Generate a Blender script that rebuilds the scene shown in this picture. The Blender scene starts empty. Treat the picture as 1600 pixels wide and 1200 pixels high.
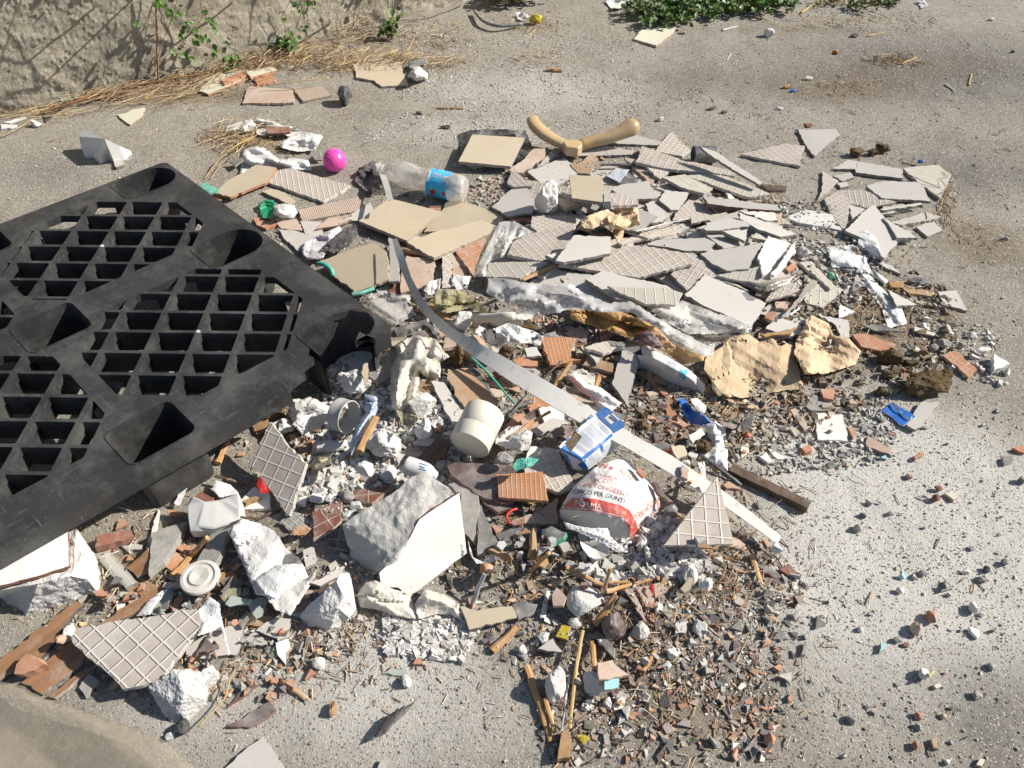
import bpy, bmesh, math, random
import numpy as np
from mathutils import Vector, Matrix, noise as mnoise
from mathutils.geometry import delaunay_2d_cdt
from mathutils.bvhtree import BVHTree

SC = bpy.context.scene
# ---------------------------------------------------------------- camera
CAM_H, PITCH, FPX = 1.35, math.radians(47), 1230.0
cd = bpy.data.cameras.new('camera'); cam = bpy.data.objects.new('camera', cd); SC.collection.objects.link(cam)
cd.sensor_width = 36; cd.lens = FPX / 1600 * 36; cd.clip_start = 0.02; cd.clip_end = 500
cam.location = (0, 0, CAM_H); cam.rotation_euler = (math.radians(90) - PITCH, 0, 0)
SC.camera = cam
# ---------------------------------------------------------------- light
SUN_AZ, SUN_EL = 8.0, 37.0          # direction towards the sun, degrees (0 = +x, 90 = +y)
w = bpy.data.worlds.new('World'); SC.world = w; w.use_nodes = True
nt = w.node_tree; nt.nodes.clear()
sky = nt.nodes.new('ShaderNodeTexSky'); sky.sky_type = 'NISHITA'; sky.sun_disc = False
sky.sun_elevation = math.radians(SUN_EL); sky.sun_rotation = math.radians(90 - SUN_AZ)
bg = nt.nodes.new('ShaderNodeBackground'); bg.inputs[1].default_value = 0.07
wo = nt.nodes.new('ShaderNodeOutputWorld')
nt.links.new(sky.outputs[0], bg.inputs[0]); nt.links.new(bg.outputs[0], wo.inputs[0])
sl = bpy.data.lights.new('sun', 'SUN'); sl.energy = 5.0; sl.angle = math.radians(0.5); sl.color = (1, 0.945, 0.855)
so = bpy.data.objects.new('sun', sl); SC.collection.objects.link(so)
sd = Vector((math.cos(math.radians(SUN_AZ)) * math.cos(math.radians(SUN_EL)), math.sin(math.radians(SUN_AZ)) * math.cos(math.radians(SUN_EL)), math.sin(math.radians(SUN_EL))))
so.rotation_euler = sd.to_track_quat('Z', 'Y').to_euler(); so.location = sd * 5
SC.view_settings.view_transform = 'Standard'; SC.view_settings.look = 'None'
SC.view_settings.exposure = 0.48; SC.view_settings.gamma = 1.0
SC.cycles.max_bounces = 7; SC.cycles.transparent_max_bounces = 16

random.seed(7); RNG = np.random.default_rng(7)
COL = SC.collection
# ---------------------------------------------------------------- projection helpers
CP, SP = math.cos(PITCH), math.sin(PITCH)
def ray(px, py):
    x = (px - 800) / FPX; y = -(py - 600) / FPX
    return Vector((x, CP + y * SP, -SP + y * CP))
def at(px, py, z=0.0):
    d = ray(px, py); t = (z - CAM_H) / d.z
    return Vector((d.x * t, d.y * t, z))
def at_plane(px, py, a, b, c):          # plane z = a + b x + c y
    d = ray(px, py); t = (a - CAM_H) / (d.z - b * d.x - c * d.y)
    return Vector((d.x * t, d.y * t, CAM_H + d.z * t))
def mpp(p):                              # metres per photo pixel at point p
    dep = p.y * CP + (CAM_H - p.z) * SP
    return dep / FPX
REG = {}
for k in range(4):
    for r, y0 in enumerate((0, 300, 600, 880)):
        REG['R%d' % (r * 4 + k + 1)] = ((0, 400, 800, 1180)[k], y0, 3.75)
REG.update(X1=(860, 620, 4.8), X2=(520, 600, 3.3333), X3=(560, 220, 3.636), X4=(960, 220, 5.0), X5=(700, 440, 5.0), X6=(960, 480, 5.0), X7=(120, 680, 3.75), X8=(300, 780, 4.284), PX=(0, 0, 1.0))
def rp(reg, pts):
    x0, y0, s = REG[reg]
    return [(x0 + x / s, y0 + y / s) for x, y in pts]
# ---------------------------------------------------------------- numpy value noise, heights
def vnoise(x, y, scale, seed):
    r = np.random.default_rng(seed).random((257, 257))
    x = np.asarray(x) * scale + 1000.37; y = np.asarray(y) * scale + 1000.71
    xi = np.floor(x).astype(int); yi = np.floor(y).astype(int); fx = x - xi; fy = y - yi
    fx = fx * fx * (3 - 2 * fx); fy = fy * fy * (3 - 2 * fy)
    a = r[xi % 256, yi % 256]; b = r[(xi + 1) % 256, yi % 256]; c = r[xi % 256, (yi + 1) % 256]; d = r[(xi + 1) % 256, (yi + 1) % 256]
    return (a * (1 - fx) + b * fx) * (1 - fy) + (c * (1 - fx) + d * fx) * fy
def fbm(x, y, scale, seed, octs=4):
    s = 0; a = 1; t = 0
    for o in range(octs):
        s = s + a * vnoise(x, y, scale * 2 ** o, seed + o); t += a; a *= 0.5
    return s / t
def blob(x, y, px, py, rx, ry, rot=0):
    c = at(px, py, 0.02); rx *= mpp(c); ry *= mpp(c) / 0.75
    dx = x - c.x; dy = y - c.y; ca, sa = math.cos(math.radians(rot)), math.sin(math.radians(rot))
    u = (dx * ca + dy * sa) / rx; v = (-dx * sa + dy * ca) / ry
    return np.exp(-(u * u + v * v))
def ground_h(x, y):
    x = np.asarray(x, float); y = np.asarray(y, float)
    h = 0.012 * (fbm(x, y, 1.3, 3, 3) - .5) + 0.007 * (fbm(x, y, 14, 5, 3) - .5)
    h = h + .045 * blob(x, y, 700, 640, 150, 110) + .045 * blob(x, y, 980, 420, 230, 60) + .03 * blob(x, y, 640, 430, 130, 60)
    h = h + .03 * blob(x, y, 560, 850, 170, 90) + .028 * blob(x, y, 980, 760, 170, 120) + .015 * blob(x, y, 1000, 960, 160, 110) + .015 * blob(x, y, 1320, 380, 110, 60)
    h = h + .012 * (fbm(x, y, 22, 25, 3) - .45) * np.clip(blob(x, y, 1440, 780, 240, 130), 0, 1) + .006 * (fbm(x, y, 45, 15, 2) - .5) * np.clip(blob(x, y, 850, 650, 420, 330) * 2, .4, 1)
    return h
X0, Y0, CELL, NX, NY = -2.4, 0.2, 0.005, 1040, 760
gx, gy = np.meshgrid(X0 + (np.arange(NX) + .5) * CELL, Y0 + (np.arange(NY) + .5) * CELL, indexing='ij')
HM = ground_h(gx, gy); HG = HM.copy()
def hat(x, y, arr=None):
    arr = HM if arr is None else arr
    i = np.clip(((np.asarray(x) - X0) / CELL).astype(int), 0, NX - 1); j = np.clip(((np.asarray(y) - Y0) / CELL).astype(int), 0, NY - 1)
    return arr[i, j]
def inpoly(poly, x, y):
    r = np.zeros(np.shape(x), bool); n = len(poly)
    for k in range(n):
        x1, y1 = poly[k]; x2, y2 = poly[(k + 1) % n]
        c = (y1 > y) != (y2 > y)
        with np.errstate(divide='ignore', invalid='ignore'):
            r ^= c & (x < (x2 - x1) * (y - y1) / ((y2 - y1) or 1e-12) + x1)
    return r
def cells(poly):
    xs = [p[0] for p in poly]; ys = [p[1] for p in poly]
    i0 = max(0, int((min(xs) - X0) / CELL)); i1 = min(NX, int((max(xs) - X0) / CELL) + 2)
    j0 = max(0, int((min(ys) - Y0) / CELL)); j1 = min(NY, int((max(ys) - Y0) / CELL) + 2)
    if i1 <= i0 or j1 <= j0: return None
    m = inpoly(poly, gx[i0:i1, j0:j1], gy[i0:i1, j0:j1])
    if m.sum() < 3: m[:] = True
    return (slice(i0, i1), slice(j0, j1)), m
# ---------------------------------------------------------------- node materials
def N(nt, typ, **kw):
    n = nt.nodes.new(typ)
    for k, v in kw.items():
        if k in n.inputs: n.inputs[k].default_value = v
        else: setattr(n, k, v)
    return n
def c4(c): return (c[0], c[1], c[2], 1)
def base_mat(name):
    m = bpy.data.materials.new(name); m.use_nodes = True; nt = m.node_tree; nt.nodes.clear()
    o = nt.nodes.new('ShaderNodeOutputMaterial'); p = nt.nodes.new('ShaderNodeBsdfPrincipled'); nt.links.new(p.outputs[0], o.inputs[0])
    return m, nt, p, o
def mixc(nt, fac, a, b, mode='MIX'):
    n = nt.nodes.new('ShaderNodeMix'); n.data_type = 'RGBA'; n.blend_type = mode
    for s, v in ((0, fac), (6, a), (7, b)):
        if hasattr(v, 'links') or isinstance(v, bpy.types.NodeSocket): nt.links.new(v, n.inputs[s])
        elif s == 0: n.inputs[0].default_value = v
        else: n.inputs[s].default_value = c4(v)
    return n.outputs[2]
def ramp(nt, src, a, b, lo=0.0, hi=1.0):
    n = nt.nodes.new('ShaderNodeMapRange'); nt.links.new(src, n.inputs[0])
    n.inputs[1].default_value = a; n.inputs[2].default_value = b; n.inputs[3].default_value = lo; n.inputs[4].default_value = hi
    return n.outputs[0]
def math_(nt, op, a, b=None, c=None):
    n = nt.nodes.new('ShaderNodeMath'); n.operation = op
    for i, v in enumerate((a, b, c)):
        if v is None: continue
        if isinstance(v, bpy.types.NodeSocket): nt.links.new(v, n.inputs[i])
        else: n.inputs[i].default_value = v
    return n.outputs[0]
def noise_(nt, co, scale, detail=4, rough=.6):
    n = nt.nodes.new('ShaderNodeTexNoise'); n.inputs['Scale'].default_value = scale; n.inputs['Detail'].default_value = detail; n.inputs['Roughness'].default_value = rough
    nt.links.new(co, n.inputs['Vector']); return n.outputs[0]
DUST = (.50, .47, .42)
def coords(nt, rnd=True):
    tc = nt.nodes.new('ShaderNodeTexCoord')
    if not rnd: return tc.outputs['Object']
    oi = nt.nodes.new('ShaderNodeObjectInfo'); a = nt.nodes.new('ShaderNodeVectorMath'); a.operation = 'ADD'
    s = math_(nt, 'MULTIPLY', oi.outputs['Random'], 37.0)
    nt.links.new(tc.outputs['Object'], a.inputs[0]); nt.links.new(s, a.inputs[1]); return a.outputs[0]
def surf(name, col, col2=None, rough=.6, ns=25, bump=.25, bs=160, bd=.002, dust=.25, dcol=DUST, dirt=.2, vary=.12, spec=.4, dirtcol=(.10, .07, .045), vattr=None, tint=True):
    m, nt, p, o = base_mat(name)
    co = coords(nt); c = col
    if vattr:
        at_ = N(nt, 'ShaderNodeAttribute', attribute_name=vattr); c = at_.outputs['Color']
        c = mixc(nt, ramp(nt, noise_(nt, co, ns), .35, .65, 0, .35), c, (.25, .23, .2))
    else:
        c = mixc(nt, ramp(nt, noise_(nt, co, ns), .3, .7), col, col2 or tuple(v * .82 for v in col))
    if tint:
        oi = nt.nodes.new('ShaderNodeObjectInfo'); h = nt.nodes.new('ShaderNodeHueSaturation')
        nt.links.new(ramp(nt, oi.outputs['Random'], 0, 1, 1 - vary, 1 + vary), h.inputs['Value']); nt.links.new(c, h.inputs['Color']); c = h.outputs[0]
    if dust:
        c = mixc(nt, ramp(nt, noise_(nt, co, ns * .9 + 3, 8, .7), .52, .68, 0, dust), c, dcol)
        c = mixc(nt, ramp(nt, noise_(nt, co, 7, 8, .72), .46, .66, 0, min(.5, dust * 1.6)), c, dcol)
    if dirt: c = mixc(nt, ramp(nt, noise_(nt, co, ns * 2.3 + 11, 6, .75), .58, .70, 0, dirt), c, dirtcol)
    nt.links.new(c, p.inputs['Base Color']); p.inputs['Roughness'].default_value = rough; p.inputs['Specular IOR Level'].default_value = spec
    nt.links.new(ramp(nt, noise_(nt, co, ns * 2, 3), .3, .7, max(0, rough - .12), min(1, rough + .15)), p.inputs['Roughness'])
    if bump:
        b = nt.nodes.new('ShaderNodeBump'); b.inputs['Strength'].default_value = bump; b.inputs['Distance'].default_value = bd
        nt.links.new(noise_(nt, co, bs, 6, .7), b.inputs['Height']); nt.links.new(b.outputs[0], p.inputs['Normal'])
    return m
def gridmat(name, col, line, pitch=.025, pitch2=None, lw=.10, skew=0.0, dust=.35, raised=.9, rough=.75, dirt=.35, linefac=.62):
    """tile back: raised ribs in the plane of the tile"""
    m, nt, p, o = base_mat(name)
    tc = nt.nodes.new('ShaderNodeTexCoord'); sx = nt.nodes.new('ShaderNodeSeparateXYZ')
    co = coords(nt)
    wob = noise_(nt, tc.outputs['Object'], 40, 2)
    nt.links.new(tc.outputs['Object'], sx.inputs[0])
    hs = None
    for ax, pt in ((0, pitch), (1, pitch2 or pitch)):
        if pt > 9: continue
        v = sx.outputs[ax]
        if skew: v = math_(nt, 'MULTIPLY_ADD', sx.outputs[1 - ax], skew, v)
        v = math_(nt, 'MULTIPLY_ADD', wob, .0016, v)
        v = math_(nt, 'DIVIDE', v, pt); v = math_(nt, 'FRACT', v); v = math_(nt, 'SUBTRACT', v, .5); v = math_(nt, 'ABSOLUTE', v)
        v = ramp(nt, v, .5 - lw, .5 - lw * .35)
        hs = v if hs is None else math_(nt, 'MAXIMUM', hs, v)
    fac = math_(nt, 'MULTIPLY', hs, ramp(nt, noise_(nt, co, 18, 5), .3, .5, .35 * linefac, linefac))
    c = mixc(nt, ramp(nt, noise_(nt, co, 22), .3, .7), col, tuple(v * .84 for v in col))
    c = mixc(nt, fac, c, line)
    oi = nt.nodes.new('ShaderNodeObjectInfo'); h = nt.nodes.new('ShaderNodeHueSaturation')
    nt.links.new(ramp(nt, oi.outputs['Random'], 0, 1, .9, 1.1), h.inputs['Value']); nt.links.new(c, h.inputs['Color']); c = h.outputs[0]
    c = mixc(nt, ramp(nt, noise_(nt, co, 30, 8, .7), .5, .7, 0, dust), c, DUST)
    c = mixc(nt, ramp(nt, noise_(nt, co, 8, 8, .72), .45, .66, 0, min(.55, dust * 1.5)), c, DUST)
    c = mixc(nt, ramp(nt, noise_(nt, co, 45, 6, .75), .6, .7, 0, dirt), c, (.13, .10, .07))
    nt.links.new(c, p.inputs['Base Color']); p.inputs['Roughness'].default_value = rough; p.inputs['Specular IOR Level'].default_value = .3
    b = nt.nodes.new('ShaderNodeBump'); b.inputs['Strength'].default_value = .9; b.inputs['Distance'].default_value = .0022 * raised
    nt.links.new(math_(nt, 'MULTIPLY_ADD', noise_(nt, co, 220, 4), .25, hs), b.inputs['Height']); nt.links.new(b.outputs[0], p.inputs['Normal'])
    return m
def clearmat(name, col, alpha=.35, rough=.15, ns=60, bump=.5, bs=90, bd=.003, amin=0.0, voro=0.0, spec=.8):
    """thin transparent plastic: partly see-through, milky in creases"""
    m, nt, p, o = base_mat(name); co = coords(nt)
    p.inputs['Base Color'].default_value = c4(col); p.inputs['Roughness'].default_value = rough; p.inputs['Specular IOR Level'].default_value = spec
    b = nt.nodes.new('ShaderNodeBump'); b.inputs['Strength'].default_value = bump; b.inputs['Distance'].default_value = bd
    h = noise_(nt, co, bs, 5, .6)
    if voro:
        v = nt.nodes.new('ShaderNodeTexVoronoi'); v.inputs['Scale'].default_value = voro; nt.links.new(co, v.inputs['Vector'])
        h = math_(nt, 'ADD', math_(nt, 'MULTIPLY', ramp(nt, v.outputs[0], .15, .5, 1, 0), .9), h)
    nt.links.new(h, b.inputs['Height']); nt.links.new(b.outputs[0], p.inputs['Normal'])
    nt.links.new(ramp(nt, noise_(nt, co, ns, 6, .65), .35, .7, amin, alpha), p.inputs['Alpha'])
    return m
M = {}
M['beige'] = surf('beige_glazed_tile', (.50, .42, .30), (.46, .385, .275), rough=.35, ns=9, bump=.05, dust=.16, dirt=.12, spec=.5)
M['grey'] = surf('grey_glazed_tile', (.50, .47, .43), (.44, .413, .378), rough=.45, ns=8, bump=.06, dust=.22, dirt=.2, spec=.45)
M['white'] = surf('white_glazed_tile', (.76, .745, .70), (.72, .705, .66), rough=.22, ns=6, bump=.03, dust=.22, dirt=.22, spec=.5)
M['cream'] = surf('cream_glazed_tile', (.66, .64, .50), rough=.3, ns=6, bump=.03, dust=.15, dirt=.1)
M['body'] = surf('tile_body', (.36, .30, .24), (.28, .23, .19), rough=.9, ns=60, bump=.5, bs=400, dust=.3)
M['bodygrey'] = surf('grey_tile_body', (.27, .25, .235), (.20, .19, .18), rough=.9, ns=60, bump=.5, bs=400, dust=.3)
M['terra'] = surf('terracotta_tile', (.46, .22, .12), (.38, .17, .09), rough=.85, ns=35, bump=.35, bs=260, dust=.45, dirt=.3)
M['pink'] = surf('pale_pink_tile', (.50, .37, .29), (.42, .30, .23), rough=.85, ns=35, bump=.35, bs=260, dust=.4, dirt=.35)
M['plum'] = surf('dark_plum_glaze', (.085, .058, .055), (.12, .085, .08), rough=.38, ns=20, bump=.1, dust=.35, dirt=.1, spec=.5)
M['slate'] = surf('slate_grey', (.10, .10, .098), (.15, .148, .14), rough=.7, ns=30, bump=.3, dust=.4)
M['concrete'] = surf('concrete_slab', (.34, .325, .295), (.24, .23, .21), rough=.95, ns=60, bump=.8, bs=300, dust=.3, dirt=.4)
M['brown'] = surf('brown_board', (.42, .27, .16), (.33, .2, .11), rough=.85, ns=70, bump=.4, bs=300, dust=.25, dirt=.55)
M['brick'] = surf('red_brick', (.25, .11, .075), (.2, .08, .05), rough=.85, ns=40, bump=.6, bs=200, dust=.3)
M['grid'] = gridmat('grid_tile_back', (.43, .37, .315), (.74, .69, .62), .021)
M['gridfine'] = gridmat('fine_grid_tile_back', (.45, .39, .335), (.70, .65, .58), .0165, lw=.12)
M['gridbig'] = gridmat('wide_grid_tile_back', (.39, .34, .295), (.66, .62, .57), .0285, lw=.085)
M['slats'] = gridmat('striped_tile_back', (.47, .43, .36), (.70, .66, .59), .024, 99, lw=.07, dirt=.35)
M['gridterra'] = gridmat('terracotta_grid_back', (.44, .20, .11), (.60, .40, .29), .022, lw=.09)
M['ribterra'] = gridmat('ribbed_terracotta', (.50, .24, .12), (.60, .33, .19), .0095, .0052, lw=.16, dust=.15, dirt=.15)
M['ribpink'] = gridmat('ribbed_pink_tile', (.48, .36, .28), (.56, .45, .36), .006, 99, lw=.25, dust=.2)
M['gridred'] = gridmat('dark_red_grid_tile', (.17, .07, .05), (.50, .42, .36), .045, .045, lw=.035, dust=.35, raised=.4, linefac=.7)
M['gridplum'] = gridmat('plum_grid_tile', (.09, .06, .055), (.40, .36, .34), .035, .035, lw=.045, dust=.3, raised=.4)
M['gridgrey'] = gridmat('dark_grey_grid', (.2, .19, .18), (.45, .44, .42), .014, lw=.12)
M['ribgrey'] = gridmat('ribbed_grey_plate', (.23, .225, .21), (.3, .29, .275), .010, 99, lw=.25)
M['mosaic'] = gridmat('mosaic_strip', (.36, .35, .30), (.62, .60, .54), .021, .2, lw=.06, dirt=.1)
M['turq'] = surf('turquoise_glaze', (.36, .62, .66), rough=.3, ns=10, bump=.03, dust=.2, dirt=.1)
M['blue'] = surf('blue_card', (.02, .12, .42), (.03, .16, .50), rough=.45, ns=20, bump=.1, dust=.15)
M['black'] = surf('black_plastic_sheet', (.03, .031, .033), (.05, .052, .055), rough=.45, ns=20, bump=.3, bs=60, dust=.22)
M['plaster'] = surf('white_plaster', (.68, .665, .635), (.60, .585, .55), rough=.95, ns=40, bump=.8, bs=170, bd=.004, dust=.1, dirt=.25, vary=.08, dirtcol=(.30, .27, .23))
M['styro'] = surf('pebbly_white_mortar', (.72, .71, .68), (.66, .65, .62), rough=.95, ns=40, bump=1, bs=230, bd=.005, dust=.05, dirt=.1)
M['cement'] = surf('grey_cement', (.58, .56, .52), (.44, .425, .39), rough=.95, ns=18, bump=1, bs=130, bd=.005, dust=.75, dcol=(.6, .58, .55), dirt=.3)
M['stone'] = surf('grey_stone', (.3, .285, .265), (.22, .21, .2), rough=.9, ns=40, bump=.7, bs=150, dust=.3)
M['soil'] = surf('brown_soil_clod', (.12, .078, .04), (.18, .125, .065), rough=1, ns=60, bump=1, bs=120, bd=.01, dust=.15, spec=.1)
M['wood'] = surf('weathered_wood', (.42, .26, .12), (.30, .17, .07), rough=.8, ns=45, bump=.6, bs=120, dust=.2, dirt=.35)
M['paperw'] = surf('white_paper', (.64, .63, .605), (.58, .57, .555), rough=.8, ns=20, bump=.15, bs=50, bd=.003, dust=.15, dirt=.2)
M['kraft'] = surf('kraft_paper', (.58, .44, .285), (.49, .355, .215), rough=.75, ns=9, bump=.15, bs=60, bd=.002, dust=.15, dcol=(.66, .54, .38), dirt=.15)
M['kraftdark'] = surf('brown_paper', (.42, .26, .10), (.33, .19, .08), rough=.7, ns=12, bump=.12, bs=45, bd=.003, dust=.15, dirt=.2)
M['plumpaper'] = surf('plum_paper', (.16, .09, .09), rough=.7, ns=12, bump=.3, bs=45)
M['news'] = gridmat('newspaper', (.60, .61, .62), (.28, .32, .4), .2, .004, lw=.22, dust=.2, raised=.05, linefac=.7)
M['green'] = surf('green_plastic', (.01, .30, .14), rough=.4, ns=20, bump=.1, dust=.2)
M['teal'] = surf('teal_rope', (.05, .42, .32), rough=.5, ns=20, bump=.1, dust=.2)
M['mossy'] = surf('mottled_green_cloth', (.24, .23, .12), (.42, .36, .2), rough=.8, ns=50, bump=.6, bs=90, dust=.3, dirt=.6)
M['yellow'] = surf('yellow_plastic', (.62, .47, .03), rough=.5, ns=20, bump=.2, dust=.15)
M['orange'] = surf('orange_plastic', (.62, .13, .02), rough=.5, ns=20, bump=.2, dust=.15)
M['red'] = surf('red_plastic', (.45, .02, .02), rough=.4, ns=20, bump=.2, dust=.1)
M['leafbrown'] = surf('dry_leaf', (.40, .20, .05), (.25, .12, .04), rough=.7, ns=60, bump=.4, bs=90)
M['silver'] = surf('silver_wrap', (.62, .62, .63), (.5, .5, .52), rough=.3, ns=30, bump=.5, bs=60, dust=.3)
M['feather'] = surf('black_cloth', (.035, .03, .035), (.09, .08, .08), rough=.7, ns=60, bump=.6, bs=100, dust=.2)
M['strip'] = surf('pvc_edge_strip', (.60, .585, .55), (.55, .535, .50), rough=.45, ns=14, bump=.08, dust=.15, dirt=.75)
M['pvc'] = surf('grey_pvc', (.42, .41, .38), (.36, .35, .33), rough=.45, ns=14, bump=.1, dust=.4, dirt=.3)
M['darkpvc'] = surf('dark_pvc', (.07, .075, .085), rough=.4, ns=14, bump=.1, dust=.35)
M['tubcard'] = surf('cream_tub', (.66, .62, .52), (.62, .58, .48), rough=.6, ns=8, bump=.05, dust=.15, dirt=.12)
M['bottlewhite'] = surf('white_plastic', (.76, .75, .73), rough=.35, ns=8, bump=.05, dust=.15, dirt=.15)
M['handle'] = surf('tan_resin', (.56, .40, .21), (.48, .33, .165), rough=.34, ns=9, bump=.08, dust=.3, dirt=.3, spec=.5)
M['boxwhite'] = surf('printed_white_card', (.66, .67, .68), (.60, .61, .63), rough=.4, ns=8, bump=.05, dust=.15)
M['boxblue'] = surf('printed_blue_card', (.015, .17, .50), rough=.35, ns=8, bump=.05, dust=.12)
M['sack'] = surf('white_paper_sack', (.74, .73, .71), (.69, .68, .67), rough=.7, ns=9, bump=.3, bs=35, bd=.004, dust=.25, dcol=(.62, .6, .57), dirt=.25)
M['sackred'] = surf('red_print', (.52, .045, .03), (.50, .09, .07), rough=.6, ns=60, bump=.1, dust=.55, dcol=(.7, .6, .56))
M['sackpink'] = surf('faded_red_print', (.56, .15, .12), rough=.6, ns=60, bump=.1, dust=.9, dcol=(.72, .6, .56))
M['sackblack'] = surf('black_print', (.05, .05, .055), rough=.6, ns=60, bump=.1, dust=.3)
M['sackorange'] = surf('faded_orange_print', (.70, .33, .22), rough=.6, ns=60, bump=.1, dust=.8, dcol=(.74, .62, .56))
M['pallet'] = surf('black_pallet_plastic', (.030, .030, .031), (.050, .050, .050), rough=.50, ns=6, bump=.35, bs=45, bd=.0012, dust=.35, dcol=(.12, .118, .115), dirt=0, spec=.45)
M['bagclear'] = clearmat('cloudy_plastic_bag', (.66, .61, .52), alpha=1.0, amin=.75, rough=.35, bs=30, bump=.5)
M['bagwhite'] = clearmat('thin_white_plastic_bag', (.78, .78, .77), alpha=.95, amin=.6, rough=.35, bs=40)
M['bubble'] = clearmat('bubble_wrap', (.93, .91, .88), alpha=.44, amin=.20, rough=.12, ns=9, bump=.55, bs=45, bd=.0035, voro=0, spec=1)
M['film'] = clearmat('clear_dusty_film', (.80, .77, .72), alpha=.55, amin=.16, rough=.2, ns=14, bump=.4, bs=30, spec=.8)
M['filmdirty'] = clearmat('dirty_brown_film', (.36, .315, .24), alpha=.66, amin=.22, rough=.3, ns=7, bump=.6, bs=16, bd=.004)
M['petclear'] = clearmat('clear_pet_plastic', (.76, .72, .65), alpha=.62, amin=.24, rough=.12, ns=40, bump=.8, bs=55, spec=.9)
M['glass'] = clearmat('pale_glass_shard', (.45, .50, .45), alpha=.8, amin=.5, rough=.1, ns=20, bump=.05)
M['ballpink'] = surf('pink_rubber', (.82, .10, .45), (.76, .07, .38), rough=.3, ns=20, bump=.1, dust=.08, dirt=.05)
M['chips'] = surf('mixed_rubble', (1, 1, 1), rough=.85, ns=80, bump=.4, bs=300, dust=.5, dirt=.2, vattr='Col', tint=False)
M['straw'] = surf('dry_straw', (.44, .29, .10), rough=.8, ns=20, bump=0, dust=.1, dirt=.1, vattr='Col', tint=False)
M['leaf'] = surf('green_leaf', (.05, .12, .015), (.09, .17, .03), rough=.5, ns=60, bump=.1, bs=60, dust=.1, dcol=(.3, .32, .2), vary=.25)
M['stem'] = surf('rust_brown_stem', (.20, .09, .035), (.28, .14, .05), rough=.8, ns=60, bump=.3, dust=.1)
M['bark'] = M['stem']
M['twig'] = surf('pale_straw_stalk', (.52, .36, .15), (.42, .27, .1), rough=.7, ns=60, bump=.1, dust=.1)
def palletmat():
    m, nt, p, o = base_mat('scuffed_black_plastic'); co = coords(nt, False)
    c = mixc(nt, ramp(nt, noise_(nt, co, 6, 5), .35, .65), (.022, .022, .023), (.040, .040, .040))
    c = mixc(nt, ramp(nt, noise_(nt, co, 9, 9, .75), .46, .66, 0, .75), c, (.105, .102, .096))
    for sc, hi in (((9, 160, 40), .5), ((150, 12, 40), .4), ((60, 60, 60), .3)):      # scratches in two directions, fine dust
        mp = nt.nodes.new('ShaderNodeMapping'); mp.inputs['Scale'].default_value = sc; mp.inputs['Rotation'].default_value = (0, 0, .5 if sc[0] < 60 else -.4); nt.links.new(co, mp.inputs[0])
        c = mixc(nt, math_(nt, 'MULTIPLY', ramp(nt, noise_(nt, mp.outputs[0], 1, 3), .62, .70, 0, hi), ramp(nt, noise_(nt, co, 5, 3), .45, .6)), c, (.17, .165, .155))
    nt.links.new(c, p.inputs['Base Color']); nt.links.new(ramp(nt, noise_(nt, co, 14, 6), .3, .7, .38, .68), p.inputs['Roughness']); p.inputs['Specular IOR Level'].default_value = .45
    b = nt.nodes.new('ShaderNodeBump'); b.inputs['Strength'].default_value = .35; b.inputs['Distance'].default_value = .0012; nt.links.new(noise_(nt, co, 70, 8, .7), b.inputs['Height']); nt.links.new(b.outputs[0], p.inputs['Normal']); return m
M['pallet'] = palletmat()
def woodgrain(name, a, b):
    m, nt, p, o = base_mat(name); tc = nt.nodes.new('ShaderNodeTexCoord'); mp = nt.nodes.new('ShaderNodeMapping'); mp.inputs['Scale'].default_value = (6, 60, 60)
    nt.links.new(tc.outputs['Object'], mp.inputs[0]); f = noise_(nt, mp.outputs[0], 1.0, 6, .65)
    c = mixc(nt, ramp(nt, f, .35, .65), a, b); co = coords(nt)
    c = mixc(nt, ramp(nt, noise_(nt, co, 20, 8, .7), .52, .7, 0, .4), c, DUST)
    nt.links.new(c, p.inputs['Base Color']); p.inputs['Roughness'].default_value = .55
    bu = nt.nodes.new('ShaderNodeBump'); bu.inputs['Strength'].default_value = .4; bu.inputs['Distance'].default_value = .002
    nt.links.new(f, bu.inputs['Height']); nt.links.new(bu.outputs[0], p.inputs['Normal']); return m
M['woodtile'] = woodgrain('wood_look_tile', (.33, .18, .09), (.21, .115, .065))
M['stick'] = woodgrain('split_wood', (.55, .33, .14), (.36, .19, .07))
M['darkwood'] = woodgrain('old_dark_wood', (.13, .085, .05), (.07, .045, .03))
# ---------------------------------------------------------------- object helpers
def tag(o, label=None, cat=None, group=None, kind=None):
    if label: o['label'] = label
    if cat: o['category'] = cat
    if group: o['group'] = group
    if kind: o['kind'] = kind
    return o
def empty(name, loc, label, cat, group=None):
    o = bpy.data.objects.new(name, None); COL.objects.link(o); o.location = loc; o.empty_display_size = .05
    return tag(o, label, cat, group)
def mk(name, verts, faces, mat, parent=None, smooth=False, mats=None, fm=None, loc=None, mw=None):
    me = bpy.data.meshes.new(name); me.from_pydata([tuple(v) for v in verts], [], faces)
    for m_ in (mats or [mat]): me.materials.append(m_)
    if fm: me.polygons.foreach_set('material_index', fm)
    if smooth: me.polygons.foreach_set('use_smooth', [True] * len(me.polygons))
    me.update(); o = bpy.data.objects.new(name, me); COL.objects.link(o)
    if mw is not None: o.matrix_world = mw
    if loc is not None: o.location = loc
    if parent: o.parent = parent; o.matrix_parent_inverse = Matrix.Translation(parent.location).inverted()
    return o
def fixn(o):
    bm = bmesh.new(); bm.from_mesh(o.data); bmesh.ops.recalc_face_normals(bm, faces=bm.faces); bm.to_mesh(o.data); bm.free(); o.data.update(); return o
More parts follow.
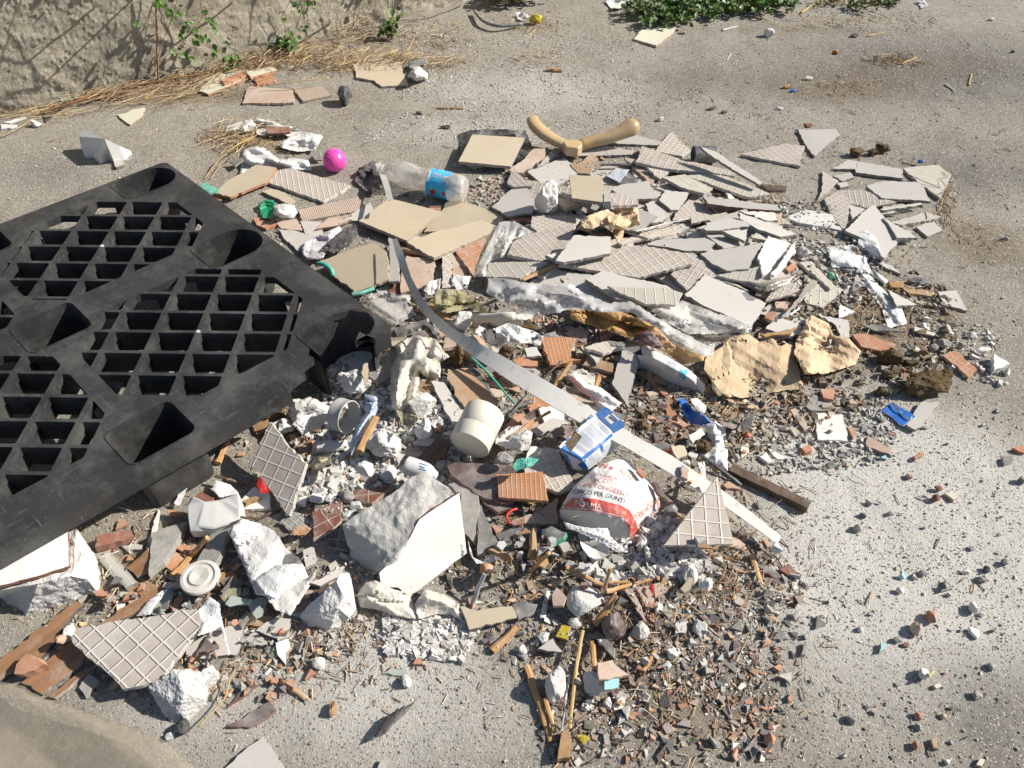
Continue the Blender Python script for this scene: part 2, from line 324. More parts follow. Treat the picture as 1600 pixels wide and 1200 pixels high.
def center(o):
    """move the origin of a world-space mesh to its base"""
    me = o.data; n = len(me.vertices); a = np.empty(n * 3); me.vertices.foreach_get('co', a); a = a.reshape(-1, 3)
    c = np.array([a[:, 0].mean(), a[:, 1].mean(), a[:, 2].min()]); a -= c
    me.vertices.foreach_set('co', a.ravel()); me.update(); o.location = Vector(c) + o.location; return o
def stamp(pts, r=.006):
    global HM
    for p in pts:
        i = int((p[0] - X0) / CELL); j = int((p[1] - Y0) / CELL); k = int(r / CELL) + 1
        if 0 <= i < NX and 0 <= j < NY:
            s = (slice(max(0, i - k), i + k + 1), slice(max(0, j - k), j + k + 1)); HM[s] = np.maximum(HM[s], p[2])
def fit_plane(pxpoly, thick, smax=.16, zs=None, lift=0.0, pct=90):
    a, b, c = .02, 0., 0.
    if zs is not None:
        for it in range(4):
            P = [at(x, y, z) for (x, y), z in zip(pxpoly, zs)]
            A = np.array([[1, p.x, p.y] for p in P]); s, *_ = np.linalg.lstsq(A, np.array([p.z for p in P]), rcond=None)
        return s[0], s[1], s[2]
    for it in range(4):
        poly = [at_plane(x, y, a, b, c) for x, y in pxpoly]; cs = cells([(p.x, p.y) for p in poly])
        if cs is None: return a, b, c
        sl_, m = cs; X = gx[sl_][m]; Y = gy[sl_][m]; Z = HM[sl_][m]
        if len(Z) > 12:
            A = np.stack([np.ones_like(X), X, Y], 1); s, *_ = np.linalg.lstsq(A, Z, rcond=None); b, c = s[1], s[2]
            k = math.hypot(b, c)
            if k > smax: b *= smax / k; c *= smax / k
        off = np.percentile(Z - b * X - c * Y, pct); a = off + thick + .0005 + lift
    return a, b, c
def rough_poly(poly, step=.009, amp=.0009, keep=True):
    out = []; n = len(poly)
    for k in range(n):
        p = poly[k]; q = poly[(k + 1) % n]; L = (q - p).length; m = max(1, int(L / step)); out.append(p)
        bow = random.gauss(0, .018) * L if amp > .0008 and random.random() < .6 else 0; bo2 = random.gauss(0, .010) * L if bow else 0
        for i in range(1, m):
            d = (q - p) / L; nrm = Vector((-d.y, d.x))
            out.append(p + (q - p) * (i / m + random.uniform(-.2, .2) / m) + nrm * (random.gauss(0, amp) + bow * math.sin(math.pi * i / m) + bo2 * math.sin(2 * math.pi * i / m)))
    return out
def tile(reg, pts, kind, label, name='broken_tile', cat='tile', t=.008, e=0, ang=0., zs=None, lift=0., smax=.16, amp=.0012, side=None, group=None, pct=90, dostamp=True, parent=None):
    px = rp(reg, pts); a, b, c = fit_plane(px, t, smax, zs, lift, pct)
    P = [at_plane(x, y, a, b, c) for x, y in px]
    nz = Vector((-b, -c, 1)).normalized(); ex = (P[(e + 1) % len(P)] - P[e]).normalized(); ex = (ex - nz * ex.dot(nz)).normalized(); ey = nz.cross(ex)
    if ang: r = Matrix.Rotation(math.radians(ang), 3, nz); ex = r @ ex; ey = r @ ey
    cen = sum(P, Vector()) / len(P)
    mw = Matrix((ex, ey, nz)).transposed().to_4x4(); mw.translation = cen
    loc = [Vector(((p - cen).dot(ex), (p - cen).dot(ey))) for p in P]
    area = sum(loc[i].x * loc[(i + 1) % len(loc)].y - loc[(i + 1) % len(loc)].x * loc[i].y for i in range(len(loc)))
    if area < 0: loc.reverse()
    loc = rough_poly(loc, amp=amp); n = len(loc); ce = sum(loc, Vector((0, 0))) / n
    ch = .0007
    def ins(p, d): v = ce - p; return p + v.normalized() * d if v.length > d else p
    V = [(*ins(p, ch), 0) for p in loc] + [(*p, -ch) for p in loc] + [(*(p + Vector((random.gauss(0, .0004), random.gauss(0, .0004)))), -t) for p in loc]
    F = [list(range(n))]; fm = [0]
    for k in range(n):
        q = (k + 1) % n; F.append([n + k, n + q, q, k]); fm.append(1); F.append([2 * n + k, 2 * n + q, n + q, n + k]); fm.append(1)
    F.append(list(range(2 * n, 3 * n))[::-1]); fm.append(1)
    sm = M[side] if side else M['bodygrey' if kind in ('grey', 'slate', 'gridgrey', 'plum', 'concrete') else ('terra' if 'terra' in kind else 'body')]
    if kind in ('white', 'paperw', 'concrete', 'plum', 'pink', 'brick', 'grid', 'gridfine', 'gridbig', 'blue', 'black', 'glass', 'cream', 'slats') and not side:
        sm = {'white': M['white'], 'paperw': M['paperw'], 'concrete': M['concrete'], 'plum': M['brick'], 'pink': M['pink'], 'brick': M['brick'], 'blue': M['blue'], 'black': M['black'], 'glass': M['glass'], 'cream': M['pink']}.get(kind, M['grey'])
    o = mk(name, V, F, None, mats=[M[kind], sm], fm=fm, mw=mw)
    if parent:
        o.parent = parent; o.matrix_parent_inverse = parent.matrix_world.inverted() if parent.type != 'EMPTY' else Matrix.Translation(parent.location).inverted()
        if label: o['label'] = label
    else: tag(o, label, cat, group)
    if dostamp:
        cs = cells([(p.x, p.y) for p in P])
        if cs is not None:
            s_, m = cs; H = HM[s_]; T = a + b * gx[s_] + c * gy[s_]; H[m] = np.maximum(H[m], T[m])
    return o
def sweep(P, R, n=10, flat=1.0, cap=True, jit=0.0, expo=1.0, up=Vector((0, 0, 1))):
    """tube through points P with radii R; returns verts, faces"""
    V = []; F = []; m = len(P)
    for i, p in enumerate(P):
        d = (P[min(i + 1, m - 1)] - P[max(i - 1, 0)]).normalized(); s = d.cross(up)
        s = s.normalized() if s.length > 1e-4 else Vector((1, 0, 0)); u = s.cross(d).normalized()
        for k in range(n):
            a = 2 * math.pi * k / n; ca, sa = math.cos(a), math.sin(a)
            if expo != 1: ca = math.copysign(abs(ca) ** expo, ca); sa = math.copysign(abs(sa) ** expo, sa)
            r = R[i] * (1 + random.uniform(-jit, jit)); V.append(p + s * ca * r + u * sa * r * flat)
    for i in range(m - 1):
        for k in range(n):
            q = (k + 1) % n; F.append([i * n + k, i * n + q, (i + 1) * n + q, (i + 1) * n + k])
    if cap: F.append(list(range(n))[::-1]); F.append(list(range((m - 1) * n, m * n)))
    return V, F
def stick(reg, pts, w, label, mat='stick', name='wood_stick', cat='stick', z=None, flat=.8, n=7, group=None, jit=.12, z1=None, bend=0, taper=.85):
    px = rp(reg, pts); s = REG[reg][2]
    c = at(*px[0], .03); r = w / s * mpp(c) / 2
    g = [at(x, y, .03) for x, y in px]; L0 = [float(np.max(hat([p.x, (p.x + g[-1].x) / 2], [p.y, (p.y + g[-1].y) / 2]))) for p in g]
    zz = [(h if z is None else z) + r * .8 for h in L0]
    if z1 is not None: zz[-1] = z1
    pts3 = [at(x, y, z_) for (x, y), z_ in zip(px, zz)]
    # densify
    Q = []; T = []
    for i in range(len(pts3) - 1):
        k = 4
        for j in range(k): Q.append(pts3[i].lerp(pts3[i + 1], j / k))
    Q.append(pts3[-1]); m = len(Q)
    for i in range(1, m - 1): Q[i] = Q[i] + Vector((random.gauss(0, 1), random.gauss(0, 1), random.gauss(0, .5))) * r * .12
    R = [r * (1 + (taper - 1) * i / (m - 1)) * random.uniform(.93, 1.07) for i in range(m)]
    d = (pts3[-1] - pts3[0]).normalized(); ex = d; ey = Vector((0, 0, 1)).cross(ex).normalized(); ez = ex.cross(ey)
    mw = Matrix((ex, ey, ez)).transposed().to_4x4(); mw.translation = pts3[0]; inv = mw.inverted()
    V, F = sweep(Q, R, n, flat, jit=jit)
    o = mk(name, [inv @ v for v in V], F, M[mat], mw=mw, smooth=n > 9); stamp([tuple(q + Vector((0, 0, r * .6))) for q in Q], r)
    return tag(o, label, cat, group)
def ribbon3(L, Rr, name, mat, thick=.0012):
    n = len(L); V = []; F = []
    for a, b in zip(L, Rr): V += [a, b, a - Vector((0, 0, thick)), b - Vector((0, 0, thick))]
    for i in range(n - 1):
        k = 4 * i; F += [[k, k + 1, k + 5, k + 4], [k + 2, k + 6, k + 7, k + 3], [k, k + 4, k + 6, k + 2], [k + 1, k + 3, k + 7, k + 5]]
    F += [[0, 2, 3, 1], [4 * n - 4, 4 * n - 3, 4 * n - 1, 4 * n - 2]]
    return mk(name, V, F, M[mat])
_ico = {}
def rock(reg, x, y, w, h, mat, label, name='rock', cat='rock', seed=0, cuts=12, sink=.25, group=None, tall=1.0, rough=.15, sub=3, sharp=.50):
    (px, py), = rp(reg, [(x, y)]); s = REG[reg][2]; c = at(px, py, .03); k = mpp(c); W = w / s * k / 2
    dep = math.asin(min(1, (CAM_H - c.z) / math.dist((0, 0, CAM_H), c)))
    Hh = h / s * k / 2 / (math.sin(dep) * .72 + math.cos(dep) * .72 * tall); D = Hh; Hh *= tall
    base = float(np.median(hat(c.x + np.linspace(-W, W, 7) * .6, c.y + np.zeros(7))))
    c = at(px, py, base + Hh * (1 - sink)); rnd = random.Random(seed * 31 + 5)
    if sub not in _ico:
        bm = bmesh.new(); bmesh.ops.create_icosphere(bm, subdivisions=sub, radius=1); bm.verts.ensure_lookup_table()
        _ico[sub] = (np.array([v.co[:] for v in bm.verts]), [[v.index for v in f.verts] for f in bm.faces]); bm.free()
    V0, F = _ico[sub]; V = V0.copy()
    for i in range(cuts):
        d = np.array([rnd.gauss(0, 1), rnd.gauss(0, 1), rnd.gauss(0, .8)]); d /= np.linalg.norm(d); t = rnd.uniform(sharp, .92)
        dd = V @ d; m = dd > t; V[m] -= np.outer(dd[m] - t, d)
    off = Vector((seed * 3.7, seed * 1.3, 0))
    for i in range(len(V)):
        v = Vector(V[i]); V[i] *= 1 + rough * (mnoise.noise(v * 1.6 + off) * .9 + mnoise.noise(v * 4 + off) * .5 + mnoise.noise(v * 9 + off) * .3)
    mx = np.abs(V).max(0); V /= mx; V *= np.array([W, D, Hh])
    a = rnd.uniform(-.5, .5)
    V[:, 2] = np.maximum(V[:, 2], -Hh * .9)
    o = mk(name, V, F, M[mat], loc=c); stamp([(c.x + v[0], c.y + v[1], c.z + v[2]) for v in V[::4] if v[2] > 0], .004)
    return tag(o, label, cat, group)
def inside_pts(poly, n, seed):
    r = random.Random(seed); xs = [p[0] for p in poly]; ys = [p[1] for p in poly]; out = []
    pa = np.array([[r.uniform(min(xs), max(xs)), r.uniform(min(ys), max(ys))] for _ in range(n * 4)])
    m = inpoly(poly, pa[:, 0], pa[:, 1]); return [tuple(p) for p in pa[m][:n]]
def sheet(reg, pts, mat, label, name='crumpled_paper', cat='paper', amp=.02, fold=.06, fine=.0007, seed=1, smooth=False, lift=.003, group=None, step=None, thick=.0008, drape=.5, puff=0., parent=None, creases=3, edge=None):
    """crumpled sheet: outline traced, relief made of folds, draped on what lies below"""
    px = rp(reg, pts); r = random.Random(seed); edge = (.35 if smooth or puff else .85) if edge is None else edge
    A = abs(sum(px[i][0] * px[(i + 1) % len(px)][1] - px[(i + 1) % len(px)][0] * px[i][1] for i in range(len(px)))) / 2
    cx = sum(p[0] for p in px) / len(px); cy = sum(p[1] for p in px) / len(px); k = mpp(at(cx, cy, .03))
    step = step or max(1.5, min(4, math.sqrt(A) / 30)); b = []
    for i in range(len(px)):
        p = Vector(px[i]); q = Vector(px[(i + 1) % len(px)]); m = max(1, int((q - p).length / (step * 1.3)))
        for j in range(m):
            v = p.lerp(q, j / m)
            if j: v = v + Vector((r.gauss(0, 1), r.gauss(0, 1))) * step * .22
            b.append(v)
    poly = [tuple(v) for v in b]; inn = inside_pts(poly, int(A / step ** 2 * .9), seed)
    allp = [Vector(p) for p in poly] + [Vector(p) for p in inn]; nb = len(poly)
    vo, eo, fo, *_ = delaunay_2d_cdt(allp, [], [list(range(nb))], 1, 1e-4)
    # fold field: sum of directional creases with random facets
    dirs = [(r.uniform(0, math.pi), r.uniform(.6, 1.5) / fold, r.uniform(0, 9)) for _ in range(creases)]
    if smooth:      # long soft folds running along the sheet
        W0 = np.array([at(x, y, .03)[:2] for x, y in px]); W0 = W0 - W0.mean(0); ev, evec = np.linalg.eigh(W0.T @ W0); ax = math.atan2(evec[1, 0], evec[0, 0])
        dirs = [(ax + r.gauss(0, .3), r.uniform(1.0, 2.4) / fold, r.uniform(0, 9)) for _ in range(creases)]
    zb = []; W = []
    H0 = []
    for v in vo:
        p = at(v.x, v.y, .04)
        i = int((p.x - X0) / CELL); j = int((p.y - Y0) / CELL)
        q = HM[max(0, i - 5):i + 6, max(0, j - 5):j + 6]; H0.append(float(q.mean() * .4 + q.max() * .6) if q.size else 0.)
    hmed = float(np.median(H0)) if H0 else 0
    dd = []
    pa = np.array(poly)
    for v in vo:
        a = pa; bb = np.roll(pa, -1, 0); ab = bb - a; t = np.clip(((np.array(v[:]) - a) * ab).sum(1) / np.maximum((ab ** 2).sum(1), 1e-9), 0, 1)
        dd.append(float(np.sqrt((((a + ab * t[:, None]) - np.array(v[:])) ** 2).sum(1)).min()) * k)
    dmax = max(dd) or 1
    for v, h, d in zip(vo, H0, dd):
        p = at(v.x, v.y, .04); f = 0
        wx = p.x + .0035 * mnoise.noise(Vector((p.x * 18, p.y * 18, seed))); wy = p.y + .0035 * mnoise.noise(Vector((p.x * 18, p.y * 18, seed + 9)))
        for (an, fr, ph) in dirs:
            s = (wx * math.cos(an) + wy * math.sin(an)) * fr + ph; f += abs((s % 2) - 1)
        f = f / creases
        f2 = 0
        for (an, fr, ph) in dirs:
            s = (wx * math.cos(an + 1.1) + wy * math.sin(an + 1.1)) * fr * 2.9 + ph * 2; f2 += abs((s % 2) - 1)
        f = ((f if smooth else f * .80 + f2 / creases * .20) - .28) * 1.9
        g = mnoise.noise(Vector((p.x * 110, p.y * 110, seed * 2.)))
        z = (h * drape + hmed * (1 - drape)) + lift + amp * max(f, -.1) * min(1, edge + d / .02) + fine * g + puff * (1 - (1 - min(1, d / dmax)) ** 2)
        W.append(at(v.x, v.y, max(z, h * .5)))
    o = mk(name, W, [list(f) for f in fo], M[mat], smooth=smooth); fixn(o)
    if sum(p.normal.z for p in o.data.polygons) < 0: o.data.flip_normals()
    center(o)
    md = o.modifiers.new('thickness', 'SOLIDIFY'); md.thickness = thick; md.offset = -1
    stamp([tuple(w_) for w_ in W[::2]], .005)
    if parent: o.parent = parent; o.matrix_parent_inverse = Matrix.Translation(parent.location).inverted(); return o
    return tag(o, label, cat, group)
def relief(reg, pts3, mat, label, name, cat, outline, sub=2, disp=.0, dscale=40, base=0.0, smooth=False, parent=None, seed=0, mats=None, pickmat=None, csub=False):
    """solid modelled from its seen corners (x, y, height), skirted down to the ground"""
    x0, y0, s = REG[reg]; px = [Vector((x0 + p[0] / s, y0 + p[1] / s)) for p in pts3]; zs = [p[2] for p in pts3]
    no = outline; vo, eo, fo, ov, oe, of = delaunay_2d_cdt(px, [], [list(range(no))], 1, 1e-4)
    zo = [zs[ov[i][0]] if ov[i] else zs[0] for i in range(len(vo))]
    bm = bmesh.new(); vs = [bm.verts.new(at(v.x, v.y, z)) for v, z in zip(vo, zo)]
    for f in fo:
        try: bm.faces.new([vs[i] for i in f])
        except ValueError: pass
    be = [e for e in bm.edges if len(e.link_faces) == 1]
    low = {}
    for e in be:
        for v in e.verts:
            if v not in low: low[v] = bm.verts.new((v.co.x, v.co.y, min(base, v.co.z - .002)))
    for e in be: a, b = e.verts; bm.faces.new([a, b, low[b], low[a]])
    bmesh.ops.recalc_face_normals(bm, faces=bm.faces)
    for _ in range(sub): bmesh.ops.subdivide_edges(bm, edges=bm.edges[:], cuts=1, use_grid_fill=True, smooth=.10 if csub else 0)
    bm.normal_update()
    if disp:
        mv = [(v, v.normal.copy()) for v in bm.verts]
        for v, n_ in mv:
            q = v.co * dscale + Vector((seed, 0, 0)); d = mnoise.noise(q) * .6 + mnoise.noise(q * 2.3) * .4 + mnoise.noise(q * 5) * .25
            v.co += n_ * d * disp
    me = bpy.data.meshes.new(name); bm.to_mesh(me); bm.free()
    for m_ in (mats or [M[mat]]): me.materials.append(m_)
    if smooth: me.polygons.foreach_set('use_smooth', [True] * len(me.polygons))
    o = bpy.data.objects.new(name, me); COL.objects.link(o); me.update()
    stamp([tuple(v.co) for v in me.vertices], .006); center(o)
    if parent: o.parent = parent; o.matrix_parent_inverse = Matrix.Translation(parent.location).inverted()
    else: tag(o, label, cat)
    return o
def bvh_of(o):
    me = o.data; return BVHTree.FromPolygons([tuple(v.co + o.location) for v in me.vertices], [list(p.vertices) for p in me.polygons])
def project(bv, px, py, off=.0008):
    d = ray(px, py).normalized(); h = bv.ray_cast(Vector((0, 0, CAM_H)), d)
    if h[0] is None: return None
    n = h[1] if h[1].dot(d) < 0 else -h[1]
    return h[0] + n * off
def patch(reg, quad, bv, mat, name, parent, nu=16, nv=6, off=.0007):
    q = [Vector(p) for p in rp(reg, quad)]; V = []; F = []; idx = {}
    for i in range(nu + 1):
        for j in range(nv + 1):
            u, v = i / nu, j / nv; p = (q[0] * (1 - u) + q[1] * u) * (1 - v) + (q[3] * (1 - u) + q[2] * u) * v
            h = project(bv, p.x, p.y, off)
            if h is not None: idx[i, j] = len(V); V.append(h)
    for i in range(nu):
        for j in range(nv):
            k = [idx.get(c) for c in ((i, j), (i + 1, j), (i + 1, j + 1), (i, j + 1))]
            if None not in k: F.append(k)
    if not F: return None
    return mk(name, V, F, M[mat], parent=parent)
def text_on(reg, txt, p0, p1, hgt, bv, mat, name, parent, arc=0., off=.001, squeeze=1.0):
    """printed lettering: text laid along p0-p1 (region coords) with cap height hgt, draped on the surface"""
    s = REG[reg][2]; (ax, ay), (bx, by) = rp(reg, [p0, p1]); H = hgt / s
    cu = bpy.data.curves.new(name, 'FONT'); cu.body = txt; cu.size = 1; cu.resolution_u = 2; tmp = bpy.data.objects.new('tmp', cu); COL.objects.link(tmp)
    dg = bpy.context.evaluated_depsgraph_get(); me = bpy.data.meshes.new_from_object(tmp.evaluated_get(dg)); bpy.data.objects.remove(tmp)
    bm = bmesh.new(); bm.from_mesh(me); bmesh.ops.triangulate(bm, faces=bm.faces)
    long = [e for e in bm.edges if e.calc_length() > .15]
    bmesh.ops.subdivide_edges(bm, edges=long, cuts=2); bmesh.ops.triangulate(bm, faces=bm.faces)
    xs = [v.co.x for v in bm.verts]
    if not xs: return None
    x0_, x1_ = min(xs), max(xs); d = Vector((bx - ax, by - ay)); n = Vector((d.y, -d.x)).normalized(); dead = []
    for v in bm.verts:
        t = (v.co.x - x0_) / (x1_ - x0_); q = Vector((ax, ay)) + d * t + n * (v.co.y / .72 * H + arc / s * 4 * t * (1 - t)); h = project(bv, q.x, q.y, off)
        if h is None: dead.append(v)
        else: v.co = h
    bmesh.ops.delete(bm, geom=dead, context='VERTS'); me2 = bpy.data.meshes.new(name); bm.to_mesh(me2); bm.free(); me2.materials.append(M[mat])
    o = bpy.data.objects.new(name, me2); COL.objects.link(o); o.parent = parent; o.matrix_parent_inverse = Matrix.Translation(parent.location).inverted(); return o
def bulk(name, C, S, A, cols, mat, tiltv=.5, shape='chip'):
    """many small angular bits in one mesh. C centres (n,3), S half sizes (n,3), A angles"""
    n = len(C); rg = np.random.default_rng(abs(hash(name)) % 1000 if False else len(C))
    T = np.array([[-1, -1, -1], [1, -1, -1], [1, 1, -1], [-1, 1, -1], [-1, -1, 1], [1, -1, 1], [1, 1, 1], [-1, 1, 1]], float)
    V = np.repeat(T[None], n, 0); J = rg.uniform(-.55, .55, (n, 4, 2)); V[:, :4, :2] += J; V[:, 4:, :2] += J
    if shape == 'pebble': V += rg.uniform(-.45, .45, V.shape); V[:, 4:, :2] *= .6
    else: V[:, 4:, :2] += rg.uniform(-.12, .12, (n, 4, 2))
    tri = rg.random(n) < .35; V[tri, 1] = V[tri, 2] * .98; V[tri, 5] = V[tri, 6] * .98
    V *= S[:, None, :]
    tx = rg.normal(0, tiltv, n); ty = rg.normal(0, tiltv, n)
    c, s = np.cos(tx), np.sin(tx); y = V[..., 1] * c[:, None] - V[..., 2] * s[:, None]; z = V[..., 1] * s[:, None] + V[..., 2] * c[:, None]; V[..., 1], V[..., 2] = y, z
    c, s = np.cos(ty), np.sin(ty); x = V[..., 0] * c[:, None] + V[..., 2] * s[:, None]; z = -V[..., 0] * s[:, None] + V[..., 2] * c[:, None]; V[..., 0], V[..., 2] = x, z
    c, s = np.cos(A), np.sin(A); x = V[..., 0] * c[:, None] - V[..., 1] * s[:, None]; y = V[..., 0] * s[:, None] + V[..., 1] * c[:, None]; V[..., 0], V[..., 1] = x, y
    V += C[:, None, :]
    Fq = np.array([[3, 2, 1, 0], [4, 5, 6, 7], [0, 1, 5, 4], [1, 2, 6, 5], [2, 3, 7, 6], [3, 0, 4, 7]]); F = (Fq[None] + (np.arange(n) * 8)[:, None, None]).reshape(-1)
    me = bpy.data.meshes.new(name); me.vertices.add(n * 8); me.vertices.foreach_set('co', V.reshape(-1)); me.loops.add(len(F)); me.loops.foreach_set('vertex_index', F.astype(np.int32))
    me.polygons.add(n * 6); me.polygons.foreach_set('loop_start', np.arange(0, n * 24, 4, dtype=np.int32)); me.polygons.foreach_set('loop_total', np.full(n * 6, 4, np.int32))
    ca = me.color_attributes.new('Col', 'FLOAT_COLOR', 'POINT'); cc = np.ones((n * 8, 4)); cc[:, :3] = np.repeat(cols, 8, 0); ca.data.foreach_set('color', cc.ravel())
    me.polygons.foreach_set('use_smooth', np.zeros(n * 6, bool)); me.update(); me.validate(); me.materials.append(M[mat]); o = bpy.data.objects.new(name, me); COL.objects.link(o); return o
# ================================================================ SETTING: ground
def px_of(P):                            # world -> photo px (numpy)
    dep = P[:, 1] * CP - (P[:, 2] - CAM_H) * SP; up = P[:, 1] * SP + (P[:, 2] - CAM_H) * CP
    return 800 + P[:, 0] / dep * FPX, 600 - up / dep * FPX
def make_ground():
    xs = np.concatenate([[-60, -30, -15, -8, -5, -3.6, -3], np.arange(-2.6, 2.9, .016), [3.2, 4, 6, 10, 20, 60]])
    ys = np.concatenate([[-60, -25, -10, -4, -1.5, -.6, -.1], np.arange(.2, 4.2, .016), [4.6, 5.4, 7, 10, 16, 30, 60]])
    X, Y = np.meshgrid(xs, ys, indexing='ij'); Z = ground_h(X, Y); nx, ny = X.shape
    V = np.stack([X, Y, Z], -1).reshape(-1, 3)
    i, j = np.meshgrid(np.arange(nx - 1), np.arange(ny - 1), indexing='ij'); a = (i * ny + j).ravel()
    F = np.stack([a, a + ny, a + ny + 1, a + 1], 1)
    me = bpy.data.meshes.new('ground'); me.from_pydata(V.tolist(), [], F.tolist()); me.polygons.foreach_set('use_smooth', [True] * len(F))
    B = lambda *a_: blob(X, Y, *a_)
    white = 1.0 * B(1430, 765, 260, 150, -35) + .6 * B(1560, 860, 220, 140) + .6 * B(600, 720, 130, 90) + .4 * B(480, 960, 150, 80) + .55 * B(1330, 700, 90, 50) + .7 * B(660, 985, 90, 45) + .5 * B(850, 130, 190, 60) + .4 * B(760, 200, 160, 40) + .35 * B(560, 90, 70, 30) + .3 * B(1300, 900, 130, 70) + .35 * B(870, 960, 60, 30) + .3 * B(1220, 400, 90, 50) + .55 * B(620, 1110, 260, 80) + .4 * B(1330, 1000, 170, 150) + .3 * B(250, 1120, 150, 60) + .3 * B(1060, 960, 120, 80)
    brown = .9 * B(1330, 490, 150, 60) + .6 * B(1540, 370, 90, 60) + .5 * B(1330, 120, 130, 25) + .5 * B(1320, 140, 110, 20) + .35 * B(1440, 90, 160, 40) + .4 * B(1240, 590, 120, 30) + .8 * B(1060, 640, 80, 50) + .7 * B(300, 140, 260, 22, 0) + .5 * B(560, 60, 120, 25) + .5 * B(370, 220, 60, 30) + .3 * B(880, 300, 60, 30) + .25 * B(1100, 860, 120, 60) + .5 * B(250, 900, 200, 80) + .8 * B(1040, 1000, 170, 110) + .6 * B(850, 850, 130, 60) + .5 * B(560, 760, 120, 90) + .4 * B(1250, 40, 200, 20)
    dark = .8 * B(1480, 100, 330, 110) + .6 * B(1520, 260, 160, 70) + .5 * B(1000, 120, 200, 40) + .6 * B(1560, 1060, 200, 120, 40) + .35 * B(60, 260, 200, 60) + .3 * B(1150, 300, 80, 20) + .25 * B(560, 170, 130, 20) + .5 * B(820, 560, 220, 90)
    ca = me.color_attributes.new('zone', 'FLOAT_COLOR', 'POINT'); cc = np.ones((nx * ny, 4)); cc[:, 0] = np.clip(white, 0, 1).ravel(); cc[:, 1] = np.clip(brown, 0, 1).ravel(); cc[:, 2] = np.clip(dark, 0, 1).ravel()
    ca.data.foreach_set('color', cc.ravel()); me.update()
    m, nt, p, o = base_mat('dusty_gravel_ground'); co = coords(nt, False)
    at_ = N(nt, 'ShaderNodeAttribute', attribute_name='zone'); sp = nt.nodes.new('ShaderNodeSeparateColor'); nt.links.new(at_.outputs['Color'], sp.inputs[0])
    c = mixc(nt, ramp(nt, noise_(nt, co, 5, 6), .35, .65), (.245, .22, .18), (.335, .307, .258))
    c = mixc(nt, ramp(nt, noise_(nt, co, 60, 6, .75), .4, .68, 0, .8), c, (.41, .38, .325))
    c = mixc(nt, ramp(nt, noise_(nt, co, 130, 5, .8), .57, .66, 0, .55), c, (.14, .125, .105))
    def zone(ch, n1, lo, hi):
        z = math_(nt, 'ADD', sp.outputs[ch], math_(nt, 'MULTIPLY_ADD', noise_(nt, co, n1, 8, .75), .55, -.27)); return ramp(nt, z, lo, hi)
    c = mixc(nt, math_(nt, 'MULTIPLY', zone(2, 9, .15, .8), .8), c, (.135, .128, .118))
    c = mixc(nt, math_(nt, 'MULTIPLY', zone(1, 11, .1, .75), .75), c, (.165, .115, .06))
    c = mixc(nt, math_(nt, 'MULTIPLY', zone(0, 7, .12, .80), .85), c, (.64, .62, .575))
    v = nt.nodes.new('ShaderNodeTexVoronoi'); v.inputs['Scale'].default_value = 300; nt.links.new(co, v.inputs['Vector'])
    s2 = nt.nodes.new('ShaderNodeSeparateColor'); nt.links.new(v.outputs['Color'], s2.inputs[0])
    c = mixc(nt, math_(nt, 'MULTIPLY', ramp(nt, s2.outputs[0], .84, .9), ramp(nt, v.outputs['Distance'], .55, .4)), c, (.60, .575, .53))
    c = mixc(nt, math_(nt, 'MULTIPLY', ramp(nt, s2.outputs[1], .86, .92, 0, .8), ramp(nt, v.outputs['Distance'], .6, .45)), c, (.07, .062, .055))
    c = mixc(nt, math_(nt, 'MULTIPLY', ramp(nt, s2.outputs[2], .95, .97, 0, .7), ramp(nt, v.outputs['Distance'], .6, .45)), c, (.33, .17, .09))
    nt.links.new(c, p.inputs['Base Color']); p.inputs['Roughness'].default_value = .95; p.inputs['Specular IOR Level'].default_value = .2
    b = nt.nodes.new('ShaderNodeBump'); b.inputs['Strength'].default_value = .9; b.inputs['Distance'].default_value = .004
    h = math_(nt, 'ADD', math_(nt, 'MULTIPLY', math_(nt, 'MULTIPLY', ramp(nt, v.outputs['Distance'], 0, .7, 1, 0), s2.outputs[0]), .45), math_(nt, 'MULTIPLY', noise_(nt, co, 120, 8, .8), 1.6))
    nt.links.new(h, b.inputs['Height']); nt.links.new(b.outputs[0], p.inputs['Normal'])
    me.materials.append(m); g = bpy.data.objects.new('ground', me); COL.objects.link(g); tag(g, 'dusty grey gravelly tarmac strewn with rubble', None, None, 'structure')
make_ground()
# ---------------------------------------------------------------- pebbles and rubble (stuff)
PAL = {'gravel': [((.66, .64, .60), 5), ((.42, .395, .35), 7), ((.30, .275, .24), 4), ((.13, .12, .11), 1.2), ((.45, .40, .33), 2), ((.40, .2, .12), .5)],
       'chips': [((.075, .050, .045), 4.2), ((.09, .085, .08), 2.8), ((.42, .20, .105), 2.4), ((.62, .59, .54), 2.6), ((.38, .35, .31), 2.0), ((.20, .185, .16), 2.2), ((.40, .26, .13), 2.2), ((.48, .34, .25), 1.4), ((.14, .09, .05), 2.5)],
       'grey': [((.40, .385, .36), 5), ((.55, .535, .50), 3.5), ((.25, .24, .22), 3), ((.13, .125, .115), 1.5), ((.42, .24, .15), .4)],
       'white': [((.68, .665, .63), 6), ((.52, .50, .47), 3), ((.36, .34, .31), 1)],
       'brown': [((.16, .105, .055), 5), ((.24, .165, .09), 4), ((.10, .07, .045), 3), ((.35, .30, .23), 2), ((.46, .43, .38), 1.5), ((.36, .18, .1), .6)],
       'leftmix': [((.50, .25, .13), 2), ((.40, .36, .30), 3), ((.58, .56, .52), 2), ((.12, .10, .09), 2), ((.42, .29, .15), 2), ((.25, .22, .19), 2)]}
def pick(pal, n, rg):
    c = np.array([a for a, b in PAL[pal]]); w_ = np.array([b for a, b in PAL[pal]], float); i = rg.choice(len(c), n, p=w_ / w_.sum())
    return np.clip(c[i] * rg.uniform(.8, 1.2, (n, 1)) + rg.normal(0, .012, (n, 3)), .01, .9)
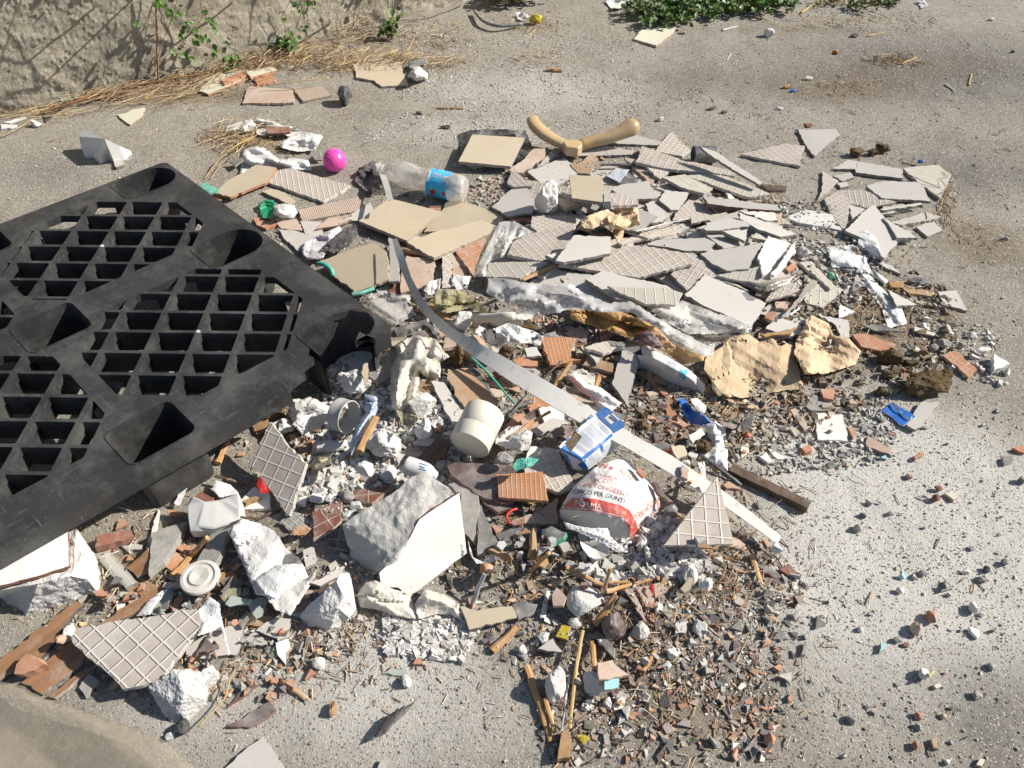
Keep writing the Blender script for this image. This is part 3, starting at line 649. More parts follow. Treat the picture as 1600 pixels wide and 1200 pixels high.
def scatter(poly, n, rg, h=None, world=True):
    P = [at(x, y, .01) for x, y in poly]; P = [(p.x, p.y) for p in P]; xs = [p[0] for p in P]; ys = [p[1] for p in P]
    out = np.zeros((0, 2))
    while len(out) < n:
        q = np.stack([rg.uniform(min(xs), max(xs), n * 2), rg.uniform(min(ys), max(ys), n * 2)], 1); out = np.concatenate([out, q[inpoly(P, q[:, 0], q[:, 1])]])
    return out[:n]
def bits(name, parts, label, shape='chip', arr=None, mat='chips', maxh=9):
    rg = np.random.default_rng(len(name) * 7 + len(parts)); C = []; S = []; A = []; K = []
    for poly, n, pal, smin, smax, flat in parts:
        q = scatter(poly, n, rg); # clump
        keep = (fbm(q[:, 0], q[:, 1], 9, 21, 3) + rg.uniform(-.18, .18, n) > .44) & (hat(q[:, 0], q[:, 1]) - hat(q[:, 0], q[:, 1], HG) < maxh); q = q[keep]; n_ = len(q)
        s = smin * (smax / smin) ** (rg.random(n_) ** 2.2); z = hat(q[:, 0], q[:, 1], arr)
        th = s * flat * rg.uniform(.5, 1.2, n_)
        C.append(np.stack([q[:, 0], q[:, 1], z + th * .6 + s * .15], 1)); S.append(np.stack([s, s * rg.uniform(.45, 1, n_), th], 1)); A.append(rg.uniform(0, 6.3, n_)); K.append(pick(pal, n_, rg))
    o = bulk(name, np.concatenate(C), np.concatenate(S), np.concatenate(A), np.concatenate(K), mat, .3 if shape == 'chip' else .6, shape)
    return tag(o, label, None, None, 'stuff')
ALL = [(-40, -10), (1640, -10), (1640, 1240), (-40, 1240)]
PILE = [(400, 330), (560, 300), (720, 290), (760, 235), (840, 225), (1000, 225), (1160, 280), (1320, 300), (1480, 290), (1500, 340), (1440, 440), (1480, 520), (1330, 600), (1200, 720), (1260, 880), (1240, 1000), (1180, 1180), (860, 1200), (800, 1040), (560, 1000), (300, 1120), (60, 1050), (-20, 900), (300, 740), (500, 560)]
LOW = [(700, 850), (1180, 830), (1260, 900), (1250, 1010), (1200, 1190), (860, 1210), (830, 1060), (700, 980)]
LOWL = [(60, 900), (330, 780), (520, 640), (700, 800), (560, 1000), (330, 1110), (60, 1060)]
UPR = [(860, 280), (1020, 260), (1300, 320), (1400, 380), (1330, 480), (1200, 450), (960, 400)]
BR = [(1000, 560), (1180, 600), (1250, 470), (1480, 440), (1500, 560), (1380, 620), (1200, 700), (1060, 740), (980, 640)]
bits('gravel', [(ALL, 27000, 'gravel', .0009, .0032, .6), ([(620, 40), (1000, 60), (1000, 240), (560, 220)], 9000, 'white', .001, .0035, .6), ([(1250, 620), (1600, 620), (1600, 950), (1250, 850)], 1500, 'white', .0007, .0030, .5), ([(1150, 850), (1600, 850), (1600, 1200), (1150, 1200)], 1500, 'gravel', .0010, .0030, .6)], 'fine pale gravel and grit scattered over the ground', 'pebble')
bits('rubble', [(PILE, 5500, 'chips', .002, .008, .45), (LOW, 5600, 'chips', .0012, .0085, .35), ([(640, 460), (1000, 490), (1080, 640), (900, 740), (660, 620)], 5000, 'chips', .002, .010, .4), (LOWL, 4200, 'leftmix', .0018, .008, .5), (UPR, 7000, 'grey', .0022, .0085, .7), (BR, 9000, 'brown', .0015, .008, .8), ([(520, 560), (740, 560), (740, 780), (470, 780)], 6500, 'white', .0018, .009, .8), ([(600, 960), (760, 960), (720, 1030), (600, 1020)], 2500, 'white', .0015, .007, .8), ([(900, 820), (1060, 820), (1120, 900), (900, 920)], 1500, 'white', .003, .010, .8), ([(1380, 500), (1560, 500), (1580, 600), (1440, 570)], 420, 'white', .0015, .008, .8), ([(1180, 620), (1400, 600), (1400, 720), (1200, 740)], 1600, 'grey', .0015, .006, .7), ([(680, 290), (860, 250), (880, 330), (760, 330)], 1500, 'leftmix', .0018, .0065, .6)], 'loose mixed rubble chips and crumbs of the waste pile')
# ---------------------------------------------------------------- the wall
WA = [at(-420, 268), at(0, 180), at(247, 133), at(420, 88), at(560, 42), at(700, 8)]
WA.append(WA[-1] + (WA[-1] - WA[-2]) * 2.5); WA.insert(0, WA[0] + (WA[0] - WA[1]) * 2)
WD = (at(560, 42) - at(0, 180)); WD.z = 0; WD.normalize(); WN = Vector((WD.y, -WD.x, 0))
def wall_pt(px, py, off=.02):           # point of the wall face seen at a pixel
    o_ = at(247, 133); d = ray(px, py); c0 = Vector((0, 0, CAM_H)); t = (o_ - c0).dot(WN) / d.dot(WN)
    return c0 + d * t + WN * off
def make_wall():
    seg = [0]
    for a, b in zip(WA, WA[1:]): seg.append(seg[-1] + (b - a).length)
    L = np.concatenate([np.arange(0, seg[1], .05), np.arange(seg[1], seg[6] + .4, .009), np.arange(seg[6] + .4, seg[-1], .05)])
    Zs = np.concatenate([np.arange(-.08, .95, .009), np.arange(.95, 1.5, .05)]); V = []
    for l in L:
        k = max(0, min(len(WA) - 2, int(np.searchsorted(seg, l) - 1))); p = WA[k].lerp(WA[k + 1], (l - seg[k]) / (seg[k + 1] - seg[k]))
        for z in Zs:
            q = Vector((l, z, 0)); d = .016 * mnoise.noise(q * 3) + .006 * mnoise.noise(q * 11) + .004 * mnoise.noise(q * 24 + Vector((3, 0, 0))) * (1 + mnoise.noise(q * 5)) + .003 * mnoise.noise(q * 55) + .0025 * mnoise.noise(q * 110)
            V.append((p.x + WN.x * d, p.y + WN.y * d, z))
    nl, nz = len(L), len(Zs); F = [[i * nz + j, (i + 1) * nz + j, (i + 1) * nz + j + 1, i * nz + j + 1] for i in range(nl - 1) for j in range(nz - 1)]
    nb = len(V)                          # back and top so that it is a solid wall
    for i, l in enumerate(L):
        p = Vector(V[i * nz]) - WN * .28; V += [(p.x, p.y, -.08), (p.x, p.y, Zs[-1])]
    for i in range(nl - 1):
        a = nb + 2 * i; F += [[a, a + 1, a + 3, a + 2], [i * nz + nz - 1, (i + 1) * nz + nz - 1, a + 3, a + 1]]
    F += [[j for j in range(nz)][::-1] + [nb, nb + 1][::1], [(nl - 1) * nz + j for j in range(nz)] + [nb + 2 * nl - 1, nb + 2 * nl - 2]]
    m, nt, p, o = base_mat('rough_cast_wall'); co = coords(nt, False)
    c = mixc(nt, ramp(nt, noise_(nt, co, 4, 6), .35, .65), (.50, .445, .34), (.40, .365, .29))
    c = mixc(nt, ramp(nt, noise_(nt, co, 28, 6, .7), .45, .65), c, (.58, .53, .42))
    c = mixc(nt, ramp(nt, noise_(nt, co, 60, 7, .75), .54, .66, 0, .8), c, (.16, .13, .10))
    c = mixc(nt, ramp(nt, noise_(nt, co, 3.2, 7, .65), .5, .66, 0, .7), c, (.25, .22, .175))
    nt.links.new(c, p.inputs['Base Color']); p.inputs['Roughness'].default_value = .95; p.inputs['Specular IOR Level'].default_value = .1
    b = nt.nodes.new('ShaderNodeBump'); b.inputs['Strength'].default_value = 1; b.inputs['Distance'].default_value = .013
    nt.links.new(noise_(nt, co, 55, 10, .8), b.inputs['Height']); nt.links.new(b.outputs[0], p.inputs['Normal'])
    w_ = mk('rough_wall', V, F, m); tag(w_, 'rough cream roughcast wall behind the rubble, with stems climbing it', 'wall')
make_wall()
# ================================================================ SPECIAL OBJECTS
def build_pallet():
    Zt = .150; oc = at(258, 252, Zt); rc = at(616, 512, Zt); ud = rc - oc; UL = ud.length; ud.normalize(); vd = Vector((ud.y, -ud.x, 0)); VL = 1.2
    mw = Matrix((ud, -vd, Vector((0, 0, 1)))).transposed().to_4x4(); mw.translation = Vector((oc.x, oc.y, 0))
    root = bpy.data.objects.new('plastic_pallet', None); COL.objects.link(root); root.matrix_world = mw; root.empty_display_size = .1
    tag(root, 'black plastic nesting pallet with lattice deck and one broken corner, left of the pile', 'pallet')
    # local frame: u along +x, v along -y
    def W(u, v): return (u, -v)
    US, VS = [.058, .483, .925], [.085, .530, 1.05]
    def cup(i, j, g=0):      # opening outlines
        u, v = US[i], VS[j]; du = .060 + g; 
        if j == 0: a, b = v - .075 - g, v + .082 + g
        elif j == 1: a, b = v - .070 - g, v + .068 + g
        else: a, b = v - .08 - g, v + .075 + g
        if i == 0: u0, u1 = u - du + .012, u + du
        elif i == 2: u0, u1 = u - du, u + du - .005
        else: u0, u1 = u - du, u + du
        P = []
        def corner(cu, cv, r, a0): 
            for k in range(5): t = math.radians(a0 + 90 * k / 4); P.append((cu + r * math.cos(t), cv + r * math.sin(t)))
        big = .055; sm = .018
        if j == 0:   # round end towards v=0
            rr = (u1 - u0) / 2
            for k in range(13): t = math.radians(180 + 180 * k / 12); P.append(((u0 + u1) / 2 + rr * math.cos(t), a + rr + rr * math.sin(t)))
            corner(u1 - sm, b - sm, sm, 0); corner(u0 + sm, b - sm, sm, 90)
        elif j == 2:
            rr = (u1 - u0) / 2
            for k in range(13): t = math.radians(180 * k / 12); P.append(((u0 + u1) / 2 + rr * math.cos(t), b - rr + rr * math.sin(t)))
            corner(u0 + sm, a + sm, sm, 180); corner(u1 - sm, a + sm, sm, 270)
        else:
            corner(u1 - sm, b - sm, sm, 0); corner(u0 + sm, b - sm, sm, 90); corner(u0 + sm, a + sm, sm, 180); corner(u1 - sm, a + sm, sm, 270)
        return P
    loops = []
    # outline with the broken corner by the right foot
    out = [(.012, 0)] + [(UL - .012, 0), (UL, .012), (UL, .052), (UL - .028, .060), (.955, .062)]
    cC = cup(2, 0)
    # follow the foot opening's inner side, open towards the near edge
    arc = [q for q in cC if q[0] < .958]
    arc.sort(key=lambda q: math.atan2(q[1] - .085, q[0] - .93) % (2 * math.pi))
    top = [((.865 + .985) / 2 + .058 * math.cos(math.radians(a_)), .068 + .058 * math.sin(math.radians(a_))) for a_ in (20, -20, -60, -100, -140, -180)]
    out += [(max(.868, min(.975, x)), y) for x, y in top] + [(.867, .155), (.882, .168), (.925, .168), (.940, .185), (.958, .182), (.963, .215), (.985, .222), (.992, .262), (UL, .268), (UL, VL - .012), (UL - .012, VL), (.012, VL), (0, VL - .012), (0, .012)]
    loops.append(out)
    for i in range(3):
        for j in range(3):
            if (i, j) != (2, 0): loops.append(cup(i, j))
    # four lattice panels: diagonal cells clipped by an octagon
    def clip(poly, a, b, c):     # keep a*u+b*v<=c
        o_ = []
        for k in range(len(poly)):
            p, q = poly[k], poly[(k + 1) % len(poly)]; fp = a * p[0] + b * p[1] - c; fq = a * q[0] + b * q[1] - c
            if fp <= 0: o_.append(p)
            if fp * fq < 0: t = fp / (fp - fq); o_.append((p[0] + t * (q[0] - p[0]), p[1] + t * (q[1] - p[1])))
        return o_
    def parea(P): return abs(sum(P[k][0] * P[(k + 1) % len(P)][1] - P[(k + 1) % len(P)][0] * P[k][1] for k in range(len(P)))) / 2
    def rounded(P, r=.004):
        o_ = []
        for k in range(len(P)):
            a, b, c = Vector(P[k - 1]), Vector(P[k]), Vector(P[(k + 1) % len(P)]); r1 = min(r, (a - b).length * .3, (c - b).length * .3)
            p, q = b + (a - b).normalized() * r1, b + (c - b).normalized() * r1; o_ += [tuple(p), tuple((p + q + b * 2) / 4), tuple(q)]
        return o_
    sx, sy, bar = .068, .092, .0125
    for iu in (0, 1):
        for iv in (0, 1):
            u0, u1 = ((.060, .425), (.498, .905))[iu]; v0, v1 = ((.075, .535), (.56, 1.03))[iv]; cu, cv = (.268, .717)[iu], (.310, .790)[iv]
            for k in range(-9, 10):
                for l in range(-9, 10):
                    c0 = (k + .5) * sx, (l + .5) * sy; h = (sx - .0085) / 2; g = (sy - .0115) / 2; P = []
                    for dx, dy in ((-h, -g), (h, -g), (h, g), (-h, g)):
                        x, y = c0[0] + dx, c0[1] + dy; P.append((cu + (x - y) * .7071, cv + (x + y) * .7071))
                    for (a, b, c) in ((1, 0, u1 - .008), (-1, 0, -u0 - .008), (0, 1, v1 - .008), (0, -1, -v0 - .008)): P = clip(P, a, b, c) if P else P
                    # keep clear of the feet
                    for i in (iu, iu + 1):
                        for j in (iv, iv + 1):
                            fu, fv = US[i], VS[j]; su = 1 if fu < cu else -1; sv = 1 if fv < cv else -1
                            c_ = -(su * fu + sv * fv) - (.148 if i != 1 else .135); P = clip(P, -su, -sv, c_) if P else P
                    if len(P) > 2 and parea(P) > .00030: loops.append(rounded(P))
    cu = bpy.data.curves.new('deck', 'CURVE'); cu.dimensions = '2D'; cu.fill_mode = 'BOTH'; cu.extrude = .010
    for P in loops:
        sp = cu.splines.new('POLY'); sp.points.add(len(P) - 1)
        for k, (u, v) in enumerate(P): sp.points[k].co = (u, -v, 0, 1)
        sp.use_cyclic_u = True
    tmp = bpy.data.objects.new('deck_src', cu); COL.objects.link(tmp); dg = bpy.context.evaluated_depsgraph_get()
    me = bpy.data.meshes.new_from_object(tmp.evaluated_get(dg)); bpy.data.objects.remove(tmp); me.name = 'deck'
    bm = bmesh.new(); bm.from_mesh(me); bmesh.ops.remove_doubles(bm, verts=bm.verts, dist=1e-5); bmesh.ops.recalc_face_normals(bm, faces=bm.faces)
    bmesh.ops.translate(bm, verts=bm.verts, vec=(0, 0, Zt - .010)); bm.to_mesh(me); bm.free(); me.materials.clear(); me.materials.append(M['pallet']); me.polygons.foreach_set('use_smooth', [False] * len(me.polygons))
    deck = bpy.data.objects.new('deck', me); COL.objects.link(deck); deck.parent = root
    bv = deck.modifiers.new('bevel', 'BEVEL'); bv.width = .0012; bv.segments = 1; bv.limit_method = 'ANGLE'; bv.angle_limit = math.radians(50)
    def child(name, V, F, label=None, sm=False):
        me = bpy.data.meshes.new(name); me.from_pydata([tuple(v) for v in V], [], F); me.materials.append(M['pallet']); o = bpy.data.objects.new(name, me); COL.objects.link(o); o.parent = root; fixn(o)
        if label: o['label'] = label
        return o
    # deep ribs under the lattice bars
    V = []; F = []
    def wallstrip(P, z0, z1, th=.004, taper=0):
        for (a, b) in zip(P, P[1:]):
            a, b = Vector(a), Vector(b); d = (b - a).normalized(); n = Vector((-d.y, d.x)) * th / 2; k = len(V)
            for z, e in ((z0, 0), (z1, 0)): V.extend([(a.x + n.x, -(a.y + n.y), z), (b.x + n.x, -(b.y + n.y), z), (b.x - n.x, -(b.y - n.y), z), (a.x - n.x, -(a.y - n.y), z)])
            F.extend([[k, k + 1, k + 2, k + 3], [k + 4, k + 7, k + 6, k + 5]] + [[k + i, k + 4 + i, k + 4 + (i + 1) % 4, k + (i + 1) % 4] for i in range(4)])
    for iu in (0, 1):
        for iv in (0, 1):
            u0, u1 = ((.072, .418), (.505, .890))[iu]; v0, v1 = ((.085, .515), (.56, 1.03))[iv]; c_u, c_v = (.268, .717)[iu], (.310, .790)[iv]
            for fam in (0, 1):
                for k in range(-5, 6):
                    x = k * (sx, sy)[fam]; P = [(x, -.5), (x, .5)] if fam == 0 else [(-.5, x), (.5, x)]
                    Q = [(c_u + (a - b) * .7071, c_v + (a + b) * .7071) for a, b in P]
                    # clip segment to panel box
                    t0, t1 = 0., 1.; d = (Q[1][0] - Q[0][0], Q[1][1] - Q[0][1])
                    for ax, lo, hi in ((0, u0 + .02, u1 - .02), (1, v0 + .02, v1 - .02)):
                        ta, tb = sorted(((lo - Q[0][ax]) / d[ax], (hi - Q[0][ax]) / d[ax])); t0 = max(t0, ta); t1 = min(t1, tb)
                    if t1 - t0 > .05: wallstrip([(Q[0][0] + d[0] * t, Q[0][1] + d[1] * t) for t in (t0, t1)], Zt - .058, Zt - .0195, .004)
    child('rib', V, F)
    V = []; F = []
    for seg_, lab_ in (([(.01, .008), (UL - .012, .008)], None), ([(.008, .012), (.008, VL - .012)], None), ([(.02, VL - .008), (UL - .01, VL - .008)], None), ([(UL - .004, .268), (UL - .003, .575), (UL - .004, VL - .012)], 'cracked near side skirt of the pallet'), ([(UL - .004, .012), (UL - .004, .055)], 'short skirt end beyond the broken corner')):
        V = []; F = []; wallstrip(seg_, .099, Zt - .0195, .006); child('side_skirt', V, F, lab_)
    # feet: tapered cups with inner and outer walls and a floor
    for i in range(3):
        for j in range(3):
            P = cup(i, j); n = len(P); c_ = (sum(p[0] for p in P) / n, sum(p[1] for p in P) / n); V = []; F = []
            def ring(z, sc, g):
                for p in P:
                    x, y = c_[0] + (p[0] - c_[0]) * sc, c_[1] + (p[1] - c_[1]) * sc; dd = math.hypot(p[0] - c_[0], p[1] - c_[1]) or 1
                    V.append((x + (p[0] - c_[0]) / dd * g, -(y + (p[1] - c_[1]) / dd * g), z))
            ring(Zt + .0016, 1, .0022); ring(Zt + .0016, 1, -.0004); ring(.008, .93, 0.0); ring(.004, .93, .004); ring(Zt - .0195, 1, .004)
            broken = (i, j) == (2, 0)
            for k in range(n):
                q = (k + 1) % n
                if broken and P[k][0] > .95 and P[q][0] > .95 and .04 < P[k][1] < .168: continue
                for r_ in range(4): F.append([r_ * n + k, r_ * n + q, (r_ + 1) * n + q, (r_ + 1) * n + k])
            if not broken: F.append([2 * n + k for k in range(n)])
            child('foot', V, F, 'broken open foot at the right corner' if broken else None)
    # screws in two lattice crossings
    for (u_, v_) in ((.268, .310), (.717, .310)):
        p = Vector((u_, -v_, Zt)); V, F = sweep([p + Vector((0, 0, -.004)), p + Vector((0, 0, .0015))], [.005, .0045], 12, up=Vector((1, 0, 0)))
        o = child('screw', V, F); o.data.materials[0] = M['silver']
    for ch in root.children:          # the old pallet is racked slightly out of square
        for v in ch.data.vertices: v.co.x += .078 * v.co.y
build_pallet()
EXTRA_BRICK = True

def build_handle():
    z = float(np.percentile(hat(np.linspace(.05, .45, 20), np.full(20, 2.45)), 80)) + .012
    c = rp('R3', [(112, 688), (135, 735), (190, 785), (255, 825), (310, 850), (395, 850), (470, 828), (560, 808), (640, 775), (700, 745), (728, 728)])
    hs = [.062, .050, .034, .022, .016, .018, .026, .034, .046, .056, .060]; rr = [.019, .023, .022, .020, .019, .019, .018, .019, .023, .029, .022]
    P = [at(x, y, z + h) for (x, y), h in zip(c, hs)]
    def dens(P, R):
        Q = []; S = []
        for i in range(len(P) - 1):
            for t in (0, .34, .67): Q.append(P[i].lerp(P[i + 1], t)); S.append(R[i] * (1 - t) + R[i + 1] * t)
        return Q + [P[-1]], S + [R[-1]]
    root = empty('curved_handle', (P[5].x, P[5].y, z), 'shiny tan curved two-armed rest lying on the pile behind the square beige tile', 'arm rest')
    for a, b, fl in ((0, 5, .75), (5, 11, .95)):
        Q, S = dens(P[a:b + (1 if a == 0 else 0)], rr[a:b + (1 if a == 0 else 0)]); V, F = sweep(Q, S, 16, fl, expo=.8)
        o = mk('arm', V, F, M['handle'], parent=root, smooth=True); m = o.modifiers.new('round', 'SUBSURF'); m.levels = m.render_levels = 1
    q = rp('R3', [(297, 828), (335, 818), (406, 820), (414, 846), (388, 868), (318, 860)]); t = [at(x, y, z + .040) for x, y in q]
    V = t + [v - Vector((0, 0, .034)) for v in t]; F = [list(range(6))] + [[i, i + 6, (i + 1) % 6 + 6, (i + 1) % 6] for i in range(6)] + [list(range(6, 12))[::-1]]
    o = mk('joint_block', V, F, M['handle'], parent=root); fixn(o); m = o.modifiers.new('b', 'BEVEL'); m.width = .004; m.segments = 3
def build_ball():
    r = .0355; c = at(522.5, 250.5, float(hat(*at(522, 262, 0)[:2])) + r); bm = bmesh.new(); bmesh.ops.create_icosphere(bm, subdivisions=5, radius=1)
    g = []
    for k in range(150):
        y = 1 - 2 * (k + .5) / 150; t = k * 2.39996; s = math.sqrt(1 - y * y); g.append(Vector((s * math.cos(t), y, s * math.sin(t))))
    from mathutils.kdtree import KDTree
    kd = KDTree(150)
    for i, v in enumerate(g): kd.insert(v, i)
    kd.balance()
    for v in bm.verts:
        d = kd.find(v.co)[2]; v.co *= r * (1 + .035 * max(0, 1 - (d / .095) ** 2))
    me = bpy.data.meshes.new('rubber_ball'); bm.to_mesh(me); bm.free(); me.materials.append(M['ballpink']); me.polygons.foreach_set('use_smooth', [True] * len(me.polygons))
    o = bpy.data.objects.new('rubber_ball', me); COL.objects.link(o); o.location = c; o.rotation_euler = (.5, .3, .2); tag(o, 'bright pink knobbly rubber ball on the ground', 'ball')
def build_bottle():
    r = .043; a = at(588, 264, .046); b = at(728, 297, .047); mid = at(655, 268, .046)
    prof = [(0, .012), (.03, .0135), (.06, .0135), (.065, .017), (.08, .017), (.09, .013), (.14, .022), (.22, .036), (.30, .0395), (.38, .037), (.46, .028), (.52, .031), (.57, .038), (.62, .040), (.82, .040), (.88, .042), (.94, .040), (.985, .034), (1.0, .022)]
    P = []; R = []
    for t, q in prof:
        c = a.lerp(b, t); bendv = math.sin(min(1, t / .6) * math.pi) * .010; P.append(c + Vector((.3, 1, 0)).normalized() * bendv * (1 if t < .6 else 0)); R.append(q)
    root = empty('drink_bottle', ((a.x + b.x) / 2, (a.y + b.y) / 2, 0), 'crushed clear plastic drink bottle with a blue label', 'bottle')
    V, F = sweep(P, R, 28)
    for i, v in enumerate(V):
        k = i // 28; t = prof[k][0]
        n = mnoise.noise(v * 45) * .006 + mnoise.noise(v * 110) * .0022
        if t > .09 and (t < .6 or t > .84): c = P[k]; V[i] = v + (v - c).normalized() * n * (1.5 if t < .6 else .6)
    o = mk('bottle_body', V, F, M['petclear'], parent=root, smooth=True); md = o.modifiers.new('s', 'SUBSURF'); md.levels = md.render_levels = 2
    la = a.lerp(b, .625); lb = a.lerp(b, .845); V, F = sweep([la.lerp(lb, k / 6) for k in range(7)], [.0412] * 7, 40, cap=False); lab = mk('label', V, F, M['labelblue'], parent=root, smooth=True)
    bv = BVHTree.FromPolygons([tuple(v) for v in V], F)
    patch('R2', [(985, 1060), (1000, 985), (1030, 990), (1012, 1068)], bv, 'labelwhite', 'printed_mark', lab, 8, 8)
    patch('R2', [(1098, 1030), (1150, 1042), (1142, 1078), (1092, 1066)], bv, 'labelwhite', 'printed_mark', lab, 8, 6)
    for k in range(6): x = 1104 + k * 6.6; patch('R2', [(x, 1036 + k * 1.5), (x + 2.6, 1037 + k * 1.5), (x - 4, 1066 + k * 1.5), (x - 6.6, 1065 + k * 1.5)], bv, 'sackblack', 'bar', lab, 2, 5, off=.0012)
    for (x, y, s) in ((1035, 1125, 18), (1100, 1137, 12), (1062, 990, 7)):
        patch('R2', [(x - s, y - s * .6), (x + s * .6, y - s), (x + s, y + s * .6), (x - s * .5, y + s)], bv, 'red', 'printed_mark', lab, 5, 5)
    for y in (1010, 1020, 1030): patch('R2', [(1035, y), (1085, y + 12), (1084, y + 16), (1034, y + 4)], bv, 'labelwhite', 'printed_mark', lab, 8, 1)
M['dustycap'] = surf('dusty_white_cap', (.56, .54, .49), (.48, .46, .41), rough=.7, ns=40, bump=.2, dust=.5, dirt=.4)
M['labelblue'] = surf('blue_bottle_label', (.02, .36, .66), (.04, .50, .78), rough=.3, ns=25, bump=.1, dust=.1)
M['labelwhite'] = surf('white_label_print', (.72, .76, .8), rough=.35, ns=25, bump=0, dust=.1)
def build_tub():
    zb = float(np.median(hat(np.linspace(-.07, -.02, 8), np.full(8, 1.17)))) + .045
    a = at(733, 696, zb); b = at(752, 652, zb + .045); d = (b - a).normalized(); L = .088; r = .0425
    d = Vector((.36, .92, .12)).normalized(); P = [a + d * L * t for t in (0, .02, .4, .41, .415, .42, .98, 1)]; R = [r * .97, r, r, r, r * .985, r * 1.0, r, r * .97]
    V, F = sweep(P, R, 40, cap=False); o_ = empty('cardboard_tub', (a.x, a.y, 0), 'round cream cardboard tub lying on its side with a closed base', 'tub')
    o = mk('tub_wall', V, F, M['tubcard'], parent=o_, smooth=True); fixn(o); m = o.modifiers.new('t', 'SOLIDIFY'); m.thickness = .0015
    V, F = sweep([a + d * .003, a + d * .006], [r * .965, r * .965], 40); fixn(mk('tub_base', V, F, M['tubcard'], parent=o_))
    V, F = sweep([a + d * (L - .006), a + d * (L - .003)], [r * .965, r * .965], 40); fixn(mk('tub_lid', V, F, M['tubcard'], parent=o_))
    stamp([tuple(a + d * L * t + Vector((0, 0, r))) for t in (0, .3, .6, 1)], .03)
def build_pipe(reg, p0, p1, z0, z1, r, mat, label, name='pipe', th=.0025, n=28, oval=1.0, cat='pipe'):
    (ax, ay), (bx, by) = rp(reg, [p0, p1]); a = at(ax, ay, z0); b = at(bx, by, z1)
    V, F = sweep([a.lerp(b, t) for t in (0, .05, .5, .95, 1)], [r * 1.04, r, r, r, r], n, oval, cap=False)
    o = mk(name, V, F, M[mat], smooth=True); fixn(o); m = o.modifiers.new('t', 'SOLIDIFY'); m.thickness = th; center(o); stamp([tuple(a.lerp(b, t) + Vector((0, 0, r * .7))) for t in (0, .3, .6, 1)], r * .8); return tag(o, label, cat)
def build_white_bottle():
    zb = .085; a = at(633, 726, zb); b = at(684, 744, zb - .008); prof = [(0, .014), (.02, .0185), (.08, .0195), (.55, .0195), (.72, .018), (.84, .013), (.90, .009), (1, .009)]
    V, F = sweep([a.lerp(b, t) for t, _ in prof], [q for _, q in prof], 28); root = empty('white_plastic_bottle', (a.x, a.y, zb - .02), 'small white plastic bottle lying on top of the concrete block', 'bottle')
    o = mk('bottle_body', V, F, M['bottlewhite'], parent=root, smooth=True); m = o.modifiers.new('s', 'SUBSURF'); m.levels = m.render_levels = 1
    bv = BVHTree.FromPolygons([tuple(v) for v in V], F)
    for k, (y, l) in enumerate(((722, 12), (726, 9), (730, 11))): patch('PX', [(655, y + 1), (655 + l, y + 5), (655 + l, y + 6), (655, y + 2)], bv, 'boxblue', 'printed_mark', root, 6, 1)
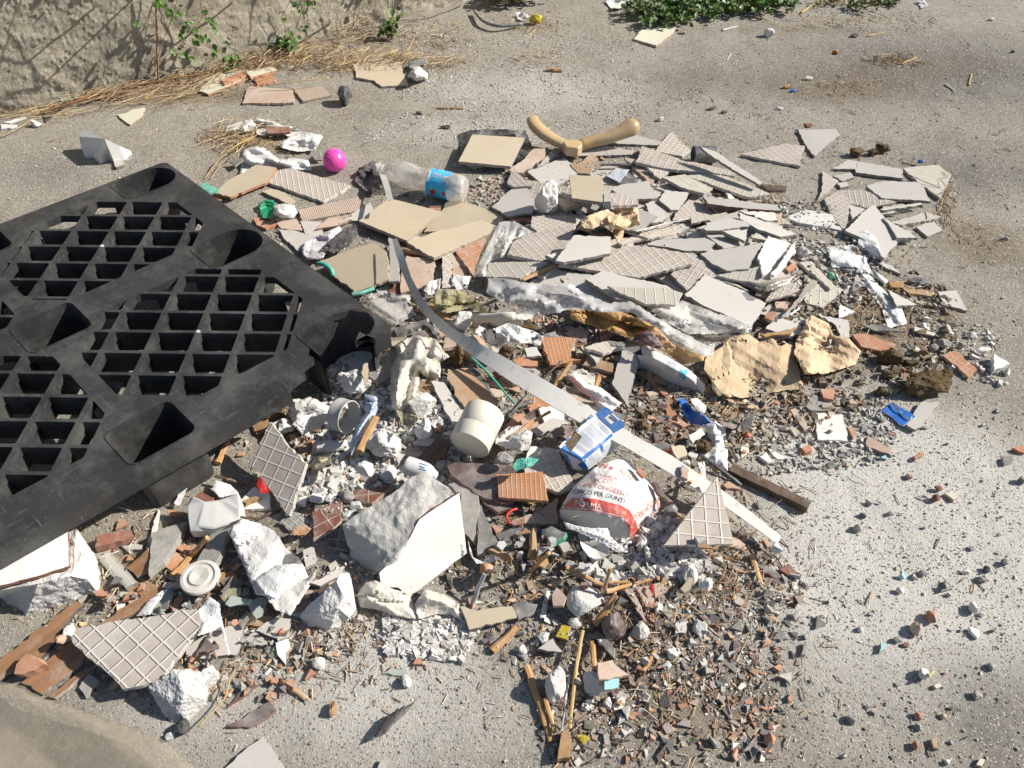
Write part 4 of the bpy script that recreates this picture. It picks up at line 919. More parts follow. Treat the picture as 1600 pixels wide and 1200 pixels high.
def build_sack():
    # seen corners of the slumped bag: outline first (13), then inner points (x, y, height)
    out = [(72, 850, .05), (110, 780, .075), (195, 655, .085), (330, 530, .08), (470, 470, .075), (560, 458, .07), (650, 545, .06), (760, 640, .05), (822, 760, .035), (822, 880, .02), (735, 980, .012), (600, 1105, .008), (565, 1162, .005), (505, 1155, .005), (380, 1085, .008), (190, 985, .012), (95, 935, .02)]
    inn = [(95, 850, .07), (200, 840, .098), (320, 860, .106), (430, 885, .106), (530, 905, .098), (600, 960, .072), (590, 1040, .04), (460, 1030, .045), (300, 980, .048), (160, 930, .04), (250, 720, .112), (350, 650, .115), (460, 620, .112), (560, 660, .108), (420, 760, .118), (540, 790, .112), (620, 830, .092), (700, 780, .075), (640, 680, .088), (730, 860, .05), (660, 930, .055), (400, 540, .092), (520, 540, .088), (600, 590, .085), (300, 780, .116)]
    o = relief('X1', out + inn, 'sack', 'slumped white and red paper sack of jointing plaster, split and dusty', 'plaster_sack', 'sack', len(out), sub=3, disp=.0042, dscale=30, base=0, smooth=True, seed=4, csub=True)
    bv = bvh_of(o)
    def pq(q, mat, name='printed_band', nu=26, nv=6): patch('X1', q, bv, mat, name, o, nu, nv)
    pq([(165, 757), (330, 765), (322, 840), (85, 826)], 'sackred'); pq([(330, 765), (520, 812), (545, 895), (322, 840)], 'sackred')
    pq([(80, 834), (320, 850), (320, 858), (76, 842)], 'sackred', nv=2); pq([(320, 850), (540, 900), (536, 908), (320, 858)], 'sackred', nv=2)
    pq([(520, 812), (590, 850), (640, 930), (545, 895)], 'sackred'); pq([(545, 895), (640, 930), (655, 1000), (590, 1000)], 'sackred'); pq([(590, 1000), (655, 1000), (632, 1070), (585, 1115)], 'sackred', nv=8)
    pq([(780, 752), (790, 752), (822, 795), (818, 870)], 'sackred', nv=3)
    text_on('X1', 'We', (352, 532), (470, 548), 34, bv, 'sackred', 'lettering', o); text_on('X1', 'uk', (520, 560), (612, 640), 46, bv, 'sackorange', 'lettering', o)
    text_on('X1', 'RESISTENZA', (275, 575), (500, 625), 22, bv, 'sackpink', 'lettering', o, arc=-4)
    text_on('X1', 'STUCCO', (270, 632), (462, 655), 34, bv, 'sackpink', 'lettering', o)
    text_on('X1', 'CARTONGESSO', (222, 668), (575, 757), 36, bv, 'sackpink', 'lettering', o, arc=14)
    text_on('X1', 'CIFICO PER GIUNTI', (168, 728), (552, 800), 34, bv, 'sackblack', 'lettering', o, arc=18)
    text_on('X1', 'FORMA', (190, 815), (382, 845), 40, bv, 'sack', 'lettering', o, off=.0018)
    text_on('X1', 'NewStu', (655, 920), (808, 790), 54, bv, 'sackorange', 'lettering', o); text_on('X1', 'PROFESSIONAL', (668, 975), (822, 835), 20, bv, 'sackpink', 'lettering', o)
    text_on('X1', 'STUCCO', (600, 985), (636, 905), 14, bv, 'sack', 'lettering', o, off=.0018)
    rock('X1', 262, 770, 75, 60, 'slate', 'dark crumbly dirt stuck to the front of the plaster sack', 'dirt_clod', 'dirt', seed=9, sub=4, sink=.75, tall=.35, rough=.55)
    sheet('X1', [(100, 935), (190, 965), (300, 985), (430, 985), (450, 1050), (545, 1135), (575, 1100), (580, 1165), (505, 1168), (380, 1098), (240, 1030), (120, 985)], 'sack', None, name='torn_flap', amp=.006, fold=.05, seed=77, parent=o, smooth=True)
def build_box():
    # blue and white carton: seen corners
    top = [(330, 135), (475, 275), (245, 475), (60, 375)]; z = [.125, .112, .105, .118]
    P = [at(*rp('X1', [q])[0], zz) for q, zz in zip(top, z)]; lowr = [at(*rp('X1', [q])[0], zz) for q, zz in (((535, 360), .075), ((290, 545), .065), ((165, 545), .055))]
    root = empty('carton', (P[2].x, P[2].y, .05), 'crumpled blue and white printed carton with a hanging tab, on the white strip', 'carton')
    n = (P[1] - P[0]).cross(P[3] - P[0]).normalized(); n = n if n.z > 0 else -n; dn = (lowr[1] - P[2])
    Q = [p + dn for p in P]; Q[1] = lowr[0]; Q[2] = lowr[1]; Q[3] = lowr[2]
    V = P + Q; F = [[0, 1, 2, 3], [1, 5, 6, 2], [2, 6, 7, 3], [3, 7, 4, 0], [0, 4, 5, 1], [7, 6, 5, 4]]
    bm = bmesh.new(); vs = [bm.verts.new(v) for v in V]; [bm.faces.new([vs[i] for i in f]) for f in F]; bmesh.ops.recalc_face_normals(bm, faces=bm.faces)
    for _ in range(3): bmesh.ops.subdivide_edges(bm, edges=bm.edges[:], cuts=1, use_grid_fill=True)
    for v in bm.verts: v.co += Vector((mnoise.noise(v.co * 40), mnoise.noise(v.co * 40 + Vector((5, 0, 0))), mnoise.noise(v.co * 40 + Vector((0, 7, 0))))) * .0035
    me = bpy.data.meshes.new('carton_body'); bm.to_mesh(me); bm.free(); me.materials.append(M['boxwhite']); o = bpy.data.objects.new('carton_body', me); COL.objects.link(o); o.parent = root; o.matrix_parent_inverse = Matrix.Translation(root.location).inverted()
    me.update(); bv = BVHTree.FromPolygons([tuple(v.co) for v in me.vertices], [list(p.vertices) for p in me.polygons])
    def q(pts, mat, nu=10, nv=10, nm='printed_band', off=.0008): patch('X1', pts, bv, mat, nm, o, nu, nv, off)
    q([(55, 385), (85, 350), (270, 480), (245, 490)], 'boxblue', nm='printed_edge'); q([(60, 400), (130, 440), (170, 540), (150, 545)], 'boxblue'); q([(205, 505), (250, 480), (290, 545), (250, 552)], 'boxblue')
    q([(232, 458), (466, 268), (480, 282), (248, 478)], 'boxblue', 20, 3, nm='printed_edge'); q([(200, 215), (325, 125), (335, 140), (215, 232)], 'boxblue', 14, 2, nm='printed_edge')
    q([(290, 540), (530, 355), (536, 366), (292, 549)], 'boxblue', 16, 2, nm='printed_edge')
    q([(105, 320), (200, 245), (215, 255), (120, 335)], 'boxblue', 8, 2, nm='printed_edge')
    q([(370, 372), (388, 358), (400, 405), (388, 415)], 'boxblue', 3, 5, nm='printed_edge')
    for k in range(22):     # small print: lines across the top face
        t = (k + 1) / 24; a = (340 - 250 * t + 14, 148 + 210 * t); b = (468 - 215 * t, 272 + 185 * t)
        if k % 7 != 3 and k < 21:
            a2 = (a[0] + (b[0] - a[0]) * .04, a[1] + (b[1] - a[1]) * .04); b2 = (a[0] + (b[0] - a[0]) * .93, a[1] + (b[1] - a[1]) * .93)
            q([a2, b2, (b2[0] - 2.2, b2[1] + 2.2), (a2[0] - 2.2, a2[1] + 2.2)], 'printgrey', 24, 1, 'small_print', .0011)
    for k in range(5):
        for (x0, x1) in ((0, .42), (.5, .85)):
            A = Vector((262 + k * 6, 488 + k * 9)); D = Vector((225, -175)); a = A + D * x0; b = A + D * x1; q([tuple(a), tuple(b), (b.x + 1.5, b.y + 3), (a.x + 1.5, a.y + 3)], 'printgrey', 16, 1, 'small_print', .0011)
    # brown mud patch
    q([(112, 350), (190, 262), (238, 300), (150, 420)], 'soil', 10, 8, 'mud_patch', .0014)
    # blue hanging tab with a euro slot
    tb = [(338, 128), (400, 78), (430, 85), (556, 200), (552, 225), (480, 268)]; T = [at(*rp('X1', [p])[0], zz) for p, zz in zip(tb, (.126, .132, .132, .120, .118, .113))]
    V = T + [v - Vector((0, 0, .0015)) for v in T]; F = [list(range(6)), list(range(6, 12))[::-1]] + [[i, i + 6, (i + 1) % 6 + 6, (i + 1) % 6] for i in range(6)]
    tab = mk('hanging_tab', V, F, M['boxblue'], parent=root); fixn(tab); b2 = BVHTree.FromPolygons([tuple(v) for v in V], F)
    patch('X1', [(404, 160), (440, 132), (492, 182), (452, 208)], b2, 'boxwhite', 'slot_sticker', tab, 4, 4); patch('X1', [(436, 152), (450, 146), (496, 186), (484, 190)], b2, 'sackblack', 'slot', tab, 4, 2, off=.0016)
    patch('X1', [(455, 128), (466, 120), (522, 172), (512, 180)], b2, 'boxwhite', 'printed_mark', tab, 4, 2)
M['printgrey'] = surf('small_grey_print', (.30, .36, .46), rough=.6, ns=90, bump=0, dust=.5, dcol=(.6, .61, .62))
def build_block():
    root = empty('tiled_block', at(640, 840, 0), 'broken concrete block faced with one large glossy white tile', 'masonry block')
    pts = [(52, 735, .085), (200, 640, .105), (350, 545, .120), (420, 485, .128), (480, 468, .130), (510, 480, .130), (640, 572, .125), (540, 640, .120), (445, 705, .115), (400, 790, .104), (330, 900, .085), (240, 975, .062), (255, 1010, .02), (160, 1015, .004), (120, 1012, .0), (90, 880, .04)]
    inn = [(160, 790, .088), (290, 880, .082), (180, 740, .10), (330, 690, .118), (450, 600, .128), (150, 900, .045), (220, 930, .055)]
    relief('X2', pts + inn, 'cement', None, 'rubble_core', None, len(pts), sub=5, disp=.009, dscale=15, base=-.01, parent=root, seed=2)
    tile('X2', [(240, 985), (300, 925), (360, 868), (400, 800), (432, 735), (450, 705), (540, 640), (660, 565), (680, 720), (700, 880), (400, 1112), (340, 1062), (250, 1058)], 'white', 'large glossy white tile on the block', name='facing_tile', t=.007, side='brick', zs=[.074, .083, .091, .100, .108, .113, .125, .140, .095, .045, .008, .030, .045], amp=.0004, parent=root)
def build_white_brick():
    root = empty('tiled_brick', at(60, 890, 0), 'thick white plaster chunk with a white tile on top, partly under the pallet', 'masonry block')
    p = [(-40, 850, .07), (86, 806, .085), (104, 812, .09), (120, 826, .086), (133, 866, .08), (136, 905, .06), (136, 922, .02), (88, 948, .004), (40, 964, .0), (0, 935, .0), (-50, 930, 0)]; p[0] = (-40, 868, .05); p[1] = (86, 812, .07)
    relief('PX', p + [(115, 890, .082), (60, 912, .085), (0, 922, .08), (108, 900, .084), (-40, 900, .08)], 'plaster', None, 'plaster_core', None, len(p), sub=4, disp=.006, dscale=40, base=-.01, parent=root, seed=7)
    tile('PX', [(-40, 862), (30, 838), (88, 811), (106, 824), (108, 884), (60, 900), (0, 915), (-45, 925)], 'white', 'white tile with a thin red body', name='facing_tile', t=.007, side='brick', zs=[.094] * 8, amp=.0006, parent=root)
def build_strip():
    root = empty('edge_strip', at(880, 640, .05), 'long white plastic edging strip curving across the whole pile', 'edging strip')
    Lp = [(613, 374, .105), (617, 392, .105), (628, 425, .105), (642, 458, .105), (660, 488, .105), (695, 522, .108), (745, 560, .112), (800, 597, .115), (860, 633, .115), (920, 668, .110), (980, 700, .098), (1035, 732, .085), (1090, 765, .072), (1140, 796, .058), (1215, 850, .035)]
    Rp = [(620, 372, .112), (630, 395, .116), (642, 432, .122), (658, 462, .128), (680, 490, .132), (712, 515, .132), (765, 545, .130), (815, 573, .128), (880, 610, .122), (940, 648, .112), (1000, 685, .099), (1050, 712, .086), (1103, 748, .073), (1150, 781, .06), (1221, 838, .037)]
    def dn(A):
        o_ = []
        for a, b in zip(A, A[1:]): o_ += [at(a[0] + (b[0] - a[0]) * t, a[1] + (b[1] - a[1]) * t, a[2] + (b[2] - a[2]) * t) for t in (0, .33, .67)]
        return o_ + [at(*A[-1])]
    o = ribbon3(dn([(a, b, c) for a, b, c in Lp]), dn(Rp), 'strip_band', 'strip', .0022); fixn(o); o.parent = root; o.matrix_parent_inverse = Matrix.Translation(root.location).inverted(); o.data.polygons.foreach_set('use_smooth', [True] * len(o.data.polygons)); es = o.modifiers.new('e', 'EDGE_SPLIT'); es.split_angle = math.radians(50)
    L2 = [(586, 256, .03), (594, 275, .05), (601, 296, .07), (606, 314, .085)]; R2 = [(595, 253, .03), (603, 273, .052), (610, 293, .073), (614, 311, .088)]
    o = ribbon3(dn(L2), dn(R2), 'strip_end', 'strip', .002); fixn(o); o.parent = root; o.matrix_parent_inverse = Matrix.Translation(root.location).inverted()
    # round-edged back leg of the strip seen beside the beige tile
    for A_, B_ in zip(dn(Lp), dn(Rp)): stamp([tuple(A_.lerp(B_, t)) for t in (0, .5, 1)], .006)
    a = dn([(617, 374, .098), (628, 400, .098), (640, 432, .098), (655, 462, .098)]); b = dn([(624, 372, .118), (637, 398, .120), (649, 430, .124), (665, 458, .128)])
def build_folded():
    o = relief('R1', [(463, 800, .055), (490, 757, .066), (612, 812, .088), (700, 855, .052), (766, 885, .012), (745, 897, .006), (660, 905, .012), (580, 936, .016), (540, 912, .010), (495, 917, .006), (475, 860, .028), (600, 870, .055)], 'bottlewhite', 'white broken corner piece standing like a tent on the gravel', 'corner_piece', 'broken fitting', 11, sub=2, disp=.0, base=0)
def build_tube():
    pts = [(210, 310, .03), (260, 302, .05), (290, 330, .06), (420, 390, .062), (560, 470, .055), (640, 540, .045), (705, 600, .035), (700, 660, .02), (650, 625, .02), (580, 600, .022), (450, 560, .022), (330, 500, .022), (240, 445, .025), (190, 440, .02), (165, 400, .02), (180, 370, .03), (230, 380, .045)]
    o = relief('X6', pts + [(300, 400, .068), (420, 460, .07), (520, 510, .062), (610, 570, .05)], 'bottlewhite', 'squashed white sealant tube with blue print beside the cream paper', 'sealant_tube', 'tube', len(pts), sub=3, disp=.0015, dscale=60, base=.0, smooth=True, csub=True)
    bv = bvh_of(o)
    patch('X6', [(555, 485), (572, 495), (548, 572), (530, 560)], bv, 'labelblue', 'printed_band', o, 4, 8)
    for k in range(5): patch('X6', [(500 + k * 4, 530 - k * 12), (535 + k * 4, 548 - k * 12), (532 + k * 4, 554 - k * 12), (497 + k * 4, 536 - k * 12)], bv, 'labelblue', 'printed_mark', o, 4, 1)
    for k in range(7): patch('X6', [(400 + k * 3, 480 - k * 11), (470 + k * 3, 515 - k * 11), (469 + k * 3, 518 - k * 11), (399 + k * 3, 483 - k * 11)], bv, 'printgrey', 'small_print', o, 8, 1)
def build_hose(reg, pts, w, zs, mat, label, name='hose', cat='hose', n=8):
    px = rp(reg, pts); r = w / REG[reg][2] * mpp(at(*px[0], .03)) / 2; P = [at(x, y, z) for (x, y), z in zip(px, zs)]; Q = []
    for i in range(len(P) - 1):
        p0 = P[max(i - 1, 0)]; p1 = P[i]; p2 = P[i + 1]; p3 = P[min(i + 2, len(P) - 1)]
        for j in range(5):
            t = j / 5; Q.append(.5 * ((2 * p1) + (p2 - p0) * t + (2 * p0 - 5 * p1 + 4 * p2 - p3) * t * t + (3 * p1 - p0 - 3 * p2 + p3) * t ** 3))
    Q.append(P[-1]); V, F = sweep(Q, [r] * len(Q), n); o = mk(name, V, F, M[mat], smooth=True); fixn(o); center(o); return tag(o, label, cat)
def build_disc():
    c = at(313, 903, .05); root = empty('round_cap', (c.x, c.y, .045), 'round dusty white stepped plastic cap lying flat near the concrete strip', 'cap')
    V, F = [], []; prof = [(.0, .008), (.018, .008), (.020, .0045), (.026, .004), (.028, .007), (.034, .006), (.036, .002), (.034, -.004)]
    n = 40
    for r, z in prof[1:]:
        for k in range(n): a = 2 * math.pi * k / n; V.append((c.x + r * math.cos(a), c.y + r * math.sin(a), c.z + z))
    V.append((c.x, c.y, c.z + .0045)); F = [[len(V) - 1, k, (k + 1) % n] for k in range(n)]
    for i in range(len(prof) - 2):
        for k in range(n): F.append([i * n + k, i * n + (k + 1) % n, (i + 1) * n + (k + 1) % n, (i + 1) * n + k])
    mk('cap_body', V, F, M['dustycap'], parent=root, smooth=False)
    return root
def build_saucer():
    c = rp('R11', [(400, 925), (575, 925), (572, 960), (560, 1000), (525, 1022), (490, 1026), (450, 1010), (420, 970)]); H = [.05, .055, .05, .043, .040, .040, .040, .043]
    P = [at(x, y, z) for (x, y), z in zip(c, H)]; ce = at(*rp('R11', [(490, 955)])[0], .034); V = P + [ce] + [p - Vector((0, 0, .003)) for p in P + [ce]]; n = len(P)
    F = [[i, (i + 1) % n, n] for i in range(n)] + [[n + 1 + (i + 1) % n, n + 1 + i, 2 * n + 1] for i in range(n)] + [[i, n + 1 + i, n + 1 + (i + 1) % n, (i + 1) % n] for i in range(n)]
    o = mk('saucer_shard', V, F, M['white']); fixn(o); center(o); tag(o, 'half of a small white saucer below the plaster sack', 'crockery')

def build_angular():
    p = [(255, 310, .022), (330, 230, .05), (400, 165, .072), (460, 110, .086), (500, 55, .088), (545, 60, .078), (562, 150, .055), (588, 270, .028), (520, 350, .008), (420, 412, .002), (290, 372, .004)]
    relief('R14', p + [(470, 105, .092), (515, 200, .078), (545, 320, .030), (380, 290, .058), (440, 370, .022), (480, 260, .070)], 'styro', 'big angular pale mortar rock in front of the block', 'mortar_lump', 'mortar lump', len(p), sub=4, disp=.0035, dscale=60, base=-.01, seed=11)
def build_jagged():
    p = [(868, 722, .045), (940, 680, .055), (1010, 628, .06), (1100, 618, .055), (1180, 640, .045), (1245, 595, .04), (1255, 640, .03), (1195, 700, .03), (1195, 800, .02), (1090, 928, .004), (1000, 925, .004), (925, 840, .02)]
    relief('R13', p + [(1040, 660, .07), (1080, 760, .055), (1050, 860, .03), (980, 800, .04), (1150, 700, .045)], 'styro', 'white jagged mortar lump under the big grid tile', 'mortar_lump', 'mortar lump', len(p), sub=4, disp=.005, dscale=60, base=-.01, seed=12)
# ---------------------------------------------------------------- straw and shreds (stuff)
def strands(name, spots, label, cols, wd=.0007, mat='straw', mound=.02):
    V = []; F = []; K = []; rd = random.Random(len(spots))
    for (px, py, rx, ry, n, lmin, lmax, bias, spread, h) in spots:
        for _ in range(n):
            q = at(px + rd.gauss(0, rx), py + rd.gauss(0, ry), .01)
            a = math.radians(rd.gauss(bias, spread)); L = rd.uniform(lmin, lmax); d = Vector((math.cos(a), math.sin(a), 0)); cv = rd.gauss(0, .35 if bias else .1) if name == 'dry_grass' else rd.gauss(0, .12)
            base = float(hat(q.x, q.y)) + .002 + rd.random() ** 2 * h; lift = rd.gauss(0, .12); w_ = wd * rd.uniform(.6, 1.8); c = rd.choice(cols); k0 = len(V); m = 4
            for i in range(m + 1):
                t = i / m - .5; s = Vector((-d.y, d.x, 0)); p = q + d * (L * t) + s * (cv * L * t * t); z = max(base + L * t * lift - abs(t) * .004, float(hat(p.x, p.y)) + .001)
                V += [(p.x + s.x * w_, p.y + s.y * w_, z), (p.x - s.x * w_, p.y - s.y * w_, z + w_), (p.x, p.y, z + w_ * 1.8)]; f = rd.uniform(.8, 1.2); K += [tuple(v * f for v in c)] * 3
            for i in range(m):
                b = k0 + 3 * i; F += [[b, b + 3, b + 5, b + 2], [b + 2, b + 5, b + 4, b + 1], [b + 1, b + 4, b + 3, b]]
    me = bpy.data.meshes.new(name); me.from_pydata(V, [], F); ca = me.color_attributes.new('Col', 'FLOAT_COLOR', 'POINT'); cc = np.ones((len(V), 4)); cc[:, :3] = K; ca.data.foreach_set('color', cc.ravel()); me.materials.append(M[mat]); me.update()
    o = bpy.data.objects.new(name, me); COL.objects.link(o); return tag(o, label, None, None, 'stuff')
GOLD = [(.46, .31, .13), (.36, .22, .09), (.26, .14, .06), (.58, .42, .19), (.30, .16, .06), (.20, .11, .05), (.64, .50, .27)]
wa = math.degrees(math.atan2(WD.y, WD.x))
strands('dry_grass', [(60, 172, 40, 5, 120, .03, .14, wa, 14, .015), (190, 148, 60, 8, 380, .03, .16, wa, 24, .035), (290, 122, 60, 9, 480, .015, .09, wa, 60, .035), (420, 92, 50, 10, 560, .015, .08, wa, 70, .035), (340, 98, 50, 7, 400, .015, .07, wa, 70, .05), (480, 80, 50, 10, 480, .012, .07, wa, 75, .035), (540, 100, 30, 6, 260, .015, .08, wa, 50, .03), (560, 45, 30, 9, 260, .015, .07, wa, 60, .04), (620, 92, 40, 6, 160, .03, .12, wa, 30, .03), (665, 55, 40, 14, 200, .015, .06, 0, 60, .03), (690, 95, 20, 8, 70, .03, .09, 25, 30, .02),
                       (375, 212, 22, 12, 260, .02, .09, 35, 40, .025), (330, 212, 14, 6, 60, .02, .06, 20, 60, .01), (440, 222, 25, 8, 90, .01, .05, 20, 60, .01), (840, 38, 25, 8, 120, .01, .05, 0, 80, .015), (1400, 92, 22, 6, 160, .01, .04, 0, 80, .008), (1320, 28, 70, 8, 200, .01, .04, 0, 80, .008), (1310, 130, 25, 9, 60, .01, .03, 0, 80, .005), (1480, 310, 8, 22, 60, .02, .06, 70, 30, .02), (830, 90, 20, 9, 60, .01, .05, 0, 80, .01), (1190, 310, 25, 8, 80, .01, .05, 0, 80, .015),
                       (1540, 370, 40, 20, 60, .008, .02, 0, 80, .002)], 'golden dry grass and straw lying along the foot of the wall', GOLD)
SHR = [(.46, .26, .10), (.35, .17, .07), (.58, .40, .2), (.22, .13, .07), (.12, .09, .06), (.62, .56, .45)]
strands('wood_shreds', [(1000, 960, 110, 70, 420, .008, .035, 30, 90, .008), (1120, 880, 70, 50, 260, .008, .04, 30, 90, .008), (270, 900, 70, 50, 420, .008, .035, 30, 90, .01), (470, 1000, 90, 40, 350, .008, .03, 30, 90, .006), (1130, 640, 90, 50, 600, .008, .04, 30, 90, .01), (1300, 480, 90, 50, 500, .008, .04, 30, 90, .008), (620, 700, 100, 80, 260, .008, .03, 0, 90, .008), (430, 640, 40, 25, 220, .008, .03, 0, 90, .008), (860, 820, 80, 50, 320, .01, .035, 0, 90, .01), (1060, 1090, 110, 60, 260, .006, .025, 0, 90, .004), (820, 560, 120, 60, 260, .01, .04, 0, 90, .01), (700, 1000, 200, 80, 200, .005, .02, 0, 90, .003), (1300, 900, 200, 180, 60, .005, .03, 0, 90, .002), (900, 160, 400, 70, 200, .005, .03, 0, 90, .002), (1360, 240, 150, 80, 120, .005, .03, 0, 90, .002)],
        'fine brown wood shreds and fibres among the rubble', SHR, wd=.0008)

DIRS = ['right of', 'above right of', 'above', 'above left of', 'left of', 'below left of', 'below', 'below right of']
ORD = ['nearest', 'second nearest', 'third nearest', 'fourth nearest', 'fifth nearest', 'sixth nearest', 'seventh nearest', 'eighth nearest', 'ninth nearest', 'tenth nearest', 'farthest']
def name_by_place(L, marks, mid):
    """every loose piece is told apart by its look and by the landmark nearest to it"""
    B = {}
    for px, py, what, o in L:
        l = min(marks, key=lambda q: (q[1] - px) ** 2 + (q[2] - py) ** 2); dr = DIRS[int(round(math.degrees(math.atan2(l[2] - py, px - l[1])) / 45)) % 8]
        B.setdefault((what, dr, l[0]), []).append((math.hypot(l[1] - px, l[2] - py), o))
    for (what, dr, l), Q in B.items():
        Q.sort(key=lambda q: q[0])
        for k, (d_, o) in enumerate(Q): o['label'] = '%s %s %s %s' % (what, mid if len(Q) == 1 else 'lying', dr, l) + ('' if len(Q) == 1 else ', ' + ORD[min(k, 10)])
